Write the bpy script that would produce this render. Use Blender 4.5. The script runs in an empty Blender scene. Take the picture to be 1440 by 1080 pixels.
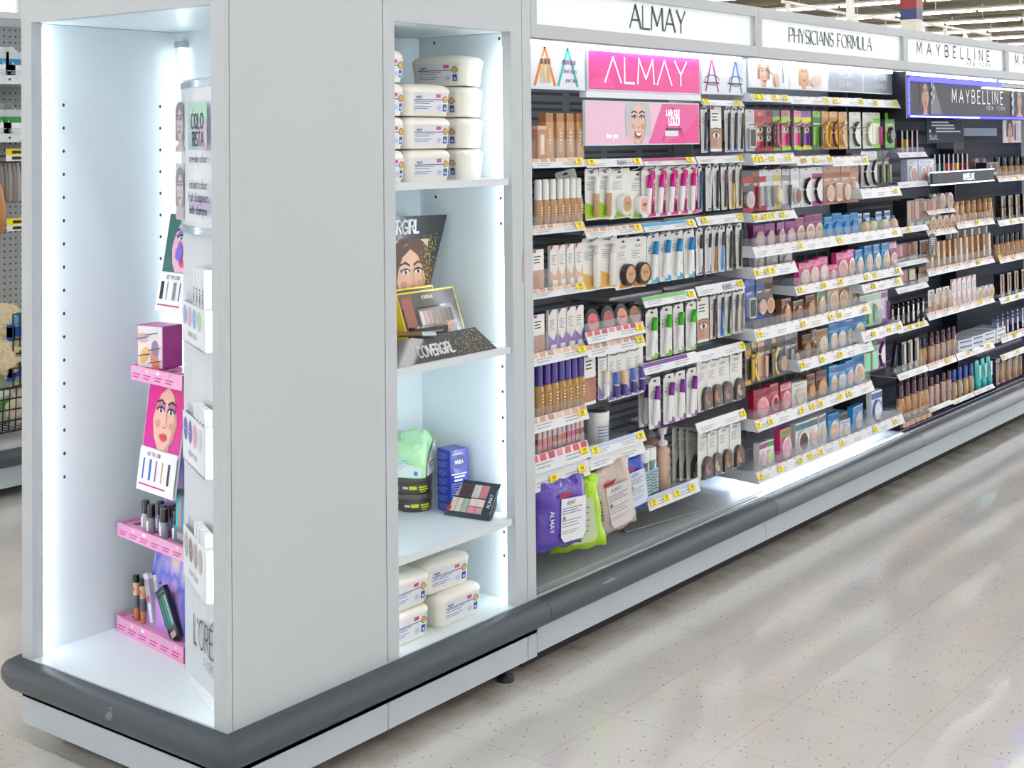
import bpy, bmesh, math, random
from mathutils import Matrix, Vector
random.seed(7)
R = math.radians
scn = bpy.context.scene
COL = scn.collection

# ---------------------------------------------------------------- camera
CAM_F, CAM_CX, CAM_CY = 1969.65, 720.0, 151.38
CAM_C = Vector((-1.8645, -2.1715, 1.354))
_a, _p, _r = R(37.7342), R(1.4017), R(-.5902)
_F = Vector((math.cos(_a), math.sin(_a), 0)); _Rt = Vector((math.sin(_a), -math.cos(_a), 0)); _U = Vector((0, 0, 1))
_F2 = _F*math.cos(_p)+_U*math.sin(_p); _U2 = _U*math.cos(_p)-_F*math.sin(_p)
_R3 = _Rt*math.cos(_r)+_U2*math.sin(_r); _U3 = _U2*math.cos(_r)-_Rt*math.sin(_r)
cd = bpy.data.cameras.new('camera'); cam = bpy.data.objects.new('camera', cd); COL.objects.link(cam)
cam.matrix_world = Matrix(((_R3.x, _U3.x, -_F2.x, CAM_C.x), (_R3.y, _U3.y, -_F2.y, CAM_C.y), (_R3.z, _U3.z, -_F2.z, CAM_C.z), (0, 0, 0, 1)))
cd.sensor_width = 36; cd.lens = CAM_F/1440*36; cd.shift_x = 0; cd.shift_y = -(540-CAM_CY)/1440
cd.clip_end = 300
scn.camera = cam
scn.cycles.max_bounces = 7; scn.cycles.diffuse_bounces = 3; scn.cycles.glossy_bounces = 3; scn.cycles.transparent_max_bounces = 24
scn.cycles.caustics_reflective = False; scn.cycles.caustics_refractive = False
def P(u, v, x=None, y=None, z=None):
    """the point on a world plane that is seen at photo position u, v"""
    d = _F2+_R3*((u-CAM_CX)/CAM_F)-_U3*((v-CAM_CY)/CAM_F)
    for i, k in enumerate((x, y, z)):
        if k is not None: t = (k-CAM_C[i])/d[i]
    return CAM_C+d*t

# ---------------------------------------------------------------- world and exposure
w = bpy.data.worlds.new('store_ambient'); scn.world = w; w.use_nodes = True
bg = w.node_tree.nodes['Background']; bg.inputs[0].default_value = (.92, .96, 1, 1); bg.inputs[1].default_value = 1.4
scn.view_settings.view_transform = 'Standard'; scn.view_settings.look = 'None'
scn.view_settings.exposure = 0.0; scn.view_settings.gamma = 1.0; scn.view_settings.use_curve_mapping = False
TUBE_E = 23.0      # ceiling tubes
LED_E = 15.0        # strips in the lit recesses
SIGN_E = .16       # lit sign panels

# ---------------------------------------------------------------- materials
def lin(h):
    if isinstance(h, str):
        h = h.lstrip('#'); c = [int(h[i:i+2], 16)/255 for i in (0, 2, 4)]
    else: c = h
    return tuple(((x+.055)/1.055)**2.4 if x > .04045 else x/12.92 for x in c)
_mats = {}
def M(col, rough=.45, metal=0, alpha=1, emit=0, kind=None, coat=0):
    key = (col, rough, metal, alpha, emit, kind, coat)
    if key in _mats: return _mats[key]
    m = bpy.data.materials.new('%s_%s' % (kind or 'plain', col.lstrip('#'))); m.use_nodes = True
    n = m.node_tree.nodes; l = m.node_tree.links; b = n['Principled BSDF']; c = lin(col)
    b.inputs['Base Color'].default_value = (*c, 1); b.inputs['Roughness'].default_value = rough
    b.inputs['Metallic'].default_value = metal; b.inputs['Alpha'].default_value = alpha
    b.inputs['Coat Weight'].default_value = coat
    if emit:
        b.inputs['Emission Color'].default_value = (*c, 1); b.inputs['Emission Strength'].default_value = emit
    def tc(scale=1):
        t = n.new('ShaderNodeTexCoord'); mp = n.new('ShaderNodeMapping'); l.new(t.outputs['Object'], mp.inputs[0])
        mp.inputs['Scale'].default_value = scale if isinstance(scale, tuple) else (scale,)*3
        return mp.outputs[0]
    def noise(s, det=2, vec=None):
        q = n.new('ShaderNodeTexNoise'); q.inputs['Scale'].default_value = s; q.inputs['Detail'].default_value = det
        l.new(vec or tc(), q.inputs['Vector']); return q.outputs['Fac']
    def ramp(src, stops):
        r_ = n.new('ShaderNodeValToRGB'); l.new(src, r_.inputs[0]); e = r_.color_ramp.elements
        while len(e) < len(stops): e.new(.5)
        for i, (p, q) in enumerate(stops): e[i].position = p; e[i].color = (*lin(q), 1)
        return r_.outputs[0]
    def bump(src, s, d=.002):
        q = n.new('ShaderNodeBump'); q.inputs['Strength'].default_value = s; q.inputs['Distance'].default_value = d
        l.new(src, q.inputs['Height']); l.new(q.outputs[0], b.inputs['Normal'])
    def mul(a_, b_, fac=1):
        q = n.new('ShaderNodeMix'); q.data_type = 'RGBA'; q.blend_type = 'MULTIPLY'; q.inputs[0].default_value = fac
        l.new(a_, q.inputs[6]); l.new(b_, q.inputs[7]); return q.outputs[2]
    if kind == 'laminate':
        l.new(ramp(noise(6, 3), [(.3, col), (.7, col)]), b.inputs['Base Color']); bump(noise(350, 1), .05, .0005)
    if kind == 'vct':
        # speckled vinyl tiles, 12 inch joints
        v = tc((1, 1, 1))
        sp = n.new('ShaderNodeTexVoronoi'); sp.feature = 'F1'; sp.inputs['Scale'].default_value = 1; sp.inputs['Randomness'].default_value = 1
        mp2 = n.new('ShaderNodeMapping'); mp2.inputs['Scale'].default_value = (34, 60, 40); mp2.inputs['Rotation'].default_value = (0, 0, .5)
        l.new(v, mp2.inputs[0]); l.new(mp2.outputs[0], sp.inputs['Vector'])
        fl = ramp(sp.outputs['Distance'], [(.0, '7d6f62'), (.09, '8a7c6f'), (.14, 'ffffff'), (1, 'ffffff')])
        msk = ramp(noise(5, 2, v), [(.42, '000000'), (.6, 'ffffff')])
        base = ramp(noise(3, 4, v), [(.3, 'e3e0db'), (.7, 'ebe8e4')])
        br = n.new('ShaderNodeTexBrick'); br.offset = 0; br.inputs['Scale'].default_value = 1; br.inputs['Brick Width'].default_value = .3048; br.inputs['Row Height'].default_value = .3048
        br.inputs['Mortar Size'].default_value = .0012; br.inputs['Color1'].default_value = (1, 1, 1, 1); br.inputs['Color2'].default_value = (.985, .985, .985, 1); br.inputs['Mortar'].default_value = (.78, .76, .74, 1)
        l.new(v, br.inputs['Vector'])
        c1 = mul(base, fl, .8); c2 = mul(c1, br.outputs['Color'])
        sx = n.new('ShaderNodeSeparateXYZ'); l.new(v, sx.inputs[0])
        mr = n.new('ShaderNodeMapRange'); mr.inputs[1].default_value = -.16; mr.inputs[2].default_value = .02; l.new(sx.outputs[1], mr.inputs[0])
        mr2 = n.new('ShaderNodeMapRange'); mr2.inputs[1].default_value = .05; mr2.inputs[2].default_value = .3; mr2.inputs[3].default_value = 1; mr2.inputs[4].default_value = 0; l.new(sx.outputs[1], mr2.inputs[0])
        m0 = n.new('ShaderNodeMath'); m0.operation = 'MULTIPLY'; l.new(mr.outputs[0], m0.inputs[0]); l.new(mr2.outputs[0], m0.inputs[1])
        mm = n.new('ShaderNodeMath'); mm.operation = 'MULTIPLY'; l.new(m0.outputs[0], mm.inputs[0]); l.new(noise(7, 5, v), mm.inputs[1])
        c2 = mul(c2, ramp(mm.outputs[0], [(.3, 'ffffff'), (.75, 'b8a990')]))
        l.new(c2, b.inputs['Base Color'])
        l.new(ramp(noise(1.3, 3, v), [(.3, '282828'), (.7, '3c3c3c')]), b.inputs['Roughness'])
        bump(noise(6, 4, v), .22, .006)
        b.inputs['Coat Weight'].default_value = .6; b.inputs['Coat Roughness'].default_value = .13
    if kind == 'deckroof':
        wv = n.new('ShaderNodeTexWave'); wv.inputs['Scale'].default_value = 2.2; wv.inputs['Distortion'].default_value = .3; wv.bands_direction = 'Y'
        l.new(tc(), wv.inputs[0]); c1 = ramp(wv.outputs['Fac'], [(0, '5a5240'), (1, '7c7058')])
        l.new(mul(c1, ramp(noise(.8, 4), [(.3, 'b0a590'), (.7, 'ffffff')])), b.inputs['Base Color']); bump(wv.outputs['Fac'], .6, .05)
    if kind == 'pegboard':
        ch = n.new('ShaderNodeTexVoronoi'); ch.feature = 'F1'; ch.inputs['Randomness'].default_value = 0; ch.inputs['Scale'].default_value = 1
        mp2 = tc((38, 1, 38)); mp3 = n.new('ShaderNodeMapping'); mp3.inputs['Scale'].default_value = (1, 0, 1); l.new(mp2, mp3.inputs[0]); l.new(mp3.outputs[0], ch.inputs['Vector'])
        l.new(ramp(ch.outputs['Distance'], [(.0, '1c1a18'), (.14, '2a2826'), (.17, col), (1, col)]), b.inputs['Base Color'])
    if kind == 'holo':
        wv = noise(7, 2, tc((1, 1.6, .7)))
        l.new(ramp(wv, [(.25, 'd88ad8'), (.42, 'b79ae8'), (.5, '5f6fd8'), (.58, 'c9b4ea'), (.66, 'ecd8c0'), (.8, 'f0a8d8')]), b.inputs['Base Color'])
    if kind == 'glitter':
        sp = n.new('ShaderNodeTexVoronoi'); sp.inputs['Scale'].default_value = 380; l.new(tc(), sp.inputs['Vector'])
        l.new(ramp(sp.outputs['Color'], [(.45, '33302a'), (.55, col)]), b.inputs['Base Color'])
    if kind == 'fluff':
        l.new(ramp(noise(60, 4), [(.3, col), (.7, 'fff2d2' if col[0] in 'de' else '6cc8ee')]), b.inputs['Base Color']); bump(noise(160, 3), .8, .01)
    if kind == 'foil':
        bump(noise(45, 3), .7, .006)
    if kind == 'powder':
        l.new(ramp(noise(50, 3), [(.3, col), (.7, '%02x%02x%02x' % tuple(min(255, int(int(col.lstrip('#')[i:i+2], 16)*1.15)) for i in (0, 2, 4)))]), b.inputs['Base Color'])
    if kind == 'scuff':
        l.new(ramp(noise(14, 5, tc((.3, 1, 2))), [(.0, col), (.68, col), (.72, '7a7f84')]), b.inputs['Base Color'])
    _mats[key] = m
    return m
WHITE = 'f4f5f6'
PANEL = M('c6ccd0', .5, kind='laminate')
INNER = M('e8f3f6', .35)
BUMP = M('464f55', .42, kind='scuff')
CLEAR = M('e8eef8', .08, alpha=.12)
CLEAR2 = M('eef3fa', .1, alpha=.16)
CHROME = M('c8ccd2', .2, 1)
STEEL = M('cfd3d8', .3, .6)
BLACK = M('151517', .3)
INK = M('2a2c30', .5)
GREY = M('8e9296', .5)
LED = M('eef6ff', .5, emit=LED_E)
YEL = M('ffe600', .5)
CARDW = M('f3f2ee', .4)
RAIL = M('e4e6ea', .3)
PRINT = M('a7abb5', .6)

# ---------------------------------------------------------------- strokes of the alphabet
def arc(cx, cz, rx, rz, a0, a1, n=8):
    return [(cx+rx*math.cos(R(a0+(a1-a0)*i/n)), cz+rz*math.sin(R(a0+(a1-a0)*i/n))) for i in range(n+1)]
G = {
'A': (.74, [[(0, 0), (.37, 1), (.74, 0)], [(.13, .34), (.61, .34)]]), '^': (.74, [[(0, 0), (.37, 1), (.74, 0)]]),
'B': (.58, [[(0, 0), (0, 1), (.32, 1)]+arc(.32, .76, .22, .24, 90, -90)+[(0, .52)], [(.3, .52)]+arc(.32, .26, .26, .26, 90, -90)+[(0, 0)]]),
'C': (.68, [arc(.38, .5, .38, .5, 50, 310, 14)]), 'D': (.66, [[(0, 0), (0, 1), (.22, 1)]+arc(.22, .5, .42, .5, 90, -90, 12)+[(0, 0)]]),
'E': (.5, [[(.5, 0), (0, 0), (0, 1), (.5, 1)], [(0, .52), (.42, .52)]]), 'F': (.48, [[(0, 0), (0, 1), (.48, 1)], [(0, .52), (.4, .52)]]),
'G': (.72, [arc(.38, .5, .38, .5, 50, 350, 14)+[(.42, .44)]]), 'H': (.62, [[(0, 0), (0, 1)], [(.62, 0), (.62, 1)], [(0, .52), (.62, .52)]]),
'I': (.02, [[(.01, 0), (.01, 1)]]), 'J': (.4, [[(.4, 1), (.4, .2)]+arc(.2, .2, .2, .2, 0, -170, 6)]), 'K': (.58, [[(0, 0), (0, 1)], [(.55, 1), (0, .45)], [(.18, .6), (.58, 0)]]),
'L': (.46, [[(0, 1), (0, 0), (.46, 0)]]), 'M': (.8, [[(0, 0), (.06, 1), (.4, .2), (.74, 1), (.8, 0)]]), 'N': (.64, [[(0, 0), (0, 1), (.64, 0), (.64, 1)]]),
'O': (.78, [arc(.39, .5, .39, .5, 0, 360, 18)]), 'P': (.54, [[(0, 0), (0, 1), (.3, 1)]+arc(.3, .74, .24, .26, 90, -90)+[(0, .48)]]),
'Q': (.78, [arc(.39, .5, .39, .5, 0, 360, 18), [(.5, .25), (.78, -.08)]]), 'R': (.56, [[(0, 0), (0, 1), (.3, 1)]+arc(.3, .75, .23, .25, 90, -90)+[(0, .5)], [(.26, .5), (.56, 0)]]),
'S': (.52, [arc(.27, .75, .25, .25, 40, 270, 10)+arc(.27, .25, .25, .25, 90, -140, 10)]), 'T': (.6, [[(0, 1), (.6, 1)], [(.3, 1), (.3, 0)]]),
'U': (.62, [[(0, 1), (0, .3)]+arc(.31, .3, .31, .3, 180, 360, 8)+[(.62, 1)]]), 'V': (.66, [[(0, 1), (.33, 0), (.66, 1)]]), 'W': (.9, [[(0, 1), (.22, 0), (.45, .9), (.68, 0), (.9, 1)]]),
'X': (.6, [[(0, 0), (.6, 1)], [(0, 1), (.6, 0)]]), 'Y': (.62, [[(0, 1), (.31, .45), (.62, 1)], [(.31, .45), (.31, 0)]]), 'Z': (.56, [[(0, 1), (.56, 1), (0, 0), (.56, 0)]]),
'!': (.04, [[(.02, 1), (.02, .28)], [(.02, .1), (.02, 0)]]), "'": (.06, [[(.04, 1), (.02, .78)]]), '.': (.04, [[(.02, .08), (.02, 0)]]), '$': (.52, [arc(.27, .7, .22, .2, 40, 270, 8)+arc(.27, .3, .22, .2, 90, -140, 8), [(.27, 1.05), (.27, -.05)]]),
'0': (.5, [arc(.25, .5, .25, .5, 0, 360, 14)]), '1': (.2, [[(0, .8), (.16, 1), (.16, 0)]]), '2': (.5, [arc(.25, .74, .25, .26, 160, -40, 8)+[(0, 0), (.5, 0)]]), '3': (.5, [arc(.24, .75, .22, .25, 140, -90, 8)+arc(.24, .25, .26, .25, 90, -140, 8)]),
'4': (.5, [[(.4, 0), (.4, 1), (0, .3), (.52, .3)]]), '5': (.5, [[(.45, 1), (.06, 1), (.04, .58)]+arc(.24, .32, .26, .32, 90, -140, 8)]), '6': (.5, [[(.4, 1)]+arc(.25, .3, .25, .3, 150, 510, 12)]),
'7': (.5, [[(0, 1), (.5, 1), (.18, 0)]]), '8': (.5, [arc(.25, .76, .2, .24, 0, 360, 12), arc(.25, .26, .25, .26, 0, 360, 12)]), '9': (.5, [arc(.25, .7, .25, .3, 0, 360, 12), [(.5, .7), (.3, 0)]]),
'a': (.44, [arc(.2, .26, .2, .26, 20, 340, 10), [(.42, .54), (.42, 0)]]), 'e': (.44, [[(.02, .27), (.42, .27)]+arc(.22, .27, .2, .26, 0, 310, 10)]), 'o': (.44, [arc(.22, .27, .21, .27, 0, 360, 10)]),
'u': (.4, [[(0, .54), (0, .2)]+arc(.2, .2, .2, .2, 180, 360, 6)+[(.4, .54)], [(.4, .2), (.4, 0)]]), 'd': (.44, [arc(.2, .26, .2, .26, 20, 340, 10), [(.42, 1), (.42, 0)]]), 'n': (.4, [[(0, 0), (0, .54)], arc(.2, .32, .2, .22, 170, 0, 6)+[(.4, 0)]]),
's': (.34, [arc(.17, .4, .15, .14, 40, 270, 6)+arc(.17, .13, .16, .13, 90, -140, 6)]), 'k': (.4, [[(0, 0), (0, 1)], [(.36, .56), (0, .22)], [(.12, .32), (.4, 0)]]), 'm': (.7, [[(0, 0), (0, .54)], arc(.17, .32, .17, .22, 170, 0, 6)+[(.34, 0)], arc(.52, .32, .17, .22, 170, 0, 6)+[(.69, 0)]]),
'p': (.44, [arc(.22, .27, .2, .27, 0, 360, 10), [(0, .54), (0, -.36)]]), 't': (.3, [[(.14, .85), (.14, .1), (.28, 0)], [(0, .54), (.3, .54)]]), 'h': (.4, [[(0, 0), (0, 1)], arc(.2, .32, .2, .22, 170, 0, 6)+[(.4, 0)]]), 'l': (.04, [[(.02, 1), (.02, 0)]]),
'v': (.4, [[(0, .54), (.2, 0), (.4, .54)]]), 'y': (.4, [[(0, .54), (.2, 0)], [(.4, .54), (.1, -.36)]]), 'r': (.28, [[(0, 0), (0, .54)], arc(.16, .34, .16, .2, 170, 50, 4)]), 'i': (.04, [[(.02, .54), (.02, 0)], [(.02, .74), (.02, .8)]]), 'c': (.38, [arc(.2, .27, .2, .27, 50, 310, 8)]),
'w': (.56, [[(0, .54), (.14, 0), (.28, .5), (.42, 0), (.56, .54)]]), 'g': (.44, [arc(.22, .27, .2, .27, 0, 360, 10), [(.43, .54), (.43, -.2), (.2, -.36), (.02, -.25)]]), 'f': (.3, [[(.3, .98), (.14, .9), (.12, 0)], [(0, .54), (.28, .54)]]), 'b': (.44, [arc(.22, .27, .2, .27, 0, 360, 10), [(0, 1), (0, 0)]]),
'-': (.3, [[(0, .3), (.3, .3)]]), 'q': (.44, [arc(.22, .27, .2, .27, 0, 360, 10), [(.43, .54), (.43, -.36)]]),
}

# ---------------------------------------------------------------- mesh collector
class MB:
    def __init__(s): s.v = []; s.f = []; s.mi = []; s.ms = []; s.M = Matrix.Identity(4); s.sm = []
    def mat(s, m):
        if m not in s.ms: s.ms.append(m)
        return s.ms.index(m)
    def add(s, vs, fs, m, smooth=False):
        o = len(s.v); k = s.mat(m)
        s.v += [tuple(s.M @ Vector(p)) for p in vs]
        for f in fs: s.f.append(tuple(o+i for i in f)); s.mi.append(k); s.sm.append(smooth)
    def box(s, x0, x1, y0, y1, z0, z1, m):
        s.add([(x0, y0, z0), (x1, y0, z0), (x1, y1, z0), (x0, y1, z0), (x0, y0, z1), (x1, y0, z1), (x1, y1, z1), (x0, y1, z1)],
              [(0, 1, 5, 4), (1, 2, 6, 5), (2, 3, 7, 6), (3, 0, 4, 7), (4, 5, 6, 7), (3, 2, 1, 0)], m)
    def poly(s, pts, m): s.add(pts, [tuple(range(len(pts)))], m)
    clip = None
    def flat(s, pts, y, m):
        if s.clip:
            cx0, cz0, cx1, cz1 = s.clip
            for ax, lim, sg in ((0, cx0, 1), (0, cx1, -1), (1, cz0, 1), (1, cz1, -1)):
                out = []
                for i, p in enumerate(pts):
                    q = pts[i-1]; dp, dq = sg*(p[ax]-lim), sg*(q[ax]-lim)
                    if (dp >= 0) != (dq >= 0): k = dq/(dq-dp); out.append((q[0]+(p[0]-q[0])*k, q[1]+(p[1]-q[1])*k))
                    if dp >= 0: out.append(p)
                pts = out
                if len(pts) < 3: return
        s.poly([(a, y, b) for a, b in pts], m)
    def rect(s, x0, z0, x1, z1, y, m): s.flat([(x0, z0), (x1, z0), (x1, z1), (x0, z1)], y, m)
    def ell(s, cx, cz, rx, rz, y, m, n=16, rot=0):
        c, q = math.cos(R(rot)), math.sin(R(rot))
        pts = []
        for i in range(n):
            a = 2*math.pi*i/n; ex, ez = rx*math.cos(a), rz*math.sin(a); pts.append((cx+ex*c-ez*q, cz+ex*q+ez*c))
        s.flat(pts, y, m)
    def plate(s, pts, y0, y1, m):
        n = len(pts); s.add([(a, y0, b) for a, b in pts]+[(a, y1, b) for a, b in pts],
              [tuple(range(n)), tuple(range(2*n-1, n-1, -1))]+[(i, (i+1) % n, n+(i+1) % n, n+i) for i in range(n)], m)
    def slab(s, pts, z0, z1, m):
        n = len(pts); s.add([(a, b, z0) for a, b in pts]+[(a, b, z1) for a, b in pts],
              [tuple(range(n)), tuple(range(2*n-1, n-1, -1))]+[(i, (i+1) % n, n+(i+1) % n, n+i) for i in range(n)], m)
    def ring(s, loops, m, cap=True, smooth=True):
        n = len(loops[0]); vs = [p for lp in loops for p in lp]; fs = []
        for k in range(len(loops)-1):
            for i in range(n): fs.append((k*n+i, k*n+(i+1) % n, (k+1)*n+(i+1) % n, (k+1)*n+i))
        s.add(vs, fs, m, smooth)
        if cap: s.poly(loops[0][::-1], m); s.poly(loops[-1], m)
    def lathe(s, cx, cy, prof, m, n=14, sx=1, sy=1):
        s.ring([[(cx+r*sx*math.cos(2*math.pi*i/n), cy+r*sy*math.sin(2*math.pi*i/n), z) for i in range(n)] for r, z in prof], m)
    def ycyl(s, cx, cz, rx, rz, y0, y1, m, n=20):
        s.ring([[(cx+rx*math.cos(2*math.pi*i/n), y, cz+rz*math.sin(2*math.pi*i/n)) for i in range(n)] for y in (y0, y1)], m)
    def tube(s, path, r, m, n=6):
        loops = []
        for k, p in enumerate(path):
            p = Vector(p); a = Vector(path[max(0, k-1)]); b = Vector(path[min(len(path)-1, k+1)]); d = (b-a).normalized()
            q = d.cross(Vector((0, 0, 1))); q = d.cross(Vector((1, 0, 0))) if q.length < .1 else q; q.normalize(); t = d.cross(q)
            loops.append([tuple(p+(q*math.cos(2*math.pi*i/n)+t*math.sin(2*math.pi*i/n))*r) for i in range(n)])
        s.ring(loops, m)
    def rr(s, x0, z0, x1, z1, r, n=4):
        pts = []
        for cx, cz, a in ((x1-r, z0+r, -90), (x1-r, z1-r, 0), (x0+r, z1-r, 90), (x0+r, z0+r, 180)): pts += arc(cx, cz, r, r, a, a+90, n)
        return pts
    def stroke(s, pts, t, y, m, thick=None):
        for (x0, z0), (x1, z1) in zip(pts, pts[1:]):
            dx, dz = x1-x0, z1-z0; L = math.hypot(dx, dz)
            if L < 1e-7: continue
            tt = t
            if thick and ((dx*dz < 0 and abs(dz) > abs(dx)*.5) or (abs(dx) < .1*abs(dz) and thick < 0)): tt = t*abs(thick)
            nx, nz = -dz/L*tt/2, dx/L*tt/2; ex, ez = dx/L*t*.3, dz/L*t*.3
            s.flat([(x0-ex+nx, z0-ez+nz), (x0-ex-nx, z0-ez-nz), (x1+ex-nx, z1+ez-nz), (x1+ex+nx, z1+ez+nz)], y, m)
    def text(s, tx, x, z, h, y, m, t=.12, wx=.8, sp=.22, al='c', slant=0, thick=None):
        ws = [(.35 if c == ' ' else G[c][0]) for c in tx]; tot = (sum(ws)+sp*(len(tx)-1))*h*wx
        cx = x-(tot/2 if al == 'c' else 0)
        for c, w_ in zip(tx, ws):
            if c != ' ':
                for pl in G[c][1]: s.stroke([(cx+(a*wx+slant*b)*h, z+b*h) for a, b in pl], t*h, y, m, thick)
            cx += (w_+sp)*h*wx
        return tot
    def lines(s, x0, z1, w_, n, dz, y, m, th=.35):
        for i in range(n): s.rect(x0, z1-dz*i-dz*th, x0+w_*(1, .8, .93, .62)[i % 4], z1-dz*i, y, m)
    def build(s, name, parent=None, mats=None):
        me = bpy.data.meshes.new(name); me.from_pydata(s.v, [], s.f)
        for m in s.ms: me.materials.append(m)
        me.polygons.foreach_set('material_index', s.mi); me.polygons.foreach_set('use_smooth', s.sm); me.update()
        bm = bmesh.new(); bm.from_mesh(me); bmesh.ops.recalc_face_normals(bm, faces=bm.faces); bm.to_mesh(me); bm.free()
        o = bpy.data.objects.new(name, me); COL.objects.link(o); o.parent = parent
        return o

def tag(o, label, cat, group=None, kind=None):
    o['label'] = label; o['category'] = cat
    if group: o['group'] = group
    if kind: o['kind'] = kind
    return o
def thing(name, label=None, cat=None, group=None):
    o = bpy.data.objects.new(name, None); o.empty_display_size = .02; COL.objects.link(o)
    if label: tag(o, label, cat, group)
    return o
def struct(mb, name):
    o = mb.build(name); o['kind'] = 'structure'; return o
KIDS = {}
def dup(root):
    def cp(o, par):
        c = o.copy(); COL.objects.link(c); c.parent = par
        for ch in list(o.children): cp(ch, c)
        return c
    return cp(root, None)
PROTO = {}
CAT = {}
def put(kind, loc, label, group=None, rot=0, tiltx=0, tilty=0, **kw):
    key = (kind,)+tuple(sorted(kw.items()))
    if key not in PROTO:
        PROTO[key] = o = KINDS[kind](**kw)
    else: o = dup(PROTO[key])
    o.matrix_world = Matrix.Translation(Vector(loc)) @ Matrix.Rotation(R(rot), 4, 'Z') @ Matrix.Rotation(R(tiltx), 4, 'X') @ Matrix.Rotation(R(tilty), 4, 'Y')
    tag(o, label, CAT[kind], group)
    if not group and 'group' in o: del o['group']
    return o
ORD = ['leftmost', 'second from left', 'third from left', 'fourth from left', 'fifth from left', 'sixth from left', 'seventh from left', 'eighth from left', 'ninth from left', 'tenth from left', 'eleventh from left', 'twelfth from left']
def row(items, us, v, y, where, group, uref=None, rot=0, jit=0, tiltx=0):
    """items: list of (kind, kw, description); placed side by side at the photo columns us on plane y; v is the foot line at uref"""
    z = P(uref if uref else us[0], v, y=y).z; n = len(us)
    for i, u in enumerate(us):
        k, kw, d = items[i % len(items)]
        x = P(u, v, y=y).x
        o = 'rightmost' if (i == n-1 and n > 2) else ORD[i]
        if n == 1: lab = '%s %s' % (d, where)
        else: lab = '%s, %s %s' % (d, o, where)
        put(k, (x, y, z), lab, group, rot=rot+random.uniform(-jit, jit), tiltx=tiltx, **kw)
    return z

# ================================================================ ROOM
m = MB(); m.box(-25, 75, -25, 48, -.05, 0, M('d5d0ca', .3, kind='vct')); struct(m, 'floor')
m = MB(); CZ = 5.9
m.box(-25, 75, -25, 48, CZ, CZ+.1, M('8f826a', .8, kind='deckroof'))
for i in range(15): m.box(-25, 75, -24+5*i, -23.85+5*i, CZ-.35, CZ, M('6a6250', .7))
for i in range(34):
    x = -22+2.9*i; m.box(x, x+.07, -25, 48, CZ-.22, CZ-.12, M('8a8068', .7))
struct(m, 'ceiling')
TUBE = M('fdfcfb', .5, emit=TUBE_E); HOUS = M('e8e6e0', .5)
ORD0 = ['first', 'second', 'third', 'fourth', 'fifth', 'sixth', 'seventh', 'eighth', 'ninth', 'tenth']
rx = 38.5-4*13
rows_x = [rx+4*i for i in range(22)]
for i, x in enumerate(rows_x):
    t = thing('ceiling_light_row', ('line of fluorescent tubes on the far ceiling, %s from the top of the photo' % ORD0[int((x-38)/4)] if x > 36 else 'long line of white fluorescent tubes overhead, seen only as reflections in the floor'), 'ceiling light', 'fluorescent light rows')
    a = MB(); b = MB()
    near = x < 33; sg = 9.84 if near else 2.46
    for k in range(7 if near else 27):
        y0 = -20+sg*k
        a.box(x-.12, x+.12, y0, y0+sg-.02, 5.06, 5.12, HOUS)
        b.box(x-.045, x+.045, y0+.04, y0+sg-.08, 5.0, 5.055, TUBE)
        a.box(x-.01, x+.01, y0+1.2, y0+1.22, 5.12, CZ-.3, HOUS)
    a.build('housing', t); b.build('tubes', t)
# painted column far behind
p = P(1281, 20, z=4.6); p = CAM_C+(p-CAM_C)*(30/((p-CAM_C).length)); cx, cy = p.x, p.y
t = thing('building_column', 'tall white column with red and blue bands rising behind the lit signs', 'column')
wz = lambda v, u=1281: P(u, v, y=cy).z
a = MB(); cr = .16
for i in range(6):
    a.box(cx-cr+i*.055, cx-cr+.045+i*.055, cy-cr-.02, cy-cr-.001, 0, wz(28), M('d9d5cb', .5))
a.box(cx-cr, cx+cr, cy-cr, cy+cr, 0, wz(28), M('cfcbc0', .5)); a.build('shaft', t)
a = MB(); a.box(cx-cr-.02, cx+cr+.02, cy-cr-.03, cy+cr, wz(28), wz(13), M('1f3566', .5)); a.build('blue_band', t)
a = MB(); a.box(cx-cr-.02, cx+cr+.02, cy-cr-.03, cy+cr, wz(13), wz(-6), M('8e1d22', .5)); a.build('red_band', t)
a = MB(); a.box(cx-cr, cx+cr, cy-cr, cy+cr, wz(-6), CZ-.35, M('d9d5cb', .5)); a.build('upper_shaft', t)
# thin post
p = P(1196, 20, z=3.6); p = CAM_C+(p-CAM_C)*(16/((p-CAM_C).length))
a = MB(); a.box(p.x-.035, p.x+.035, p.y-.035, p.y+.035, 0, CZ-.35, M('e3e2dc', .5)); tag(a.build('steel_post'), 'slim white post standing behind the second lit sign from the left', 'post')
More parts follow.
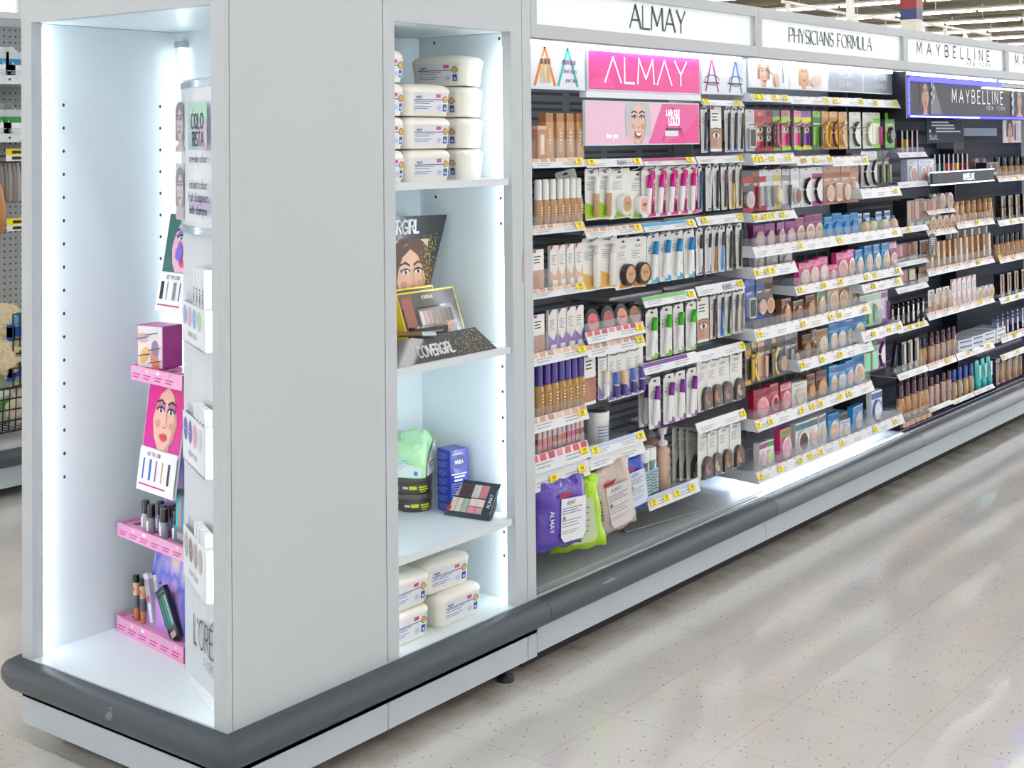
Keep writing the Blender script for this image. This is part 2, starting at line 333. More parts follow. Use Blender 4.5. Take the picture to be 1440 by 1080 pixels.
# track with spot lights
def zpt(u, v, z): return P(u, v, z=z)
line = [zpt(u, v, 4.25) for u, v in ((1100, 2), (1200, 21), (1297, 32), (1392, 49))]
a = MB(); a.tube([tuple(q) for q in line], .035, M('e6e3da', .5)); tag(a.build('light_track'), 'thin cream track carrying small spotlights under the far ceiling', 'light track')
for i, (u, v) in enumerate(((1108, 3), (1204, 22), (1298, 32), (1329, 38), (1357, 43), (1391, 49))):
    q = zpt(u, v, 4.25); q.z -= .04; t = thing('spotlight', 'small cream track spotlight hanging from the far ceiling, %s' % ORD[i], 'spotlight', 'spotlights on the far track')
    s_ = (q-CAM_C).length/1969*1.0
    a = MB(); a.box(q.x-.04, q.x+.04, q.y-.04, q.y+.04, q.z-5*s_, q.z, M('dedbd0', .5)); a.build('stem', t)
    a = MB(); a.lathe(q.x, q.y, [(2.2*s_, q.z-12*s_), (3.2*s_, q.z-10*s_), (3.2*s_, q.z-5*s_), (1.5*s_, q.z-4*s_)], M('e9e6dc', .5), 10); a.build('lamp_head', t)
    a = MB(); a.lathe(q.x, q.y, [(2.0*s_, q.z-12.3*s_), (2.0*s_, q.z-12*s_)], M('fff6e0', .5, emit=4), 10); a.build('lens', t)
p = P(985, -6, y=6.0)
a = MB(); a.box(p.x-.5, p.x+.32, 6, 6.05, p.z-.02, p.z+.6, M('c0202a', .5)); a.box(p.x-.02, p.x+.02, 6.01, 6.03, p.z+.6, CZ-.35, HOUS); tag(a.build('hanging_sign'), 'red hanging sign just showing above the first lit sign', 'sign')

# ================================================================ bumper and kick helper
BP = [(0, .187), (.020, .1865), (.034, .182), (.043, .171), (.046, .157), (.044, .142), (.037, .130), (.026, .124), (0, .1225)]
def bumper(mb, path, mat):
    """path: list of (x, y, nx, ny)"""
    loops = [[(x+nx*o, y+ny*o, z) for o, z in BP] for x, y, nx, ny in path]
    n = len(BP); vs = [q for lp in loops for q in lp]; fs = []
    for k in range(len(loops)-1):
        for i in range(n-1): fs.append((k*n+i, k*n+i+1, (k+1)*n+i+1, (k+1)*n+i))
    mb.add(vs, fs, mat, True); mb.poly(loops[0], mat); mb.poly(loops[-1], mat)

# ================================================================ END UNIT
EW, ED, ET = 1.023, .705, 1.84
eu = thing('end_display_cabinet', 'white end-of-aisle cabinet with two lit open recesses and dark grey bumper', 'display cabinet')
a = MB()
# front face: solid panel and framed opening, real thickness
T = .018
a.box(.0145, .4635, 0, T, .1, ET, PANEL)                       # big plain panel
a.build('front_panel', eu)
a = MB(); a.box(0, .0125, 0, T, .1, ET, PANEL); 
a.build('corner_trim', eu)
def frame(mb, x0, x1, z0, z1, ox0, ox1, oz0, oz1, d, m, rad=.006, axis='y'):
    outer = [(x0, z0), (x1, z0), (x1, z1), (x0, z1)]; inn = [(ox0, oz0), (ox1, oz0), (ox1, oz1), (ox0, oz1)]
    def q(p, dd): return (p[0], dd, p[1]) if axis == 'y' else (dd, p[0], p[1])
    for dd in (0, d):
        for i in range(4): mb.poly([q(outer[i], dd), q(outer[(i+1) % 4], dd), q(inn[(i+1) % 4], dd), q(inn[i], dd)], m)
    for lp in (outer, inn):
        for i in range(4): mb.poly([q(lp[i], 0), q(lp[(i+1) % 4], 0), q(lp[(i+1) % 4], d), q(lp[i], d)], m)
a = MB(); frame(a, .4665, .984, .1, ET, .504, .938, .186, 1.634, .028, PANEL); a.build('front_frame', eu)
a = MB(); a.box(.9865, EW, 0, T, .1, ET, PANEL); a.build('filler_strip', eu)
a = MB(); frame(a, T+.0004, ED, .1, ET, .0396, .664, .186, 1.64, .028, PANEL, axis='x'); a.build('side_frame', eu)
# carcass
a = MB()
a.box(.03, EW, ED-T+.006, ED, .1, ET, PANEL); a.box(.0, EW, 0, ED, ET, ET+.02, PANEL)
a.box(.98, EW, .03, ED-T, .1, ET, PANEL)
a.build('carcass', eu)
a = MB()                                                       # left recess lining
IX0, IX1, IY0, IY1 = .029, .43, .029, .687
a.box(IX0, IX1, IY1, IY1+.004, .19, 1.64, INNER); a.box(IX1, IX1+.012, IY0, IY1+.004, .1, 1.66, INNER)
a.box(IX0, IX1, IY0-.006, IY0, .19, 1.64, INNER); a.box(.001, IX1, .02, IY1, .172, .19, INNER); a.box(.001, IX1, IY0, IY1, 1.641, 1.66, INNER)
def holes_side():
    for u, n in ((90, 17), (226, 17)):
        xx = P(u, 300, y=IY1-.001).x
        for k in range(n):
            z = 1.452-.0545*k
            if u == 226 and z < .95: break
            a.ycyl(xx, z, .0032, .0042, IY1-.0006, IY1-.0003, M('2c3138', .8), 8)
holes_side(); a.build('side_recess_lining', eu)
a = MB()                                                       # front recess lining
FX0, FX1, FY1 = .476, .962, .33
a.box(FX0-.012, FX0, .028, FY1+.004, .19, 1.634, INNER); a.box(FX1, FX1+.012, .028, FY1+.004, .19, 1.634, INNER)
a.box(FX0, FX1, FY1, FY1+.012, .19, 1.634, INNER); a.box(FX0-.01, FX1+.01, .001, FY1, .172, .19, INNER); a.box(FX0, FX1, .028, FY1, 1.635, 1.655, INNER)
for yy in (.055, .275):
    for z in (1.21, 1.145, 1.62, .78, .716, .36, .3, .65, .59):
        if yy > .2 and z in (.716, .65, .59, .36, .3): continue
        a.M = Matrix.Translation((FX1-.0005, yy, z)) @ Matrix.Rotation(R(90), 4, 'Z'); a.ycyl(0, 0, .0035, .0042, -.0003, .0003, M('2c3138', .8), 8)
a.M = Matrix.Identity(4); a.build('front_recess_lining', eu)
def ledbar(par, x0, x1, y0, y1, z0, z1, nm='led_strip', m=LED):
    a = MB(); a.box(x0, x1, y0, y1, z0, z1, m); return a.build(nm, par)
ledbar(eu, .0285, .033, .666, .676, .2, 1.63)                   # behind the side frame, far jamb
ledbar(eu, .0285, .033, .030, .037, .2, 1.63)
# visible vertical tube at the back corner of the side recess
ledbar(eu, .415, .428, .640, .656, .75, 1.60, 'led_tube', M('eef6ff', .5, emit=4))
a = MB(); a.box(.405, .43, .636, .66, 1.60, 1.615, CHROME); a.build('lamp_clip', eu)
ledbar(eu, .944, .956, .0285, .033, .2, 1.60)                   # behind front frame
ledbar(eu, .482, .496, .0285, .033, .2, 1.60)
SH = []
for z in (1.255, .831, .402):
    a = MB(); a.box(FX0+.002, FX1-.004, .03, FY1-.004, z-.010, z+.007, M('dfe6ea', .35)); a.box(FX0+.03, FX1-.032, .004, .03, z-.010, z+.007, M('dfe6ea', .35)); a.build('shelf', eu); SH.append(z+.007)
a = MB(); bumper(a, [(EW, 0, 0, -1), (.02, 0, 0, -1), (.006, 0, -.3, -.95), (0, 0, -.72, -.72), (0, .006, -.95, -.3), (0, .02, -1, 0), (0, ED-.01, -1, 0), (0, ED, -.75, .7), (.01, ED, 0, 1), (.4, ED, 0, 1)], BUMP)
a.build('bumper_rail', eu)
KICK = M('c2cbd2', .45, kind='laminate')
a = MB(); a.box(0, .4635, 0, T, .04, .14, KICK); a.box(.4665, .984, 0, T, .04, .14, KICK); a.box(.9865, EW, 0, T, .04, .14, KICK); a.box(0, T, T, ED, .04, .14, KICK); a.build('kick_plate', eu)
a = MB(); a.box(.05, EW-.02, .06, ED-.05, .02, .1, M('2e2f30', .8)); a.build('plinth', eu)
for x, y in ((.06, .12), (.93, .03), (.5, .25), (.10, .6)):
    a = MB(); a.lathe(x, y, [(.022, 0), (.022, .012), (.008, .016), (.008, .06)], M('202020', .5), 12); a.build('levelling_foot', eu)
# scuff on filler
a = MB(); a.plate([(.975, .995), (.979, .995), (.981, 1.05), (.985, 1.085), (.982, 1.085), (.977, 1.05)], -.0006, -.0002, M('c98a5a', .6)); a.build('scuff_mark', eu)

# ================================================================ GONDOLA BAYS
BX = [EW+.001, 2.27, 3.51, 4.73, 5.95]
HZ0, HZ1 = 1.625, 1.783
BAYS = []
dk = {0: M('c4cacd', .35), 1: M('e9eff4', .25), 2: M('25205e', .3), 3: M('25205e', .3)}
bk = {0: M('a2a8b2', .5), 1: M('aab2c0', .45), 2: M('343b52', .45), 3: M('2b3147', .6)}
blab = ['first lit aisle bay right of the white end cabinet, grey bottom deck', 'second lit aisle bay with glowing white bottom deck', 'third aisle bay with navy bottom deck and dark lit brand sign', 'last aisle bay at the right edge of the photo, navy deck']
for i in range(4):
    x0, x1 = BX[i]+.001, BX[i+1]-.001
    t = thing('gondola_bay', blab[i], 'shelving bay', 'bays of the long lit gondola'); BAYS.append(t)
    a = MB(); a.box(x0, x1, .0, .012, .0473, .14, KICK); a.build('kick_plate', t)
    a = MB(); a.box(x0, x1, .05, .34, .0, .15, M('2e2f30', .8)); a.build('plinth', t)
    a = MB(); bumper(a, [(x0, 0, 0, -1), (x1, 0, 0, -1)], BUMP if i == 0 else M(['464f55', '5a636a', '6f777f', '7f878f'][i], .28, .3)); a.build('bumper_rail', t)  # rail lightens bay by bay: brighter light towards the right painted into its colour
    a = MB(); a.box(x0, x1, .0, .36, .165, .184, dk[i]); a.box(x0, x1, .012, .018, .184, .188, STEEL); a.box(x0, x1, .05, .052, .184, .1855, STEEL)
    if i == 0:
        for k in range(3): a.box(x0, x1, .02+.006*k, .022+.006*k, .184, .1862, M('b6bbbe', .3))
    if i in (2, 3):
        a.M = Matrix.Rotation(R(-90), 4, 'X')
        a.M = Matrix.Translation((0, 0, .1846)) @ Matrix(((1, 0, 0, 0), (0, 0, 1, 0), (0, -1, 0, 0), (0, 0, 0, 1)))
        a.text('MAYBELLINE', (x0+x1)/2-.12, .045, .035, 0, M('d6d9ee', .5), t=.1, sp=.4); a.M = Matrix.Identity(4)
    a.build('bottom_deck', t)
    a = MB(); a.box(x0, x1, .335, .352, .184, 1.72, bk[i])
    dark = M('666c75', .6) if i < 2 else M('1b2033', .6)
    if i < 2:
        for zz in range(18):
            z = .25+.076*zz
            if i == 0:
                for dz in (0, .028, .056):
                    for k in range(6):
                        xa = x0+.02+k*.206
                        a.rect(xa, z+dz, xa+.17, z+dz+.009, .3345, dark)
            else:
                for k in range(12): a.rect(x0+.02+k*.1, z+.01, x0+.10+k*.1, z+.035, .3345, dark)
    else:
        for zz in range(22): a.rect(x0+.02, .25+.062*zz, x1-.02, .27+.062*zz, .3345, dark)
    a.build('back_panel', t)
    a = MB()                                                   # header box
    px0, px1 = x0+.026, x1-.018
    frame(a, x0, x1, HZ0, HZ1, px0, px1, 1.6596, 1.757, .012, M('c2c6ca', .5))
    a.M = Matrix.Identity(4); a.box(x0, x1, .12, .135, HZ0, HZ1, M('c2c6ca', .5)); a.box(x0, x1, .0, .13, HZ1, HZ1+.006, M('c2c6ca', .5)); a.box(x0, x1, .0126, .13, HZ0-.004, HZ0, M('aab2bc', .4))
    a.box(x0, x0+.003, .012, .12, HZ0, HZ1, PANEL); a.box(x1-.003, x1, .012, .12, HZ0, HZ1, PANEL)
    hb = a.build('header_box', t)
    a = MB(); a.box(px0-.004, px1+.004, .013, .017, 1.655, 1.761, M('f2f7fa', .4, emit=SIGN_E)); a.build('light_panel', hb)
    a = MB(); a.box(px1-.012, px1-.009, .0105, .013, 1.66, 1.757, M('cdd6de', .4)); a.build('panel_edge', hb)
    a = MB(); ty = .0122
    if i == 0:
        a.text('ALMAY', 1.668, 1.679, .066, ty, M('4a525a', .5), t=.1, wx=1.22, sp=.12, thick=1.7); a.text('O', 1.795, 1.681, .008, ty, M('6a7078', .5), t=.12)
    elif i == 1:
        a.text('PHYSICIANS FORMULA', 2.862, 1.688, .048, ty, M('4a515a', .5), t=.075, wx=1.21, sp=.13, thick=-2.2)
    else:
        c = {2: 4.09, 3: 5.31}[i]
        a.text('MAYBELLINE', c, 1.698, .047, ty, M('1a262c', .5), t=.14, wx=1.42, sp=.85); a.text('NEW YORK', c+.29, 1.671, .017, ty, M('2a363c', .5), t=.15, wx=1.7, sp=.8)
    a.build('sign_lettering', hb)
    a = MB(); a.box(x0+.02, x1-.06, .03, .05, HZ0-.016, HZ0-.005, M('eaf2ff', .5, emit=5.5)); a.build('light_tube', hb)
    # uprights
    if i:
        a = MB(); a.box(x0, x0+.012, .26, .334, .186, HZ0-.006, PANEL if i < 2 else M('1d2230', .4)); a.build('upright', t)
    if i == 2:
        a = MB(); a.box(x0-.003, x0+.012, .002, .25, 1.43, HZ0-.006, M('14161f', .3)); a.build('side_wing', t)
a = MB(); a.box(BX[4], BX[4]+.03, 0, .36, 0, HZ1, PANEL); a.build('end_panel', BAYS[3])
# clear nothing below: spine of the run
a = MB(); a.box(EW+.002, BX[4]+.03, .36, .69, .03, 1.78, PANEL); tag(a.build('gondola_spine'), 'plain rear half of the long lit gondola, hidden behind the bays', 'shelving')
# led dots on the white deck of bay two
a = MB()
for k in range(38):
    x = 2.31+.031*k; a.box(x, x+.015, .024, .033, .1842, .187, M('f4f8ff', .5, emit=3.5))
a.build('led_row', BAYS[1])
a = MB(); a.box(2.33, 3.45, .15, .165, .205, .213, M('f0f6ff', .5, emit=14)); a.build('light_tube', BAYS[1])

# ---------------------------------------------------------------- shelves with ticket rails
TAGN = [0]
def tagmesh():
    a = MB(); a.rect(0, 0, .036, .019, 0, YEL); a.rect(.005, .002, .028, .004, -.0003, M('8a8420', .5)); a.text('5.97', .019, .0075, .008, -.0003, INK, t=.16, sp=.2); return a
tagproto = None
def shelf(bay, u0, u1, uref, vt, vb, y=.06, tags=(), depth=.20, text=None, color=None, swatch=None, ends=False, tray=True, hooks=(), lean=.012, front=None, hookz=-.012):
    """one shelf: tray, ticket rail; tags = photo columns of the yellow tickets"""
    global tagproto
    x0, x1 = P(u0, vb, y=y).x, P(u1, vb, y=y).x
    if bay == 1: x0, x1 = P(u0, vb, y=y-.025).x, P(u1, vb, y=y-.025).x; y -= .025; depth += .025
    x0 = max(x0, BX[bay]+.004); x1 = min(x1, BX[bay+1]-.005)
    zt, zb = P(uref, vt, y=y).z, P(uref, vb, y=y).z; h = zt-zb
    a = MB(); tm = STEEL if bay == 0 else M('dfe4ea', .3)
    if bay >= 2: tm = M('a9b4cc', .15, alpha=.55)
    if tray: a.box(x0, x1, y+.004, y+depth, zb+h*.35, zb+h*.35+.004, tm)
    if bay < 2: 
        a.plate([(x0, zb+h*.3), (x1, zb+h*.3), (x1, zb+h*.3+.006), (x0, zb+h*.3+.006)], y+.003, y+.01, tm)
    if ends:
        for xe in (x0-.003, x1):
            a.M = Matrix.Translation((xe, 0, 0)) @ Matrix(((0, 1, 0, 0), (1, 0, 0, 0), (0, 0, 1, 0), (0, 0, 0, 1)))
            a.plate([(y-lean-.002, zb-.002), (y+.16, zb+h*.2), (y+.16, zt), (y+.004, zt+.003)], 0, .003, M('d3dae2', .4)); a.M = Matrix.Identity(4)
    a.box(x0, x1, y+depth-.004, 0.335, zb+h*.3, zb+h*.3+.012, tm)
    s_ = a.build('shelf', BAYS[bay])
    a = MB()
    # rail leans: foot forward
    q = [(x0, y-lean, zb), (x1, y-lean, zb), (x1, y, zt), (x0, y, zt)]
    a.add(q+[(p_[0], p_[1]+.003, p_[2]) for p_ in q], [(0, 1, 2, 3), (7, 6, 5, 4), (0, 4, 5, 1), (1, 5, 6, 2), (2, 6, 7, 3), (3, 7, 4, 0)], RAIL)
    ang = math.atan2(lean, h)
    a.M = Matrix.Translation((x0, y-lean-.0005, zb)) @ Matrix.Rotation(-ang, 4, 'X')
    W = x1-x0; H = math.hypot(h, lean)
    if color: a.rect(0, H*.62, W*.82, H*.97, 0, M(color, .5))
    if swatch:
        n = max(3, int(W/.035))
        for k in range(n):
            c = swatch[k % len(swatch)]; a.rect(.004+k*W/n, H*.62, .004+(k+.72)*W/n, H*.98, -.0002, M(c, .5))
    nl = max(1, int(W/.12))
    for k in range(nl): a.lines(.02+k*W/nl, H*.5, W/nl*.55, 2, H*.2, -.0003, PRINT)
    if bay == 1:
        for k in range(int(W/.06)): a.flat([(.02+k*.06, H*.97), (.05+k*.06, H*.97), (.035+k*.06, H*.8)], -.0003, M('e6b3a0', .5))
    if text: a.text(text, W*.62 if bay == 0 else W*.5, H*.22, H*.55, -.0006, INK, t=.11)
    a.build('ticket_rail', s_)
    for u in tags:
        x = P(u, (vt+vb)/2, y=y).x
        if tagproto is None: o = tagproto = tagmesh().build('price_ticket', s_)
        else: o = tagproto.copy(); COL.objects.link(o); o.parent = s_
        o.matrix_world = Matrix.Translation((x-.018, y-lean*.8-.0022, zb+h*.28)) @ Matrix.Rotation(-ang, 4, 'X')
        if u % 3 < 1: o.rotation_euler.y = R(random.uniform(-5, 5))
    for u in hooks:
        hz = zb+hookz
        x = P(u, vb, y=y).x
        a = MB(); a.tube([(x, .333, hz), (x, y+.02, hz), (x, y-.0045, hz+.004), (x, y-.016, hz+.012)], .0022, CHROME, 5); a.build('peg_hook', s_)
    if front:   # clear front lip
        a = MB(); a.poly([(x0+.002, y+.004, zt-.004), (x1-.002, y+.004, zt-.004), (x1-.002, y+.004, zt+front), (x0+.002, y+.004, zt+front)], CLEAR2)
        nd = max(2, int((x1-x0)/.045))
        for k in range(nd+1):
            xx = x0+.003+(x1-x0-.006)*k/nd; a.poly([(xx, y+.006, zt-.004), (xx, y+.05, zt-.004), (xx, y+.05, zt+front*.9), (xx, y+.006, zt+front*.9)], CLEAR2)
        a.build('clear_fence', s_)
    return zb+h*.35+.004

# ================================================================ PRODUCT KINDS (front faces -y, foot at z = 0)
KINDS = {}
def kind(cat):
    def f(fn): KINDS[fn.__name__] = fn; CAT[fn.__name__] = cat; return fn
    return f
def cardmesh(w, h, col='f3f2ee', hole=True, bands=(), nl=5, top=None, brand=None, bc='8a8f98'):
    a = MB(); m = M(col, .35, coat=.3)
    a.plate(a.rr(-w/2, 0, w/2, h, min(.006, w*.12), 3), 0, .0012, m)
    for (x0, z0, x1, z1, c) in bands: a.rect((x0-.5)*w, z0*h, (x1-.5)*w, z1*h, -.0003, M(c, .4))
    if hole: a.flat([(-.010, h-.010), (-.006, h-.013), (.006, h-.013), (.010, h-.010), (.004, h-.008), (0, h-.005), (-.004, h-.008)], -.0006, INK)
    if top: a.flat([(-w/2, h), (-w/2, h-.014), (-w/2+.014, h)], -.0005, M(top, .4))
    if brand: a.text(brand, 0, h*.80, .0085, -.0006, M(bc, .5), t=.13, sp=.35)
    if nl: a.lines(-w*.38, h*.74, w*.5, nl, h*.035, -.0006, M('9fa4ae', .6))
    return a
def rod(a, x0, z0, x1, z1, y, prof, m, n=12):
    """a turned shape lying in the card plane from (x0,z0) to (x1,z1); prof = [(r, t)] along it"""
    L = math.hypot(x1-x0, z1-z0); ang = math.atan2(x1-x0, z1-z0); old = a.M
    a.M = old @ Matrix.Translation((x0, y, z0)) @ Matrix.Rotation(ang, 4, 'Y'); a.lathe(0, 0, [(r, t*L) for r, t in prof], m, n); a.M = old
@kind('mascara')
def mascara_card(cap='1787c4', body='f4f5f7', accent='3fb3e0', w=.066, h=.15, mega=0, tilt=.016):
    t = thing('carded_mascara'); a = cardmesh(w, h, bands=() , nl=0 if mega else 5, top='26306e', brand=None)
    a.flat([(-w*.1, .002), (w*.48, .002), (w*.48, h*.09), (w*.15, h*.16)], -.0004, M(accent, .4))
    if mega:
        a.flat([(w*.06, .008), (w*.36, .004), (w*.46, h*.9), (w*.02, h*.96)], -.0007, M('c8106e', .4))
        a.M = Matrix.Rotation(R(-86), 4, 'Y'); a.text('MEGAPHONE', h*.55, -w*.34, .011, -.001, M('ffffff', .5), t=.13, sp=.18); a.M = Matrix.Identity(4)
        a.flat([(w*.18, .012), (w*.32, .012), (w*.29, .04), (w*.21, .04)], -.001, BLACK)
    else: a.ell(-w*.34, h*.66, .004, .0025, -.0007, INK, 8); a.lines(w*.12, h*.5, w*.3, 8, h*.03, -.0007, M('b4b7bf', .6))
    a.build('backing_card', t)
    x0, x1, z0, z1 = -.010-tilt/2, -.004+tilt/2, h*.07, h*.84
    if mega: x0 -= .006; x1 -= .01
    zc = z0+(z1-z0)*.66; xc = x0+(x1-x0)*.66
    b = MB(); rod(b, x0, z0, xc, zc, -.011, [(.004, 0), (.0075, .03), (.0082, .1), (.0082, 1)], M(body, .25, coat=.5)); b.rect(0, 0, 0, 0, 0, M(body)) if 0 else None
    b.text('', 0, 0, 1, 0, INK); b.build('tube', t)
    b = MB(); rod(b, xc, zc, x1, z1, -.011, [(.0084, 0), (.0086, .06), (.0086, .95), (.006, 1)], M(cap, .2, .35)); b.build('cap', t)
    return t
@kind('eye pencil')
def pencil_card(cap='26262c', body='26262c', accent='3a6fc0', w=.04, h=.15, back='f3f2ee'):
    t = thing('carded_eye_pencil'); a = cardmesh(w, h, back, nl=4, top='26306e')
    a.flat([(-w*.45, .003), (w*.45, .003), (w*.45, h*.2), (-w*.1, h*.05)], -.0004, M(accent, .4)); a.build('backing_card', t)
    b = MB(); rod(b, -.008, h*.06, -.001, h*.56, -.007, [(.002, 0), (.0042, .05), (.0045, 1)], M(body, .3)); b.build('barrel', t)
    b = MB(); rod(b, -.001, h*.56, .005, h*.86, -.007, [(.0048, 0), (.0048, .9), (.0025, 1)], M(cap, .3)); b.build('cap', t)
    return t
@kind('concealer')
def tube_card(cap='f6f6f4', body='c9a27c', accent='9fd22e', w=.07, h=.15, r=.009, cl=.42, back='f3f2ee'):
    t = thing('carded_tube'); a = cardmesh(w, h, back, brand='ALMAY')
    a.flat([(-w*.49, .004), (w*.49, .004), (w*.49, h*.1), (-w*.1, h*.3), (-w*.49, h*.36)], -.0004, M(accent, .4)); a.build('backing_card', t)
    z0, z1 = h*.06, h*.84; zc = z1-(z1-z0)*cl; x0 = w*.1
    b = MB(); rod(b, x0-.004, z0, x0, zc, -r-.002, [(r*.5, 0), (r, .04), (r, 1)], M(body, .25, coat=.4)); b.build('tube', t)
    b = MB(); rod(b, x0, zc, x0+.003, z1, -r-.002, [(r*.9, 0), (r*.9, .95), (r*.6, 1)], M(cap, .25)); b.build('cap', t)
    return t
@kind('face powder')
def compact_card(case='2a2628', pan='c4966c', accent='f0a24a', w=.088, h=.15, r=.033, back='f3f2ee', cx=.012, two=None, arch=False):
    t = thing('carded_compact'); a = cardmesh(w, h, back, brand='ALMAY')
    a.flat([(-w*.3, .003), (w*.49, .003), (w*.49, h*.3), (w*.2, h*.42)], -.0004, M(accent, .4)); a.build('backing_card', t)
    z = r+.008; b = MB()
    if arch: b.plate([(cx-r, .006), (cx+r, .006)]+arc(cx, z+.004, r, r*1.15, 0, 180, 12), -.012, -.0015, M(case, .25)); 
    else: b.ycyl(cx, z, r, r, -.016, -.0015, M(case, .25)); b.ycyl(cx, z, r*.9, r*.9, -.018, -.016, M(case, .25))
    b.build('case', t)
    b = MB(); q = r*.72; yy = -.0185 if not arch else -.0125
    b.ell(cx, z+.002, q, q*1.05, yy, M(pan, .6, kind='powder'), 20)
    if two: b.flat([(cx+q*math.cos(R(a_)), z+.002+q*1.05*math.sin(R(a_))) for a_ in range(-60, 121, 15)], yy-.0004, M(two, .6))
    b.text('ALMAY', cx, z, .007, yy-.001, M('5a463c', .5), t=.14); b.build('powder', t)
    return t
@kind('foundation')
def bottle(cap='f4f4f2', body='c79f70', h=.12, r=.0125, cl=.36, sq=0, lc='b98c58', shine=.2, txt=None):
    t = thing('foundation_bottle'); a = MB(); zc = h*(1-cl)
    if sq: a.slab([(-r, -r*.8), (r, -r*.8), (r, r*.8), (-r, r*.8)], 0, zc, M(body, shine))
    else: a.lathe(0, 0, [(r*.85, 0), (r, .004), (r, zc-.003), (r*.7, zc)], M(body, shine, coat=.4), 14)
    a.build('bottle', t)
    b = MB(); yy = -r*.8-.0006 if sq else -r-.0004
    b.rect(-r*.45, zc*.25, r*.45, zc*.85, yy, M(lc, .5)); b.lines(-r*.35, zc*.75, r*.7, 4, zc*.09, yy-.0004, M('fdf6ea', .5)); b.build('label', t)
    b = MB()
    if sq: b.slab([(-r*.96, -r*.76), (r*.96, -r*.76), (r*.96, r*.76), (-r*.96, r*.76)], zc, h, M(cap, .25))
    else: b.lathe(0, 0, [(r*.82, zc), (r*.82, h-.004), (r*.7, h)], M(cap, .2, coat=.4), 14)
    b.build('cap', t); return t
@kind('lip gloss')
def gloss(col='c03050', cap=None, h=.09, r=.0075):
    t = thing('lip_gloss'); a = MB(); a.slab([(-r, -r), (r, -r), (r, r), (-r, r)], 0, h*.62, M(col, .15, coat=.8)); a.build('tube', t)
    b = MB(); b.slab([(-r, -r), (r, -r), (r, r), (-r, r)], h*.62, h, M(cap or 'd8b8c0', .15, alpha=.75, coat=.6)); b.box(-r*.25, r*.25, -r-.0004, -r, h*.64, h*.98, M('f6eef0', .3)); b.build('cap', t); return t
@kind('mini tube')
def sachet(col='f2efea', accent='e7b48c', top='c2273a', w=.036, h=.12):
    t = thing('sachet_card'); a = MB(); a.plate(a.rr(-w/2, 0, w/2, h, .003, 2), -.004, .004, M(col, .3)); 
    a.flat([(-w*.5, 0), (w*.5, 0), (w*.5, h*.5), (w*.1, h*.3), (-w*.5, h*.45)], -.0044, M(accent, .4))
    a.flat([(-w*.45, h), (-w*.45, h*.88), (-w*.05, h)], -.0046, M(top, .4)); a.lines(-w*.35, h*.78, w*.6, 5, h*.05, -.0046, M('9aa0ac', .5)); a.build('pack', t)
    b = MB(); b.box(-w*.3, w*.3, -.008, .004, -.004, h*.22, M('f7f7f7', .3)); b.build('flip_cap', t); return t
@kind('sign')
def info_card(col='f5f4f1', skin='c79c84', mark='c2273a', w=.05, h=.115, eye=0):
    a = MB(); a.plate([(-w/2, 0), (w/2, 0), (w/2, h), (-w/2, h)], 0, .002, M(col, .4))
    a.rect(-w/2, h*.06, w/2, h*.52, -.0004, M(skin, .5)); a.flat([(-w*.5, h*.1), (w*.1, h*.1), (w*.0, h*.4), (-w*.5, h*.5)], -.0006, M('b98872', .5))
    if eye: a.ell(0, h*.36, w*.3, h*.07, -.0008, M('f1ece8', .4)); a.ell(0, h*.36, w*.13, h*.065, -.001, M('3c2a20', .3)); a.stroke(arc(0, h*.34, w*.36, h*.11, 20, 160, 8), h*.02, -.0012, BLACK); a.stroke(arc(0, h*.42, w*.42, h*.1, 30, 150, 8), h*.02, -.0012, M('4a3428', .5))
    a.lines(-w*.4, h*.85, w*.6, 3, h*.07, -.0006, INK); a.rect(-w*.45, h*.93, -w*.2, h*.99, -.0006, M(mark, .5)); o = a.build('picture_card'); return o
@kind('blush')
def round_compact(case='1a1819', pan='c97878', r=.037, h=None):
    t = thing('round_compact'); a = MB(); a.ycyl(0, r, r, r, -.009, .009, M(case, .15, coat=.6), 26); a.ycyl(0, r, r*.9, r*.9, -.0105, -.009, M(case, .15), 26); a.build('case', t)
    b = MB(); b.ell(0, r*.95, r*.72, r*.72, -.011, M(pan, .55, kind='powder'), 22); b.flat([(r*.72*math.cos(R(q)), r*.95+r*.72*math.sin(R(q))) for q in range(150, 331, 15)], -.0115, M(pan, .4)); b.text('ALMAY', 0, r*.85, r*.2, -.012, M('6a4040', .5), t=.14); b.build('powder', t); return t
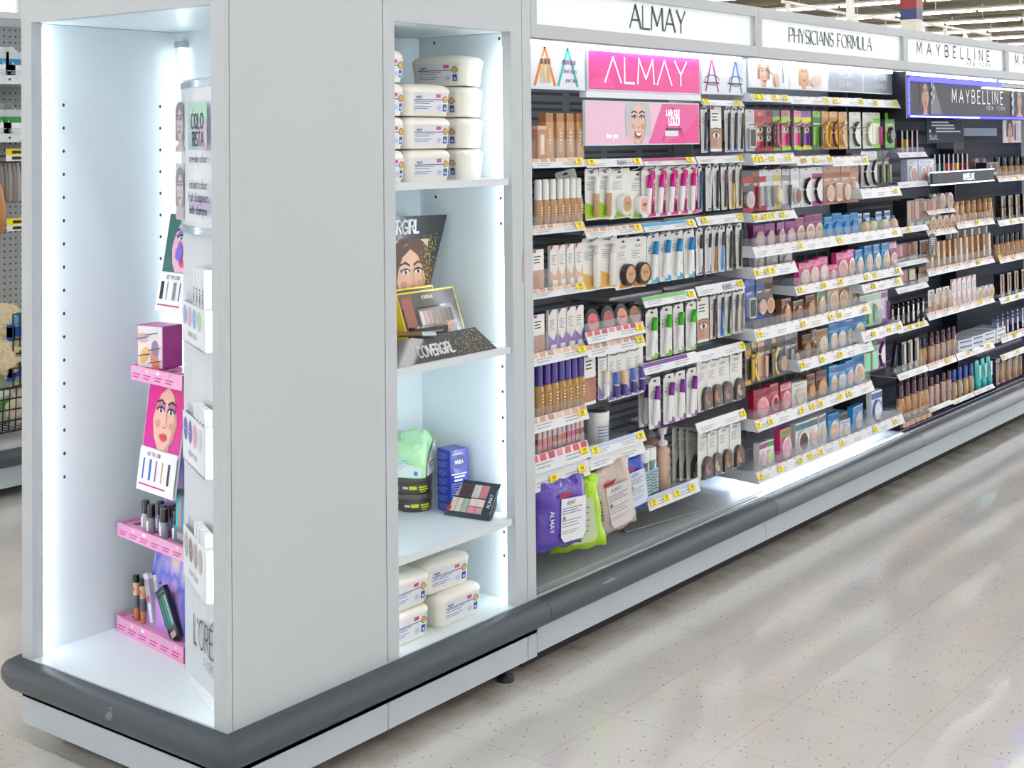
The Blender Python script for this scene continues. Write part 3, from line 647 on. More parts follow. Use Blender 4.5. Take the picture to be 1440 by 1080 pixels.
@kind('face wipes')
def wipes_pack(col='5a3fb4', w=.185, h=.185, d=.07, accent='f1f1f6', brandc='f0f0f8', badge='b01c38', blob=None):
    t = thing('wipes_pack'); a = MB(); m = M(col, .22, kind='foil', coat=.5); loops = []
    nx, nz = 14, 12
    vs = []; fs = []
    for sgn in (-1, 1):
        for j in range(nz+1):
            for i in range(nx+1):
                u, v = i/nx, j/nz; e = (max(0, 1-abs(2*u-1)**4)*max(0, 1-abs(2*v-1)**5))**.6
                wob = .004*math.sin(9*u+5*v+sgn)*e+.003*math.sin(23*v+7*u)*(1-e)
                pin = 1-.05*math.sin(math.pi*v)
                vs.append(((u-.5)*w*pin+.003*math.sin(14*v), sgn*(d/2*e+.0008)+wob, v*h+.003*math.sin(17*u)))
    o = 0
    for s_ in range(2):
        for j in range(nz):
            for i in range(nx): q = s_*(nx+1)*(nz+1)+j*(nx+1)+i; fs.append((q, q+1, q+nx+2, q+nx+1))
    a.add(vs, fs, m, True)
    a.flat([(-.018, h-.012), (-.010, h-.016), (.010, h-.016), (.018, h-.012), (0, h-.006)], -.0035, INK); a.build('pouch', t)
    b = MB(); yy = -d/2-.0062
    b.flat([(w*-.19, h*.22), (w*-.12, h*.14), (w*.26, h*.14), (w*.33, h*.22), (w*.33, h*.74), (w*-.19, h*.76)], yy, M(accent, .35))
    b.text('ALMAY', w*.02, h*.66, h*.055, yy-.0005, M('5c5f7a', .5), t=.12); b.lines(-w*.17, h*.62, w*.42, 3, h*.035, yy-.0005, M('7a7fa6', .5)); b.lines(-w*.17, h*.45, w*.4, 3, h*.04, yy-.0005, M('a6a9be', .5)); b.lines(-w*.17, h*.3, w*.36, 2, h*.03, yy-.0005, M('a6a9be', .5))
    b.ell(-w*.13, h*.48, .006, .006, yy-.001, M('4da03c', .5), 10)
    b.flat([(-w*.24, h*.83), (w*.06, h*.84), (-w*.02, h*.78), (-w*.22, h*.78)], yy-.0008, M(badge, .4)); b.build('front_label', t)
    c = MB(); c.M = Matrix.Translation((-w*.34, 0, h*.68)) @ Matrix.Rotation(R(90), 4, 'Y') @ Matrix.Translation((0, 0, 0)); c.text('ALMAY', h*.22, -.009, h*.09, -d/2-.001, M(brandc, .5), t=.12, sp=.2); c.M = Matrix.Identity(4); c.build('brand_lettering', t)
    return t
@kind('lotion bottle')
def pump_bottle(body='c9a793', pump='eeeeec', h=.19, w=.032, label=1):
    t = thing('pump_bottle'); a = MB(); a.lathe(0, 0, [(w*.9, 0), (w, .004), (w, h*.66), (w*.5, h*.70), (w*.45, h*.72)], M(body, .2, coat=.4), 18, 1, .7)
    a.build('bottle', t); a = MB(); yy = -w*.7-.0012
    a.flat([(-.012, h*.6), (.012, h*.6), (0, h*.54)], yy, M('9c1b2c', .4)); a.lines(-w*.4, h*.5, w*.8, 4, h*.03, yy, M('5a4038', .5), .4); a.lines(-w*.4, h*.32, w*.7, 5, h*.03, yy, M('5a4038', .5), .4); a.build('label', t)
    a = MB(); a.lathe(0, 0, [(w*.5, h*.715), (w*.52, h*.78), (w*.2, h*.80), (w*.2, h*.90)], M(pump, .3), 14); a.lathe(0, 0, [(w*.42, h*.90), (w*.45, h*.96), (w*.3, h)], M(pump, .3), 12); a.box(-.006, w*1.0, -.006, .006, h*.955, h*.985, M(pump, .3)); a.build('pump', t); return t
@kind('toner bottle')
def toner_bottle(body='55808c', cap='eceded', h=.15, r=.03):
    t = thing('toner_bottle'); a = MB(); a.lathe(0, 0, [(r*.9, 0), (r, .004), (r, h*.74), (r*.7, h*.77)], M(body, .1, coat=.7), 18, 1, .8); a.build('bottle', t)
    a = MB(); a.rect(-r*.6, h*.12, r*.6, h*.6, -r*.8-.001, M('a9c3cf', .4)); a.lines(-r*.5, h*.54, r, 7, h*.055, -r*.8-.0015, M('41606c', .5)); a.build('label', t)
    a = MB(); a.lathe(0, 0, [(r*.92, h*.76), (r*.94, h*.98), (r*.8, h)], M(cap, .25), 18, 1, .85); a.build('cap', t); return t
@kind('jar')
def pad_jar(body='eef0ee', h=.085, r=.037):
    t = thing('pad_jar'); a = MB(); a.lathe(0, 0, [(r*.93, 0), (r*.96, .003), (r*.96, h*.7)], M(body, .3), 22); a.build('jar', t)
    a = MB(); a.lathe(0, 0, [(r*1.02, h*.68), (r*1.02, h*.97), (r*.95, h)], M('f4f5f3', .3), 22); a.ell(0, 0, 0, 0, 0, INK); a.lathe(0, 0, [(r*.8, h*1.001), (r*.8, h*1.003)], M('55607c', .4), 22); a.build('lid', t)
    a = MB(); n = 8
    for i in range(n):
        t0, t1 = R(-140+100*i/n), R(-140+100*(i+1)/n); q = r*.965
        a.poly([(q*math.cos(t0), q*math.sin(t0), h*.1), (q*math.cos(t1), q*math.sin(t1), h*.1), (q*math.cos(t1), q*math.sin(t1), h*.6), (q*math.cos(t0), q*math.sin(t0), h*.6)], M('d7dde6', .4))
        q += .0004; 
        for k in range(4): a.poly([(q*math.cos(t0), q*math.sin(t0), h*(.2+.1*k)), (q*math.cos(t1), q*math.sin(t1), h*(.2+.1*k)), (q*math.cos(t1), q*math.sin(t1), h*(.23+.1*k)), (q*math.cos(t0), q*math.sin(t0), h*(.23+.1*k))], M('6b7fa6', .5))
    a.build('label', t); return t
@kind('concealer stick')
def stick_card(cap='3a2f86', body='4a3f9e', accent='8d7cc8', w=.052, h=.15, short=0):
    t = thing('carded_stick'); a = cardmesh(w, h, nl=7, top='c2273a'); a.flat([(-w*.5, .003), (w*.2, .003), (-w*.5, h*.3)], -.0004, M(accent, .4)); a.build('backing_card', t)
    b = MB(); rod(b, .002, .012, .002, .045, -.011, [(.0095, 0), (.0095, 1)], M(cap, .2, coat=.5)); rod(b, .002, .048, .001, .082, -.011, [(.0085, 0), (.0085, .95), (.005, 1)], M(body, .2, coat=.5)); b.build('stick', t)
    b = MB(); rod(b, .002, .0445, .002, .0485, -.011, [(.0098, 0), (.0098, 1)], M('d8d6e4', .2, .7)); b.build('ring', t); return t
@kind('carded make-up')
def hang_card(col='e8186c', c2='8ac926', w=.062, h=.14, eye=0, pod='2a2226', pods='tube', txt='', tc='ffffff'):
    """bright blister card with printed head and one moulded product"""
    t = thing('blister_card'); a = MB(); a.plate(a.rr(-w/2, 0, w/2, h, .005, 3), 0, .0012, M(col, .3, coat=.4))
    a.rect(-w*.5, h*.70, w*.5, h*.84, -.0004, M(c2, .4)); a.rect(-w*.5, 0, w*.5, h*.12, -.0004, M(c2, .4))
    a.flat([(-.008, h-.008), (.008, h-.008), (.004, h-.005), (-.004, h-.005)], -.0006, INK)
    if txt: a.text(txt, 0, h*.865, h*.085, -.0006, M(tc, .5), t=.16, sp=.2)
    a.lines(-w*.35, h*.68, w*.6, 2, h*.03, -.0006, M(tc, .5))
    if eye:
        for k in range(eye):
            z = h*(.52-.2*k); a.rect(-w*.46, z-h*.09, w*.46, z+h*.1, -.0005, M('e4bda4', .5)); a.ell(0, z, w*.3, h*.045, -.0008, M('f6f3ef', .4)); a.ell(0, z, w*.11, h*.042, -.001, M('4b5a3a', .3), 10); a.ell(0, z, w*.05, h*.02, -.0012, BLACK, 8); a.stroke(arc(0, z-h*.01, w*.34, h*.07, 20, 160, 7), h*.014, -.0012, BLACK); a.stroke(arc(0, z+h*.02, w*.4, h*.075, 40, 150, 6), h*.016, -.0012, M('5a4030', .5))
    a.build('backing_card', t); b = MB()
    if pods == 'tube': rod(b, w*.3, h*.08, w*.34, h*.6, -.008, [(.003, 0), (.006, .1), (.0065, 1)], M(pod, .25, coat=.5))
    elif pods == 'curve':
        pts = [(x, -.008, z) for x, z in arc(w*.35, h*.4, w*.62, h*.34, 110, 250, 10)]; b.tube(pts, .006, M(pod, .2, .3), 8)
    elif pods == 'disc': b.ycyl(0, h*.3, w*.4, w*.4, -.012, 0, M('d9dadd', .15, .4)); b.ycyl(0, h*.3, w*.33, w*.33, -.013, -.012, M(pod, .5))
    elif pods == 'wide': b.plate(b.rr(-w*.36, h*.08, w*.36, h*.56, .008, 4), -.012, 0, M('cfd2d8', .15, .3)); b.rect(-w*.28, h*.12, w*.28, h*.52, -.0126, M(pod, .4))
    elif pods == 'oval': b.ring([[(w*.36*k*math.cos(q*math.pi/8), yy, h*.36+h*.24*k*math.sin(q*math.pi/8)) for q in range(16)] for k, yy in ((1, 0), (.96, -.008), (.7, -.014))], M(pod, .2, coat=.6))
    b.build('product', t); return t
@kind('boxed powder')
def window_box(col='1f9fdc', w=.07, h=.085, d=.022, pan='d7b48e', band='ffffff', ring='e6e3de', shape='round', lay=0):
    t = thing('window_box'); a = MB(); a.box(-w/2, w/2, -d, 0, 0, h, M(col, .3, coat=.3)); a.rect(-w*.5, h*.76, w*.5, h*.94, -d-.0004, M(band, .4)); a.lines(-w*.36, h*.9, w*.6, 2, h*.05, -d-.0008, M('6d7484', .5)); a.build('box', t)
    b = MB(); r = min(w*.42, h*.34)
    if shape == 'round': b.ycyl(0, h*.38, r, r*1.05, -d-.006, -d, M(ring, .15, .3)); b.ell(0, h*.38, r*.78, r*.82, -d-.0064, M(pan, .45, kind='powder'))
    else:
        b.box(-w*.4, w*.4, -d-.004, -d, h*.08, h*.70, M('ccd0d6', .12, .2))
        for k in range(3): b.rect(-w*.34+k*w*.235, h*.13, -w*.34+k*w*.235+w*.2, h*.65, -d-.0045, M([pan, ring, pan][k], .5))
    b.build('compact', t); return t
@kind('palette')
def palette_box(col='1c1a1c', pans=('c99a86', 'b77f6c', 'e0c0ac', '8d5f50'), w=.075, h=.06, d=.014):
    t = thing('palette'); a = MB(); a.box(-w/2, w/2, -d, 0, 0, h, M(col, .2, coat=.5)); a.build('case', t); b = MB(); n = len(pans)
    for k, c in enumerate(pans): b.rect(-w*.44+k*w*.88/n, h*.3, -w*.44+(k+.9)*w*.88/n, h*.92, -d-.0005, M(c, .5))
    b.rect(-w*.3, h*.08, w*.3, h*.2, -d-.0005, M('b9b4b0', .4)); b.build('pans', t); return t
@kind('beauty sponge egg')
def egg(col='e9c77e', h=.06, r=.022):
    t = thing('egg_blister'); a = MB(); a.plate(a.rr(-r*1.3, 0, r*1.3, h*1.35, .004, 3), 0, .0012, M('eef2f6', .3)); a.rect(-r*1.2, h*1.02, r*1.2, h*1.25, -.0004, M('3f8fd0', .4)); a.build('backing_card', t)
    b = MB(); b.lathe(0, -r, [(r*.3, .002), (r*.8, .010), (r, .025), (r*.8, .043), (r*.3, .056)], M(col, .3, coat=.6), 14); b.build('egg', t)
    b = MB(); b.lathe(0, -r, [(r*.5, .05), (r*.4, .060), (r*.1, .064)], M('3f7fd0', .3), 12); b.build('tip', t); return t
@kind('squeeze tube')
def squeeze_tube(col='37c7c4', cap='2aa5a6', h=.12, w=.034, lab='eafcfa'):
    t = thing('squeeze_tube'); a = MB(); n = 12; loops = []
    for z, k, f in ((h*.15, .36, 1), (h*.3, .45, .8), (h*.7, .5, .5), (h, .52, .05)):
        loops.append([(w*k*math.cos(2*math.pi*i/n), w*.4*f*math.sin(2*math.pi*i/n), z) for i in range(n)])
    a.ring(loops, M(col, .3, coat=.3)); a.build('tube', t)
    b = MB(); b.lathe(0, 0, [(w*.34, 0), (w*.36, h*.15)], M(cap, .3), 12); b.build('cap', t)
    b = MB(); b.flat([(-w*.2, h*.35), (w*.2, h*.35), (w*.22, h*.85), (-w*.22, h*.85)], -w*.36, M(lab, .4)); b.build('label', t); return t
@kind('box')
def flat_box(col='eef1f5', w=.13, h=.02, d=.10, c2='5577aa'):
    t = thing('wipes_sleeve'); a = MB(); a.box(-w/2, w/2, -d, 0, 0, h, M(col, .25, coat=.4)); a.build('pack', t)
    b = MB(); b.box(-w*.4, w*.4, -d-.0006, -d, h*.3, h*.7, M(c2, .4))
    b.add([(-w*.4, -d*.85, h+.0005), (w*.4, -d*.85, h+.0005), (w*.4, -d*.6, h+.0005), (-w*.4, -d*.6, h+.0005)], [(0, 1, 2, 3)], M('8fa3c4', .5))
    b.add([(-w*.3, -d*.45, h+.0005), (w*.3, -d*.45, h+.0005), (w*.3, -d*.4, h+.0005), (-w*.3, -d*.4, h+.0005)], [(0, 1, 2, 3)], M('8fa3c4', .5)); b.build('label', t); return t

# ---------------------------------------------------------------- portraits printed on posters
def portrait(a, cx, cz, s, y, skin='e8bfa6', hair='6b4a34', lip='c23b4a', smile=0, turn=0, iris='4a5a4a', long=1, shadow='cf9c84', brow=None, eyeshadow=None, side=1):
    """a woman's face, s = face height, layered flat print"""
    e = [0]
    def Y(): e[0] += 1; return y-.00009*e[0]
    X = lambda q: cx+q*s*.5; Z = lambda q: cz+q*s*.5
    F = lambda pts, m: a.flat([(X(p), Z(q)) for p, q in pts], Y(), m)
    E = lambda px, pz, rx_, rz_, m, rot=0, n=14: a.ell(X(px), Z(pz), rx_*s*.5, rz_*s*.5, Y(), m, n, rot)
    H = M(hair, .5); S = M(skin, .5); D = M(shadow, .5); t = turn*.12
    F([(p*1.02+t*.3, q) for p, q in arc(0, .25, .98, .98, 0, 180, 14)]+[(-1.0, -.2), (-.95, -1.5*long), (-.3, -1.6*long), (.45, -1.6*long), (1.0, -1.45*long), (1.0, -.2)], H)
    F([(-.3, -.6), (.32, -.6), (.36, -1.25), (.95, -1.5), (.95, -1.75), (-.95, -1.75), (-.9, -1.5), (-.32, -1.25)], D)
    F([(.66*math.cos(R(q)), .1+.9*math.sin(R(q))) for q in range(0, 181, 15)]+[(-.64, -.2), (-.52, -.6), (-.26, -.92), (0, -1.0), (.26, -.92), (.52, -.6), (.64, -.2)], S)
    F([(.66, .1), (.64, -.2), (.52, -.6), (.26, -.92), (.05, -1.0), (.34, -.66), (.47, -.2), (.5, .3)] if side > 0 else [(-.66, .1), (-.64, -.2), (-.52, -.6), (-.26, -.92), (-.05, -1.0), (-.34, -.66), (-.47, -.2), (-.5, .3)], D)
    E(-.38+t, -.25, .15, .12, M(shadow, .5)); E(.36+t, -.25, .13, .11, M('df9c8c', .5))
    F([(-.70, -.3), (-.68, .5), (-.40, .86), (.1, 1.04), (.0, .80), (-.36, .58), (-.56, .2)], H); F([(.70, -.3), (.72, .4), (.48, .86), (.05, 1.04), (.02, .82), (.34, .62), (.54, .25)], H)
    for sx in (-1, 1):
        ex = sx*.28+t
        if eyeshadow: E(ex, .22, .22, .13, M(eyeshadow, .5), sx*8)
        E(ex, .14, .165, .075, M('f4f0ee', .4)); E(ex+t*.2, .14, .072, .072, M(iris, .4)); E(ex+t*.2, .14, .034, .034, BLACK, 0, 8); E(ex+.03+t*.2, .17, .018, .018, M('ffffff', .4), 0, 6)
        a.stroke([(X(p), Z(q)) for p, q in arc(ex, .10, .19, .13, 15, 165, 7)], .05*s*.5, Y(), BLACK)
        if sx*turn >= -1: a.stroke([(X(ex+sx*.17), Z(.13)), (X(ex+sx*.25), Z(.22))], .035*s*.5, Y(), BLACK)
        a.stroke([(X(ex-sx*.18), Z(.33)), (X(ex), Z(.42)), (X(ex+sx*.24), Z(.35))], .06*s*.5, Y(), M(brow or '4a3226', .5))
    a.stroke([(X(.05+t), Z(.1)), (X(.09+t), Z(-.2)), (X(.12+t), Z(-.27))], .028*s*.5, Y(), D)
    E(.0+t, -.31, .12, .03, D); E(-.06+t, -.31, .025, .016, M('8a5546', .5), 0, 6); E(.07+t, -.31, .025, .016, M('8a5546', .5), 0, 6)
    L = M(lip, .35)
    if smile:
        F([(-.30+t, -.46), (0+t, -.50), (.30+t, -.46), (.2+t, -.72), (0+t, -.80), (-.2+t, -.72)], L); F([(-.24+t, -.50), (0+t, -.53), (.24+t, -.50), (.14+t, -.63), (0+t, -.66), (-.14+t, -.63)], M('fcfcfc', .4))
        if smile > 1: F([(-.14+t, -.64), (0+t, -.67), (.14+t, -.64), (.08+t, -.72), (0+t, -.74), (-.08+t, -.72)], M('7a2430', .4))
    else:
        F([(-.22+t, -.56), (-.07+t, -.48), (0+t, -.50), (.07+t, -.48), (.22+t, -.56)], L); F([(-.22+t, -.565), (.22+t, -.565), (.1+t, -.68), (0+t, -.70), (-.1+t, -.68)], L); a.stroke([(X(-.2+t), Z(-.562)), (X(.2+t), Z(-.562))], .018*s*.5, Y(), M('7a2430', .4))

# ================================================================ END UNIT CONTENTS
@kind('wipes tub')
def wipes_tub(w=.168, d=.105, h=.078):
    t = thing('wipes_tub'); IV = M('f1eee2', .3, coat=.3)
    def loop(k, kk, z, n=5):
        r = .022; pts = []
        for cx, cy, a0 in ((w/2-r, -d/2+r, -90), (w/2-r, d/2-r, 0), (-w/2+r, d/2-r, 90), (-w/2+r, -d/2+r, 180)):
            for q in range(n+1): a_ = R(a0+90*q/n); pts.append(((cx+r*math.cos(a_))*k, (cy+r*math.sin(a_))*kk, z))
        return pts
    a = MB(); a.ring([loop(.90, .88, 0), loop(.92, .90, .004), loop(.985, .98, h*.70), loop(.985, .98, h*.74)], IV); a.build('tub', t)
    a = MB(); a.ring([loop(1.0, 1.0, h*.72), loop(1.0, 1.0, h*.80), loop(.96, .94, h*.88), loop(.86, .82, h*.95), loop(.6, .55, h*.995)], IV)
    a.ring([[(.03*math.cos(q*math.pi/8), -.012+.018*math.sin(q*math.pi/8), z) for q in range(16)] for z in (h*.97, h*1.0)], M('e9e4d4', .35)); a.build('lid', t)
    a = MB(); a.M = Matrix.Translation((0, -d/2*.905-.0004, .004)) @ Matrix.Rotation(R(4.6), 4, 'X')
    x0, x1, z1 = -w*.34, w*.40, h*.66
    a.rect(x0, h*.06, x1, z1, 0, M('e6e9f0', .4)); a.rect(x0, h*.44, x1, h*.465, -.0003, M('3b3f86', .4)); a.text('equate', x0+.017, h*.51, h*.09, -.0004, M('3b3f86', .5), t=.15) 
    a.rect(x0+.012, h*.485, x0+.024, h*.495, -.0004, M('d8452e', .5)); a.rect(w*.13, h*.52, w*.23, h*.63, -.0004, M('e0508c', .4))
    a.lines(x0+.003, h*.41, w*.4, 2, h*.06, -.0003, M('6f77a8', .5)); a.lines(x0+.003, h*.25, w*.36, 2, h*.06, -.0003, M('6f77a8', .5))
    a.ell(w*.33, h*.47, .0085, .0085, -.0006, M('3b3f86', .4)); a.ell(w*.33, h*.47, .007, .007, -.0009, M('e0b53c', .4)); a.rect(w*.29, h*.10, w*.37, h*.32, -.0006, M('3a4aa0', .4)); a.ell(w*.33, h*.18, .0035, .0035, -.0009, M('d8e0f0', .4)); a.ell(w*.2, h*.2, .008, .006, -.0006, M('c3cbe2', .4)); a.build('label', t)
    return t
TOPS, MIDS, LOWS = 1.262, .838, .409
gt = 'cream wipes tubs on the top recess shelf'
for k in range(4):
    lv = ['at the bottom', 'second from bottom', 'third from bottom', 'topmost'][k]
    z = TOPS+.0782*k
    if k < 3: put('wipes_tub', (.680, .098, z), 'cream wipes tub, middle stack of the upper recess, %s' % lv, gt)
    put('wipes_tub', (.868, .15, z), 'cream wipes tub turned sideways, right stack of upper recess, %s' % lv, gt, rot=-90 if k < 3 else -84)
for k in range(4):
    lv = ['at the bottom', 'second from bottom', 'third from bottom', 'topmost'][k]
    put('wipes_tub', (.5345, .095, TOPS+.0782*k), 'cream wipes tub half hidden by frame, left stack of upper recess, %s' % lv, gt, w=.114)
gt = 'cream wipes tubs on the recess floor'
put('wipes_tub', (.578, .092, .191), 'cream wipes tub at the bottom of the left stack on the recess floor', gt, rot=0)
put('wipes_tub', (.578, .092, .2695), 'cream wipes tub on top of the left stack on the recess floor', gt, rot=0)
put('wipes_tub', (.775, .094, .191), 'cream wipes tub at the bottom of the right stack on the recess floor', gt, rot=0)
put('wipes_tub', (.752, .112, .2695), 'cream wipes tub on top of the right stack, set back behind the others', gt, rot=-3)

# --- brand display on the middle shelf
GLT = M('d8c25a', .4, kind='glitter'); NOIR = M('2c2d31', .35, coat=.3)
t = thing('cosmetics_display_stand', 'black cardboard make-up stand with smiling brunette portrait and gold glitter, on the recess shelf', 'display stand')
a = MB(); a.slab([(.50, .03), (.84, .03), (.80, .27), (.53, .27)], MIDS, MIDS+.022, NOIR)
a.add([(.50, .016, MIDS), (.892, .016, MIDS), (.846, .05, MIDS+.056), (.52, .05, MIDS+.056), (.50, .03, MIDS), (.885, .03, MIDS), (.84, .06, MIDS+.05), (.52, .06, MIDS+.05)], [(0, 1, 2, 3), (7, 6, 5, 4), (0, 4, 5, 1), (1, 5, 6, 2), (2, 6, 7, 3), (3, 7, 4, 0)], NOIR)
a.M = Matrix.Translation((0, .016, MIDS)) @ Matrix.Rotation(-math.atan2(.034, .056), 4, 'X')
a.text('COVERGIRL', .672, .014, .026, -.0008, M('e9e9ec', .4), t=.2, sp=.14, wx=.82)
random.seed(3)
for k in range(420):
    x = random.gauss(.80, .05); z = random.uniform(.003, .061)
    if .68 < x < .888-.7*z: s_ = random.uniform(.0007, .0016); a.rect(x, z, x+s_, z+s_*1.2, -.0012, M(random.choice(['e8d27a', 'f4ecb0', 'b89a40']), .3))
a.M = Matrix.Identity(4); a.build('tray', t)
a = MB(); by = .20
a.M = Matrix.Translation((0, by, MIDS+.02)) @ Matrix.Rotation(R(-3), 4, 'X')
a.plate([(.58, 0), (.80, 0), (.938, .308), (.47, .318)], 0, .004, NOIR)
a.text('COVERGIRL', .735, .268, .032, -.0012, M('f2f2f4', .4), t=.19, sp=.14, wx=.9, slant=.12)
a.flat([(.588, .02), (.792, .02), (.86, .25), (.52, .255)], -.0006, M('d9c3b4', .5))
a.build('header_card', t)
b = MB(); b.M = a.M; b.clip = (.53, .02, .86, .255); portrait(b, .785, .160, .165, -.001, skin='e6b898', hair='5e4030', smile=1, lip='c4565a', turn=.3, long=.55, iris='3a3028')
b.clip = None
for k in range(330):
    z = random.uniform(.03, .26); x = .80+.24*z+random.gauss(0, .016)
    if x < .796+.44*z: s_ = random.uniform(.0012, .0026); b.rect(x, z, x+s_, z+s_, -.0048, M(random.choice(['e8d21a', 'f4ec60', 'c8aa20']), .3))
b.build('portrait_print', t)
@kind('gift box')
def nude_box(w=.215, h=.135, d=.035):
    t = thing('boxed_palette'); a = MB(); a.box(-w/2, w/2, 0, d, 0, h, M('e3c62e', .25, .35)); a.rect(-w*.485, h*.03, w*.485, h*.97, -.0006, M('2a2420', .2, coat=.6)); a.rect(-w*.485, h*.7, w*.485, h*.97, -.0009, M('5a534e', .25))
    a.text('COVERGIRL', 0, h*.84, .008, -.0014, M('f4f0e8', .4), t=.16); a.build('carton', t)
    b = MB(); b.rect(-w*.22, h*.12, w*.38, h*.66, -.0012, M('8d8078', .3)); b.rect(-w*.45, h*.1, -w*.28, h*.9, -.0012, M('9c5a44', .3))
    for k, c in enumerate(['efe4dc', 'd8c4b6', 'c4aaa0', 'a98f86', '9c9088', '8a7468', '6f5a50', '54443e']): b.rect(-w*.2+k*w*.071, h*.36, -w*.2+(k+.86)*w*.071, h*.62, -.0016, M(c, .4))
    b.text('nudes', w*.02, h*.17, h*.26, -.0022, M('f0b48a', .4), t=.1, sp=.2, wx=1.1); b.text('TRUNAKED', w*.3, h*.32, .007, -.0022, M('f0b48a', .4), t=.14, sp=.15)
    for k in range(8): b.rect(-w*.16+k*.012, h*.07, -w*.16+k*.012+.007, h*.11, -.0022, M('f0c8a8', .4))
    b.build('window', t); return t
put('nude_box', (.768, .100, MIDS+.0225), 'gold-edged palette carton leaning at the front of the black make-up stand', 'palette cartons on the black stand', tiltx=-20)
put('nude_box', (.716, .150, MIDS+.0225), 'second gold-edged palette carton standing behind the front one', 'palette cartons on the black stand', tiltx=-8)
a = MB(); a.M = Matrix.Translation((.70, .075, MIDS+.06)) @ Matrix.Rotation(R(-8), 4, 'Z'); a.box(-.05, .05, -.014, .014, -.008, .012, M('141416', .15, coat=.7)); a.box(-.035, .035, -.0146, -.014, -.002, .003, M('8a8a8c', .4)); tag(a.build('compact_case'), 'flat black compact lying on the edge of the black make-up stand', 'compact')
t = thing('concealer_pen', 'bronze and silver concealer pen lying on the black make-up stand', 'concealer')
def lyingrod(p0, p1, r, m, nm, par):
    a = MB(); a.tube([p0, p1], r, m, 12); a.build(nm, par)
lyingrod((.570, .062, MIDS+.068), (.640, .048, MIDS+.062), .0065, M('7a6238', .25, .5), 'barrel', t); lyingrod((.640, .048, MIDS+.062), (.682, .040, MIDS+.058), .006, M('cfd4d8', .2, .5), 'cap', t)
a = MB(); a.M = Matrix.Translation((.535, .06, MIDS+.052)) @ Matrix.Rotation(R(25), 4, 'X'); a.ycyl(0, .016, .022, .018, -.008, .008, M('8d6f4a', .2, .5)); a.ell(0, .016, .017, .014, -.0086, M('b59268', .3)); tag(a.build('round_compact'), 'round bronze compact half hidden at the left end of the black stand', 'compact')

# --- jars, box, palette on the lower shelf
@kind('jar')
def butter_jar(r=.047, h=.045):
    t = thing('body_butter_jar'); a = MB(); a.lathe(0, 0, [(r*.93, 0), (r, .004), (r, h*.62)], M('4a3f3a', .15, coat=.8), 30); a.build('jar', t)
    a = MB(); a.lathe(0, 0, [(r*.97, h*.62), (r*1.0, h*.66), (r*1.0, h*.95), (r*.96, h)], M('5a524e', .3, coat=.5), 30); a.build('lid', t)
    a = MB(); q = r*1.004
    def seg(a0, a1, z0, z1, m, k=0):
        n = 6
        for i in range(n):
            t0, t1 = R(a0+(a1-a0)*i/n), R(a0+(a1-a0)*(i+1)/n); qq = q+k*.0003; a.poly([(qq*math.cos(t0), qq*math.sin(t0), z0), (qq*math.cos(t1), qq*math.sin(t1), z0), (qq*math.cos(t1), qq*math.sin(t1), z1), (qq*math.cos(t0), qq*math.sin(t0), z1)], m)
    LM = M('d6e81a', .4); seg(-128, -104, .012, .021, LM); seg(-150, -131, .013, .019, M('d8d8d4', .4)); seg(-98, -66, .016, .020, LM); seg(-96, -62, .010, .0135, LM); seg(-92, -72, .005, .007, LM); a.build('label', t); return t
put('butter_jar', (.862, .272, LOWS), 'dark brown body butter jar with lime lettering, at the bottom of the pile', 'brown jars on the lower recess shelf', rot=-20)
put('butter_jar', (.862, .272, LOWS+.0455), 'dark brown body butter jar carrying the mint green wipes pack', 'brown jars on the lower recess shelf', rot=-26)
t = thing('wipes_packet', 'crumpled mint green and white wipes packet on top of the brown jars', 'face wipes')
a = MB(); MG = M('bdf0b8', .3, kind='foil', coat=.4); zb = LOWS+.0915; loops = []
MGm = Matrix.Translation((.848, .262, zb)) @ Matrix.Rotation(R(26), 4, 'Z')
for z, k in ((0, .93), (.010, 1), (.05, 1.0), (.078, .97), (.094, .84), (.099, .55)):
    lp = []
    for i in range(28):
        q = 2*math.pi*i/28; c_, s_ = math.cos(q), math.sin(q); rr_ = 1/(abs(c_)**7+abs(s_)**7)**(1/7)
        lp.append(tuple(MGm @ Vector((.050*k*rr_*c_+.0025*math.sin(5*q+z*90), .044*k*rr_*s_+.002*math.cos(7*q+z*60), z+(.012*c_*(z > .06))+.003*math.sin(6*q)*(z > .06)))))
    loops.append(lp)
a.ring(loops, MG); a.build('pouch', t)
a = MB(); a.M = MGm @ Matrix.Rotation(R(-90), 4, 'Z'); 
a.flat([(-.047, .004), (.038, .004), (.038, .03), (.0, .035), (-.047, .07)], -.0535, M('e4f0ee', .35)); a.lines(-.04, .045, .04, 4, .006, -.0538, M('a8c4c8', .5)); a.ell(.022, .014, .006, .006, -.0538, M('4f9aa0', .5))
a.M = MGm.copy(); a.flat([(-.036, .004), (.046, .004), (.046, .085), (.01, .07), (-.036, .03)], -.0475, M('eef4f0', .35)); a.lines(-.02, .035, .055, 2, .009, -.048, M('b8407c', .5)); a.lines(.005, .062, .035, 4, .005, -.048, M('8fa89a', .5)); a.ell(.024, .072, .012, .007, -.0482, M('7fae88', .5)); a.ell(.024, .072, .009, .005, -.0485, M('eef4f0', .5)); a.build('printed_label', t)
t = thing('body_oil_carton', 'tall royal blue body oil carton standing beside the brown jars', 'box')
a = MB(); a.M = Matrix.Translation((.876, .16, LOWS)) @ Matrix.Rotation(R(-13), 4, 'Z')
BLU = M('2338a8', .3, coat=.3); cw, ch = .055, .158; a.box(0, cw, 0, cw, 0, ch, BLU); a.build('carton', t); b = MB(); b.M = a.M
b.ell(cw/2, ch*.80, .019, .019, -.0006, M('0a1c78', .3), 24); b.text('NIVEA', cw/2, ch*.775, .0085, -.001, M('f4f6fa', .4), t=.2, wx=.9, sp=.2)
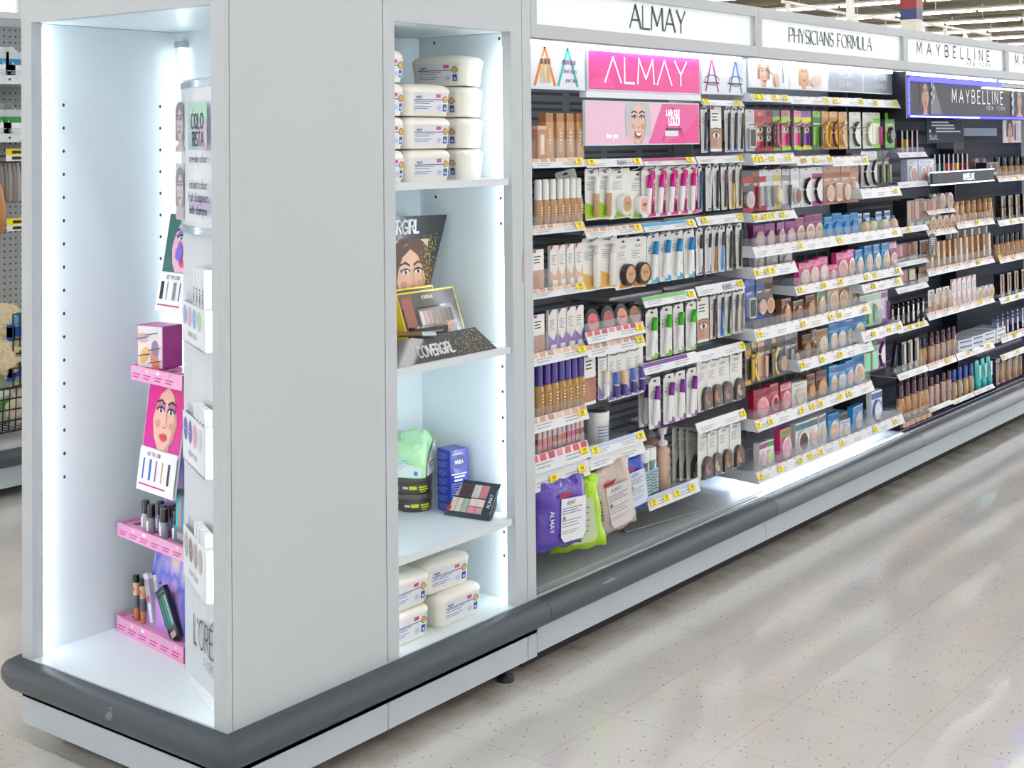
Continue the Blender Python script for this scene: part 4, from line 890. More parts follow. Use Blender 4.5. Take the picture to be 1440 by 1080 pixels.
b.rect(.006, ch*.925, .04, ch*.94, -.0006, M('e6c040', .4)); b.rect(.003, ch*.60, .052, ch*.62, -.0006, M('e8ecf8', .4)); b.lines(.012, ch*.58, .034, 2, .009, -.0006, M('f4f6fa', .4), .55); b.lines(.004, ch*.46, .045, 6, .006, -.0006, M('aab6ea', .4)); b.flat([(.030, ch*.46), (.032, ch*.34), (.036, ch*.27), (.030, ch*.22), (.024, ch*.27), (.028, ch*.34)], -.001, M('e88a2a', .3)); b.rect(.008, ch*.12, .026, ch*.17, -.001, M('f0c020', .4))
b.M = a.M @ Matrix.Rotation(R(-90), 4, 'Z')
for k in range(7): b.lines(-cw+.004, ch*(.93-.135*k), .040, 4, .0042, -.0006, M('8a98d8', .5))
b.build('printing', t)
t = thing('eyeshadow_palette', 'black eyeshadow palette with pink, taupe and rose pans leaning on the blue carton', 'palette')
MP = Matrix.Translation((.862, .098, LOWS+.002)) @ Matrix.Rotation(R(-82), 4, 'Z') @ Matrix.Rotation(R(-40), 4, 'X')
a = MB(); a.M = MP; w2, hh = .066, .10; a.box(-w2, w2, 0, .014, 0, hh, M('26333c', .2, coat=.6)); a.build('case', t)
b = MB(); b.M = MP; b.rect(-w2*.9, hh*.1, w2*.62, hh*.93, -.0006, M('3a4248', .2)); yy = -.001
for (x0, z0, x1, z1, c) in ((-.86, .55, -.66, .9, 'a89a8c'), (-.64, .55, -.1, .9, '4a3438'), (-.08, .55, .25, .9, 'b4b2a4'), (.27, .55, .58, .9, 'b87078'), (-.86, .13, -.62, .5, 'd0b8ae'), (-.60, .13, -.36, .5, 'c9bdae'), (-.34, .13, -.08, .5, '9aa492'), (-.06, .32, .58, .52, 'dcc0b8'), (-.06, .13, .26, .3, 'd87c98'), (.28, .13, .58, .3, 'c09088')): b.rect(x0*w2, z0*hh, x1*w2, z1*hh, yy, M(c, .5, kind='powder'))
b.ell(-.88*w2, hh*.2, .007, .007, yy-.0005, M('c8203a', .4)); MM = b.M; b.M = MP @ Matrix.Translation((w2*.8, yy, hh*.5)) @ Matrix.Rotation(R(-90), 4, 'Y'); b.text('ALMAY', 0, -.004, .010, -.0003, M('e8ecf0', .4), t=.15, sp=.3); b.rect(-.035, -.012, .035, -.010, -.0003, M('9aa8b0', .5)); b.build('pans', t)

# --- pink stand in the side recess
TH = -98.6
MS = Matrix.Translation((.232, .672, 0)) @ Matrix.Rotation(R(TH), 4, 'Z')
def SL(lx, ly, z): return MS @ Vector((lx, ly, z))
PK = M('f0a0cc', .35, coat=.3); PK2 = M('e888bc', .4)
t = thing('pink_display_stand', 'pink and iridescent make-up stand with three trays at the back of the side recess', 'display stand')
a = MB(); a.M = MS
a.add([(.075, .025, .19), (.312, .025, .19), (.312, .15, 1.30), (.235, .15, 1.30), (.16, .13, .95), (.075, .031, .19), (.312, .031, .19), (.312, .156, 1.30), (.235, .156, 1.30), (.16, .136, .95)], [(0, 1, 2, 3, 4), (9, 8, 7, 6, 5), (0, 5, 6, 1), (1, 6, 7, 2), (2, 7, 8, 3), (3, 8, 9, 4), (4, 9, 5, 0)], M('c8b0e8', .2, kind='holo', coat=.6)); a.build('back_board', t)
def tray(x0, x1, z0, h, dep, nm='tray'):
    a = MB(); a.M = MS
    a.box(x0, x1, .002, dep, z0, z0+h*.8, PK); a.box(x0, x1, 0, .004, z0, z0+h, PK); a.box(x0, x0+.003, 0, dep, z0, z0+h, PK); a.box(x1-.003, x1, 0, dep, z0, z0+h, PK); tr = a.build(nm, t)
    b = MB(); b.M = MS; n = int((x1-x0)/.05)
    for k in range(n):
        b.lines(x0+.012+k*.05, z0+h*.5, .036, 2, h*.2, -.0006, M('b0307a', .5)); 
        b.ell(x0+.03+k*.05, z0+h*.78, .008, .004, -.0006, M(['9fc8d8', 'e8d8a8', 'f4f4f4', 'a8c8a0'][k % 4], .3), 10)
        b.box(x0+.02+k*.05, x0+.042+k*.05, .03, .05, z0+h*.8, z0+h*.805, M('7a4460', .6))
    b.build('tray_print', tr)
tray(0, .314, .1905, .036, .075); tray(.008, .314, .418, .032, .07); tray(.075, .314, .800, .034, .10)
def sposter(x0, x1, z0, z1, ly0, ly1, nm):
    a = MB(); L = math.hypot(z1-z0, ly1-ly0); a.M = MS @ Matrix.Translation((0, ly0, z0)) @ Matrix.Rotation(-math.atan2(ly1-ly0, z1-z0), 4, 'X')
    a.plate([(x0, 0), (x1, 0), (x1, L), (x0, L)], 0, .003, M('f4f2f6', .3)); return a, L
a, L = sposter(.135, .30, .965, 1.193, .035, .075, 0)
a.rect(.137, L*.40, .298, L*.99, -.0005, M('3f6e6a', .5)); a.clip = (.137, L*.40, .298, L*.99); portrait(a, .222, L*.70, .165, -.001, skin='eab8cc', hair='2f6a62', lip='e23a86', iris='5a8ad0', eyeshadow='9a6ad8', turn=.5, long=.3, brow='3a2a30')
a.flat([(.19, L*.55), (.215, L*.5), (.225, L*.62), (.20, L*.72)], -.0045, M('8a6ad8', .5)); a.flat([(.205, L*.84), (.25, L*.98), (.28, L*.97), (.23, L*.84)], -.0048, M('f2a0c8', .5))
a.clip = None; a.rect(.137, .001, .299, L*.395, -.0050, M('f6f4f8', .4)); a.text('GET THE LOOK', .20, L*.33, .008, -.0055, INK, t=.13); 
for k, c in enumerate(['23242a', '5aa0c8', '8a8a90', '3a6a90', 'c8b8e0']): a.rect(.15+k*.028, L*.12, .15+k*.028+(.005 if k % 2 else .014), L*.30, -.0055, M(c, .4))
a.lines(.145, L*.07, .10, 1, .010, -.0055, M('c8307a', .5)); a.build('portrait_card', t)
a, L = sposter(.098, .268, .545, .795, .005, .04, 0)
a.rect(.10, L*.40, .266, L*.99, -.0005, M('d8209a', .5)); a.clip = (.10, L*.40, .266, L*.99); portrait(a, .188, L*.71, .165, -.001, skin='f0bca8', hair='e0188c', lip='e03a4a', iris='3a2a3a', eyeshadow='c86aa8', turn=.15, long=.4, brow='3a2030')
a.clip = None; a.rect(.10, .001, .267, L*.395, -.0050, M('f6f4f8', .4)); a.text('GET THE LOOK', .165, L*.33, .008, -.0055, INK, t=.13); 
for k, c in enumerate(['2a5ac0', '3a78c8', '9a5aa8', 'c8a878', '2a2a30']): a.rect(.12+k*.028, L*.11, .12+k*.028+(.010 if k in (1, 4) else .006), L*.30, -.0055, M(c, .4))
a.lines(.11, L*.07, .12, 1, .010, -.0055, M('c8307a', .5)); a.build('portrait_card', t)
a = MB(); a.M = MS; a.rect(.19, 1.238, .30, 1.273, .142, M('e818a0', .4)); a.text('$7.98', .235, 1.246, .018, .1415, M('ffffff', .4), t=.16); a.build('price_sticker', t)
# box of lips on the top tray
t2 = thing('lip_box', 'small magenta box printed with glittered lips on the upper pink tray', 'box')
a = MB(); a.M = MS @ Matrix.Translation((.088, .012, .829)) @ Matrix.Rotation(R(14), 4, 'Z'); a.box(0, .085, 0, .062, 0, .10, M('c0589c', .35)); a.build('carton', t2); b = MB(); b.M = a.M; b.rect(.002, .002, .083, .098, -.0005, M('e8dcd8', .4))
for k, (x, z, c) in enumerate(((.02, .07, 'c8a8b0'), (.05, .08, 'd8d8e0'), (.025, .03, 'e0b060'), (.06, .045, '8a6a98'), (.06, .015, 'c87858'))): b.ell(x, z, .022, .012, -.0008-.0003*k, M(c, .3), 14, 30*k); b.stroke([(x-.02, z-.003), (x+.02, z+.004)], .0025, -.003, M('5a2a38', .4))
b.build('lip_print', t2)
@kind('nail polish')
def mini_bottle(col='9a8aa8', h=.068, r=.0095):
    t = thing('mini_bottle'); a = MB(); a.lathe(0, 0, [(r*.9, 0), (r, .003), (r, h*.52), (r*.8, h*.56)], M(col, .2, coat=.6), 14); a.rect(-r*.5, h*.1, r*.5, h*.45, -r-.0006, M('e8e4ec', .4)); a.build('bottle', t)
    a = MB(); a.lathe(0, 0, [(r, h*.56), (r, h*.96), (r*.85, h)], M('17171a', .15, coat=.6), 14); a.build('cap', t); return t
cl = ['cfc4cc', 'a898c8', '8a8a98', 'd8c8c0', '6a9ab8', '9aa8b0', 'c0b8c8', '7a98c0']
ps = [(.092, .03), (.125, .05), (.135, .02), (.165, .035), (.17, .058), (.195, .02), (.205, .05), (.235, .03)]
dsc = ['pale pink', 'lilac', 'grey', 'blush', 'steel blue', 'silver', 'pearl', 'sky blue']
for k, (lx, ly) in enumerate(ps): put('mini_bottle', SL(lx, ly, .4436), '%s mini bottle with glossy black cap on the middle pink tray, %s' % (dsc[k], ORD[k]), 'mini bottles on the middle pink tray', rot=TH, col=cl[k])
@kind('lip duo')
def duo_tube(c1='d8b078', c2='c87850', h=.105, r=.008):
    t = thing('duo_tube'); a = MB(); a.lathe(0, 0, [(r, 0), (r, h*.28)], M(c2, .2, coat=.6), 12); a.build('lower_tube', t); a = MB(); a.lathe(0, 0, [(r, h*.56), (r, h*.84)], M(c1, .2, coat=.6), 12); a.ell(0, h*.7, r*.7, r*.6, -r-.0005, M('e02a78', .4), 10); a.build('upper_tube', t); a = MB(); a.lathe(0, 0, [(r*1.02, h*.28), (r*1.02, h*.56)], M('5c6068', .2), 12); a.build('middle_band', t); a = MB(); a.lathe(0, 0, [(r*1.02, h*.84), (r, h)], M('1c1c20', .2), 12); a.build('cap', t); return t
for k, (lx, ly, c1) in enumerate(((.05, .03, 'e0c088'), (.085, .028, 'c8a070'), (.075, .052, 'a8a0a8'), (.105, .055, 'b8a8b8'))): put('duo_tube', SL(lx, ly, .2198), 'double ended lip tube with pink dot on the lowest pink tray, %s' % ORD[k], 'lip tubes on the lowest pink tray', rot=TH, c1=c1, tilty=-3)
@kind('palette')
def clear_stick(c='b8a8c8', w=.022, h=.11, d=.012, cap='d8d4e0'):
    t = thing('boxed_stick'); a = MB(); a.box(-w/2, w/2, -d, 0, 0, h, M(c, .15, coat=.7)); a.rect(-w*.3, h*.1, w*.3, h*.5, -d-.0005, M('e8e0ec', .4)); a.ell(0, h*.6, w*.3, w*.3, -d-.0008, M('e02a78', .4), 10); a.build('pack', t); b = MB(); b.box(-w/2, w/2, -d, 0, h, h*1.12, M(cap, .3)); b.build('lid', t); return t
for k, (lx, c, tl) in enumerate(((.125, 'b0a8b0', 16), (.15, 'c8c0d0', 20))): put('clear_stick', SL(lx, .04+.012*k, .2198), 'clear boxed highlighter stick leaning on the lowest pink tray, %s' % ['nearer the wall', 'nearer the dark palettes'][k], 'boxed sticks on the lowest pink tray', rot=TH, tilty=-tl, c=c)
for k, lx in enumerate((.185, .215, .245)):
    put('palette_box', SL(lx, .055-.012*k, .2198), 'slim black palette leaning sideways on the lowest pink tray, %s' % ['furthest left', 'middle one', 'furthest right'][k], 'black palettes on the lowest pink tray', rot=TH, tilty=-34, w=.042, h=.115, d=.012, pans=('3a6a5a', '2a8a7a', '8aa8a0'))
put('palette_box', SL(.262, .035, .4436), 'upright eyeshadow palette with blue and gold pans on the middle pink tray', None, rot=TH, tilty=4, w=.05, h=.12, d=.012, col='6a7a88', pans=('3ac0d8', 'c8a868', '4a90c0', 'b8c8d0'))

# --- white tower at the front of the side recess
WT = M('d3d8dc', .4); WHT = M('f2f4f6', .35)
t = thing('hair_colour_display_tower', 'white floor-standing hair colour tower with curved header, cut off by the side frame', 'display stand')
foot = [(.165, .332), (.14, .27), (.115, .20), (.09, .14), (.07, .094), (.062, .05), (.10, .036), (.38, .036), (.38, .30), (.20, .335)]
a = MB(); a.slab(foot, .191, 1.50, WT); a.build('column', t)
a = MB(); a.slab([(.175, .345), (.155, .315), (.12, .26), (.085, .19), (.055, .12), (.042, .08), (.045, .04), (.36, .037), (.36, .33)], .1905, .192, WHT); a.build('foot_plate', t)
TT = math.degrees(math.atan2(-.25, -.10)); MT = Matrix.Translation((.165, .332, 0)) @ Matrix.Rotation(R(TT), 4, 'Z')
def curved(z0, z1, x0, x1, bulge, off, m, mb, n=12, smooth=True):
    lp = []
    for z in (z0, z1): lp.append([(x0+(x1-x0)*i/n, -off-bulge*math.sin(math.pi*i/n), z) for i in range(n+1)])
    vs = lp[0]+lp[1]; mb.add(vs, [(i, i+1, n+2+i, n+1+i) for i in range(n)], m, smooth)
a = MB(); a.M = MT
for z0, z1, m_ in ((1.171, 1.485, M('dde1e6', .3)), (1.165, 1.180, M('aab2ba', .2, .8)), (1.478, 1.492, M('aab2ba', .2, .8))):
    curved(z0, z1, .0, .29, .02, .004 if m_.name.startswith('plain_d') else .006, m_, a)
for i in range(12): pass
a.slab([(.0, 0), (.29, 0), (.29, -.004)]+[(.29-.29*i/12, -.004-.02*math.sin(math.pi*i/12)) for i in range(13)], 1.485, 1.49, WT); a.slab([(.0, 0), (.29, 0), (.29, -.004)]+[(.29-.29*i/12, -.004-.02*math.sin(math.pi*i/12)) for i in range(13)], 1.166, 1.171, WT)
hd = a.build('curved_header', t)
b = MB(); b.M = MT
for z in (1.19, 1.335): 
    b.rect(.008, z, .07, z+.125, -.0185, M('c3c4cc', .5)); b.clip = (.008, z, .07, z+.125); portrait(b, .042, z+.07, .075, -.0192, skin='d4c4c6', hair='8e8894', lip='b06a72', long=.7, shadow='c0aeb2')
b.clip = None; b.rect(.12, 1.345, .25, 1.445, -.026, M('a8bcc8', .4)); b.rect(.12, 1.41, .25, 1.445, -.0263, M('a8d0bc', .4)); b.rect(.19, 1.345, .25, 1.40, -.0264, M('c8b0c8', .4))
b.text('COLO', .185, 1.39, .030, -.027, INK, t=.14); b.text('RISTA', .19, 1.353, .028, -.027, INK, t=.14); b.text('LO', .15, 1.422, .013, -.027, M('f4f6f8', .4), t=.16)
b.rect(.125, 1.215, .27, 1.235, -.0262, M('b8a8d0', .4)); b.text('one-day colour', .19, 1.318, .018, -.027, INK, t=.12); b.text('instant colour', .19, 1.262, .02, -.027, INK, t=.12); b.text('that disappears', .19, 1.235, .02, -.027, INK, t=.12); b.text('with shampoo', .19, 1.208, .02, -.027, INK, t=.12); b.build('header_print', hd)
MTT = Matrix.Translation((.145, .312, 0)) @ Matrix.Rotation(R(math.degrees(math.atan2(-.205, -.11))), 4, 'Z')
cols = [('8a5ac0', 'b03a7a', '5a8ad0', '6ac07a'), ('3a4ac0', '4a3a90', '5a5aa8', 'd86a8a'), ('8a8a8e', '8a5a3a', 'b08040', 'b03a3a')]
dots = [('a8a0d0', 'c8b0c8', '98b0dc', 'a8d0b8'), ('5a74c0', '7a78b8', 'e0a0b8', 'd8d8e8'), ('a8acb0', '8a8078', 'b8a0a0', 'c0b0a8')]
nmz = ['upper', 'middle', 'lower']
@kind('hair colour tube')
def colour_tube(c='8a5ac0', h=.135, w=.026):
    t = thing('hair_colour_tube'); a = MB(); a.box(-w/2, w/2, -.016, 0, 0, h*.32, M(c, .3, coat=.4)); a.box(-w/2, w/2, -.016, 0, h*.32, h, M('f0f2f4', .3)); a.build('tube', t); b = MB(); b.M = Matrix.Translation((0, -.0166, h*.42)) @ Matrix.Rotation(R(-90), 4, 'Y'); b.text('COLORISTA', h*.16, -.005, .010, 0, INK, t=.18); b.build('lettering', t); return t
for k, (z0, z1) in enumerate(((.925, 1.012), (.665, .770), (.410, .520))):
    a = MB(); a.M = MTT; W_ = .233; dp = .045
    a.box(0, W_, 0, .003, z0, z1, WHT); a.box(W_-.003, W_, 0, dp, z0, z1, WHT); a.box(0, .003, 0, dp*.3, z0, z1, WHT); a.slab([(0, 0), (W_, 0), (W_, dp), (0, dp*.35)], z0, z0+.003, WHT)
    a.box(.003, W_-.003, .010, .0115, z1-.01, z1+.018, CLEAR2); tr = a.build('tray', t)
    b = MB(); b.M = MTT
    for q in range(4): b.ell(.035+.05*q, z0+(z1-z0)*.68, .020, (z1-z0)*.24, -.0006, M(dots[k][q], .5), 18); b.rect(.02+.05*q, z0+(z1-z0)*.68, .05+.05*q, z0+(z1-z0)*.69, -.001, M('f4f6f8', .4))
    b.text('ONE-DAY COLOUR', W_*.48, z0+(z1-z0)*.2, .010, -.0006, M('6a6e78', .5), t=.1); b.build('tray_print', tr)
    for q in range(4):
        p = MTT @ Vector((.115+.03*q, .0195, 0)); put('colour_tube', (p.x, p.y, z0+.0035), 'white hair colour tube with %s base in the %s tray of the white tower' % ([['violet', 'plum', 'sky blue', 'green'], ['royal blue', 'indigo', 'slate blue', 'rose'], ['grey', 'brown', 'tan', 'red']][k][q], nmz[k]), 'tubes in the %s tray of the white tower' % nmz[k], rot=math.degrees(math.atan2(-.205, -.11)), c=cols[k][q], h=.135+(.03 if k == 0 else .0))
b = MB(); b.M = MT; b.text("L'OREAL", .165, .272, .060, -.0022, INK, t=.07, sp=.15, wx=.72); b.stroke([(.185, .338), (.197, .350)], .004, -.0022, INK); b.text('PARIS', .17, .237, .022, -.0022, M('7a7e84', .5), t=.08, sp=.3); b.build('brand_lettering', t)

# ================================================================ FIRST BAY
x0 = BX[0]+.004
def poster_frame(bay, u0, u1, uref, vt, vb, y, col, nm='poster', emit=.0, depth=.01):
    xa, xb = max(P(u0, vt, y=y).x, BX[bay]+.003), P(u1, vt, y=y).x; zt, zb = P(uref, vt, y=y).z, P(uref, vb, y=y).z
    a = MB(); a.box(xa, xb, y, y+depth, zb, zt, M('dfe6f0', .3)); a.rect(xa+.004, zb+.004, xb-.004, zt-.004, y-.0004, M(col, .3, emit=emit, coat=.2)); return a, xa, xb, zb, zt
PY = .058
a, xa, xb, zb, zt = poster_frame(0, 745, 822, 785, 61, 126, PY, 'e4eaf2', emit=.0)
zc = zb+.012; hA = zt-zb-.024; yy = PY-.001
for cx_, c in ((xa+.065, 'f07820'), (xb-.083, '20c0ac')):
    a.stroke([(cx_-.045, zc), (cx_, zc+hA), (cx_+.045, zc)], .010, yy, M(c, .4))
for k in range(3): a.rect(xa+.045+.016*k, zc+.005, xa+.057+.016*k, zc+.075, yy-.0006, M(['e0c080', 'e8cc98', 'd8b070'][k], .4)); a.rect(xa+.045+.016*k, zc+.055, xa+.057+.016*k, zc+.07, yy-.0009, M('7a4a30', .4))
for k, (tx, dz) in enumerate((('makeup', .058), ('that loves', .034), ('your skin', .010))): a.text(tx, xb-.08+.006*k, zc+dz, .020 if k == 0 else .014, yy-.001, M('b030a8', .4), t=.1, slant=.2)
a.build('lit_poster', BAYS[0])
a, xa, xb, zb, zt = poster_frame(0, 826, 984, 900, 72, 130, PY, 'ea2a92', emit=.0)
a.flat([(xa+.01, zt-.005), (xa+.12, zt-.005), (xa+.3, zt-.03), (xb-.03, zt-.02), (xb-.01, zt-.045), (xa+.28, zt-.045), (xa+.1, zt-.02)], PY-.0008, M('e0208a', .35))
a.flat([(xa+.01, zb+.03), (xa+.1, zb+.045), (xa+.14, zb+.01), (xa+.01, zb+.006)], PY-.0008, M('f4489f', .35)); a.text('^LM^Y', (xa+xb)/2+.0, zb+.026, .073, PY-.0014, M('fdfdfd', .3, emit=.4), t=.085, sp=.16, wx=1.55); a.build('pink_brand_poster', BAYS[0])  # white letters carry a painted-in glow, the poster itself is unlit print
a, xa, xb, zb, zt = poster_frame(0, 823, 983, 900, 143, 204, PY, 'f2c8de', emit=.0)
a.flat([(xb-.30, zb+.004), (xb-.004, zb+.004), (xb-.004, zt-.004), (xb-.22, zt-.004)], PY-.0008, M('ee5aa6', .35)); a.flat([(xb-.20, zb+.004), (xb-.004, zb+.004), (xb-.004, zb+.1), (xb-.06, zb+.05)], PY-.001, M('f03a98', .35))
a.build('portrait_poster', BAYS[0])
b = MB(); fw = xb-xa; b.clip = (xa+.004, zb+.004, xb-.004, zt-.004)
portrait(b, xa+fw*.43, zb+(zt-zb)*.56, .135, PY-.0012, skin='eccab8', hair='c9ccd4', smile=2, lip='c8283c', iris='3a2a20', long=.45, turn=-.2, brow='3a2c28', shadow='d8ab98')
b.text('LASH OUT', xb-.16, zb+.088, .017, PY-.0016, M('ffffff', .4, emit=.4), t=.2, sp=.15); b.text('LOUD!', xb-.155, zb+.060, .024, PY-.0016, M('ffffff', .4, emit=.4), t=.2, sp=.15)  # white lettering, here and below, given a glow of its own though only print
b.stroke([(xb-.22, zb+.012), (xb-.16, zb+.11), (xb-.10, zb+.012)], .008, PY-.0012, M('e8188c', .4)); b.rect(xb-.21, zb+.026, xb-.13, zb+.042, PY-.0019, M('f4f4f8', .4)); b.rect(xb-.13, zb+.030, xb-.105, zb+.044, PY-.0019, M('e0188c', .4)); b.rect(xb-.205, zb+.044, xb-.11, zb+.050, PY-.0019, BLACK)
b.text('Reveal the', xa+.12, zb+.045, .012, PY-.0042, M('ffffff', .4), t=.12, slant=.2) if 0 else b.text('true you', xa+.13, zb+.022, .015, PY-.0016, M('ffffff', .4, emit=.4), t=.14, slant=.2)
b.build('portrait_print', BAYS[0])
a, xa, xb, zb, zt = poster_frame(0, 986, 1049, 1015, 78, 133, PY, 'e4eaf2', emit=.0)
for cx_, c in ((xa+.065, 'b02a9a'), (xb-.075, '3a8ae0')):
    a.stroke([(cx_-.04, zb+.01), (cx_, zt-.012), (cx_+.04, zb+.01)], .009, PY-.001, M(c, .4)); a.rect(cx_-.055, zb+.034, cx_+.045, zb+.039, PY-.0016, M('3a3440', .4)); a.stroke(arc(cx_+.0, zb+.045, .045, .016, 0, 300, 14), .003, PY-.0018, M('3a3440', .4))
a.build('lit_poster', BAYS[0])
a = MB(); z_ = P(900, 135, y=PY).z; a.box(P(823, 135, y=PY).x, P(984, 135, y=PY).x, PY-.004, PY+.02, z_-.009, z_+.009, M('eef2f8', .3)); a.build('poster_rail', BAYS[0])

B0 = 0
skins = ['e8b898', 'd8a888', 'c89878', 'f0c8a8']; lipsw = ['d86a70', 'e05a5a', 'c84a68', 'e890a8']
# column one
s1 = shelf(0, 745, 819, 785, 222, 235.5, tags=(811,), swatch=skins, front=.05)
s2 = shelf(0, 745, 820, 785, 314, 327, tags=(812,), swatch=skins, front=.022)
s3 = shelf(0, 745, 821, 785, 402, 415, tags=(813,), swatch=skins, front=.05)
s4 = shelf(0, 745, 822, 785, 490, 507, tags=(815,), swatch=skins, front=.05)
s5 = shelf(0, 745, 824, 785, 579, 599, tags=(815,), swatch=skins, front=.022)
s6 = shelf(0, 745, 826, 785, 631, 655, tags=(818,), swatch=lipsw, front=.022)
s7 = shelf(0, 745, 826, 785, 657, 680, tags=(775, 815), tray=False)
def rowz(items, us, y, z, where, group, rot=0, jit=0, tiltx=0, sway=0):
    n = len(us)
    for i, u in enumerate(us):
        k, kw, d = items[i % len(items)]
        x = P(u, 300, y=y).x
        # undo the small lean of verticals by projecting at the right height
        for _ in range(3):
            q = Vector((x, y, z))-CAM_C; uu = CAM_CX+CAM_F*q.dot(_R3)/q.dot(_F2); x += (u-uu)*q.dot(_F2)/CAM_F/.5
        o = 'rightmost' if (i == n-1 and n > 2) else ORD[i]
        put(k, (x, y, z), ('%s, %s %s' % (d, o, where)) if n > 1 else '%s %s' % (d, where), group, rot=rot+random.uniform(-jit, jit), tiltx=tiltx, tilty=random.uniform(-sway, sway), **kw)
G_ = 'foundation tubes beside the pink portrait poster'
rowz([('bottle', dict(cap='b07a50', body='c8986a', h=.135, r=.017, sq=1, cl=.18, lc='d0a478'), 'boxed tan foundation')], [768, 783, 797, 811], .085, s1, 'left of the pink portrait poster', G_)
put('bottle', (P(757, 200, y=.072).x, .075, s1), 'short rosy foundation box with white emblem, left of the tall tan boxes', None, cap='e0b8a0', body='c48a6a', h=.10, r=.020, sq=1, cl=.1, lc='f0e0d4')
rowz([('bottle', dict(h=.132, r=.0125, cl=.42), 'beige foundation bottle with white cap')], [757, 767, 777, 787, 796, 805, 813], .085, s2, 'on second shelf, left column', 'white capped foundation bottles')
it = [('sachet', dict(), 'white sachet tube with peach corner')]
rowz(it, [778, 789, 801, 813], .08, s3, 'on third shelf, left column', 'peach cornered sachets in the clear tray', jit=6)
put('info_card', (P(758, 400, y=.068).x, .070, s3), 'white picture card with bare skin photo at the left end of the third shelf', None)
rowz([('sachet', dict(accent='7a4ab8', top='3a2a86'), 'white sachet tube with purple corner')], [776, 789, 802, 814], .08, s4, 'on fourth shelf, left column', 'purple cornered sachets in the clear tray', jit=6)
put('info_card', (P(759, 480, y=.068).x, .070, s4), 'white picture card with purple flower mark at the left end of the fourth shelf', None, mark='8a2ab8', skin='b88a70')
rowz([('bottle', dict(cap='4a3596', body='c09450', h=.165, r=.0135, cl=.42, lc='b08440'), 'tan foundation tube with purple cap')], [758, 769, 779, 789, 798, 807, 816], .085, s5, 'on fifth shelf, left column', 'purple capped foundation tubes')
gc = ['b0525a', 'b8463a', 'a84a50', '8a3a44', 'a0584a', 'b03030', '98404c', 'b82080', '8a3038', '7a2a34']
gn = ['dusty rose', 'coral', 'rose', 'wine', 'brick', 'red', 'mauve', 'magenta', 'burgundy', 'dark plum']
for k, u in enumerate([756, 763, 770, 777, 784, 790, 797, 803, 809, 815]):
    rowz([('gloss', dict(col=gc[k], cap=None, h=.095, r=.009), '%s lip gloss with clear cap' % gn[k])], [u], .082, s6, 'in the lip gloss row, %s' % ORD[k], 'lip glosses in the row of ten')
# column two
shelf(0, 821, 901, 862, 223, 234.5, tags=(829, 893), text='ALMAY', hooks=(833, 852, 870, 895), depth=.12)
shelf(0, 821, 901, 862, 318, 331, tags=(894,), swatch=skins, color=None, hooks=(833, 855, 878, 900), depth=.12)
s = shelf(0, 823, 904, 862, 460, 476, tags=(896,), swatch=lipsw, front=.0)
for k, (u, c, d_) in enumerate(((832, 'cf6a78', 'rose pink'), (854, 'a8645a', 'brick brown'), (873, 'd8907c', 'coral pink'), (891, 'b08068', 'striped bronze'))):
    rowz([('round_compact', dict(pan=c), 'black round compact with %s powder' % d_)], [u], .085, s, 'in the row of four compacts, %s' % ORD[k], 'round black compacts in the clear tray', tiltx=-8)
a = MB(); xa, xb = P(824, 450, y=.06).x, P(903, 450, y=.06).x; a.box(xa, xb, .064, .066, s, s+.04, CLEAR2); o = a.build('clear_front', BAYS[0])
shelf(0, 823, 904, 862, 478, 495, tags=(897,), swatch=skins, tray=False, hooks=(848, 864, 878, 892))
zj = shelf(0, 826, 905, 862, 618, 632, tags=(834, 898), color='b8c8ea', depth=.26)
shelf(0, 826, 904, 862, 634, 649, color=None, tray=False)
def hang(items, us, v, uref, y, where, group, jit=4):
    z = P(uref, v, y=y).z; rowz(items, us, y, z, where, group, jit=jit, sway=2.2)
put('tube_card', (P(814, 290, y=.09).x, .10, P(833, 302, y=.075).z), 'white and lime card with tan tube, swung sideways beside the foundation bottles', None, rot=-42, tilty=-14, w=.06, h=.13, back='e9ece2')
hang([('tube_card', dict(w=.066, h=.145), 'lime edged concealer card with tan tube')], [833, 850], 308, 850, .075, 'under the grey brand strip', 'lime edged concealer cards')
hang([('compact_card', dict(case='ecebe8', pan='c49a74', accent='9fd22e', w=.115, h=.145, r=.032), 'wide lime edged card with white compact')], [872], 308, 862, .077, 'under the small grey brand strip', None, jit=0)
hang([('compact_card', dict(case='f2efee', pan='e8a898', accent='9fd22e', w=.085, h=.14, r=.03), 'pink tinted card with white compact')], [896], 307, 896, .082, 'beside the magenta mascaras', None, jit=0)
hang([('tube_card', dict(w=.082, h=.15, body='f4f2ee', cap='e8e4dc', accent='e8b860', cl=.2, r=.011), 'white serum tube on honey swirl card')], [833, 855], 407, 845, .075, 'in the second row of cards', 'honey swirl serum cards')
hang([('compact_card', dict(w=.085, h=.148), 'white card with black compact and tan powder')], [877, 897], 405, 888, .075, 'left of the turquoise mascaras', 'cards with black compacts')
put('info_card', (P(831, 560, y=.07).x, .072, P(831, 569, y=.07).z), 'tall white picture card with lips photo hanging left of the purple sticks', None, w=.055, h=.145, skin='b07a68')
hang([('stick_card', dict(cap='f0f0f2', body='e4d8d4'), 'white card with white concealer stick')], [848], 562, 848, .075, 'beside the lips picture card', None)
hang([('stick_card', dict(body='3f5cc0'), 'white card with navy and blue stick'), ('stick_card', dict(body='e0b088'), 'white card with navy stick and peach tip'), ('stick_card', dict(body='4a6ad0'), 'white card with bright blue stick'), ('stick_card', dict(), 'white card with violet stick')], [862, 873, 887, 899], 560, 875, .075, 'above the empty slatted gap', 'purple stick cards above the empty gap')
rowz([('pad_jar', dict(), 'white jar of pads with blue print alone on the grey shelf')], [839], .13, zj, 'under the purple sticks', None)
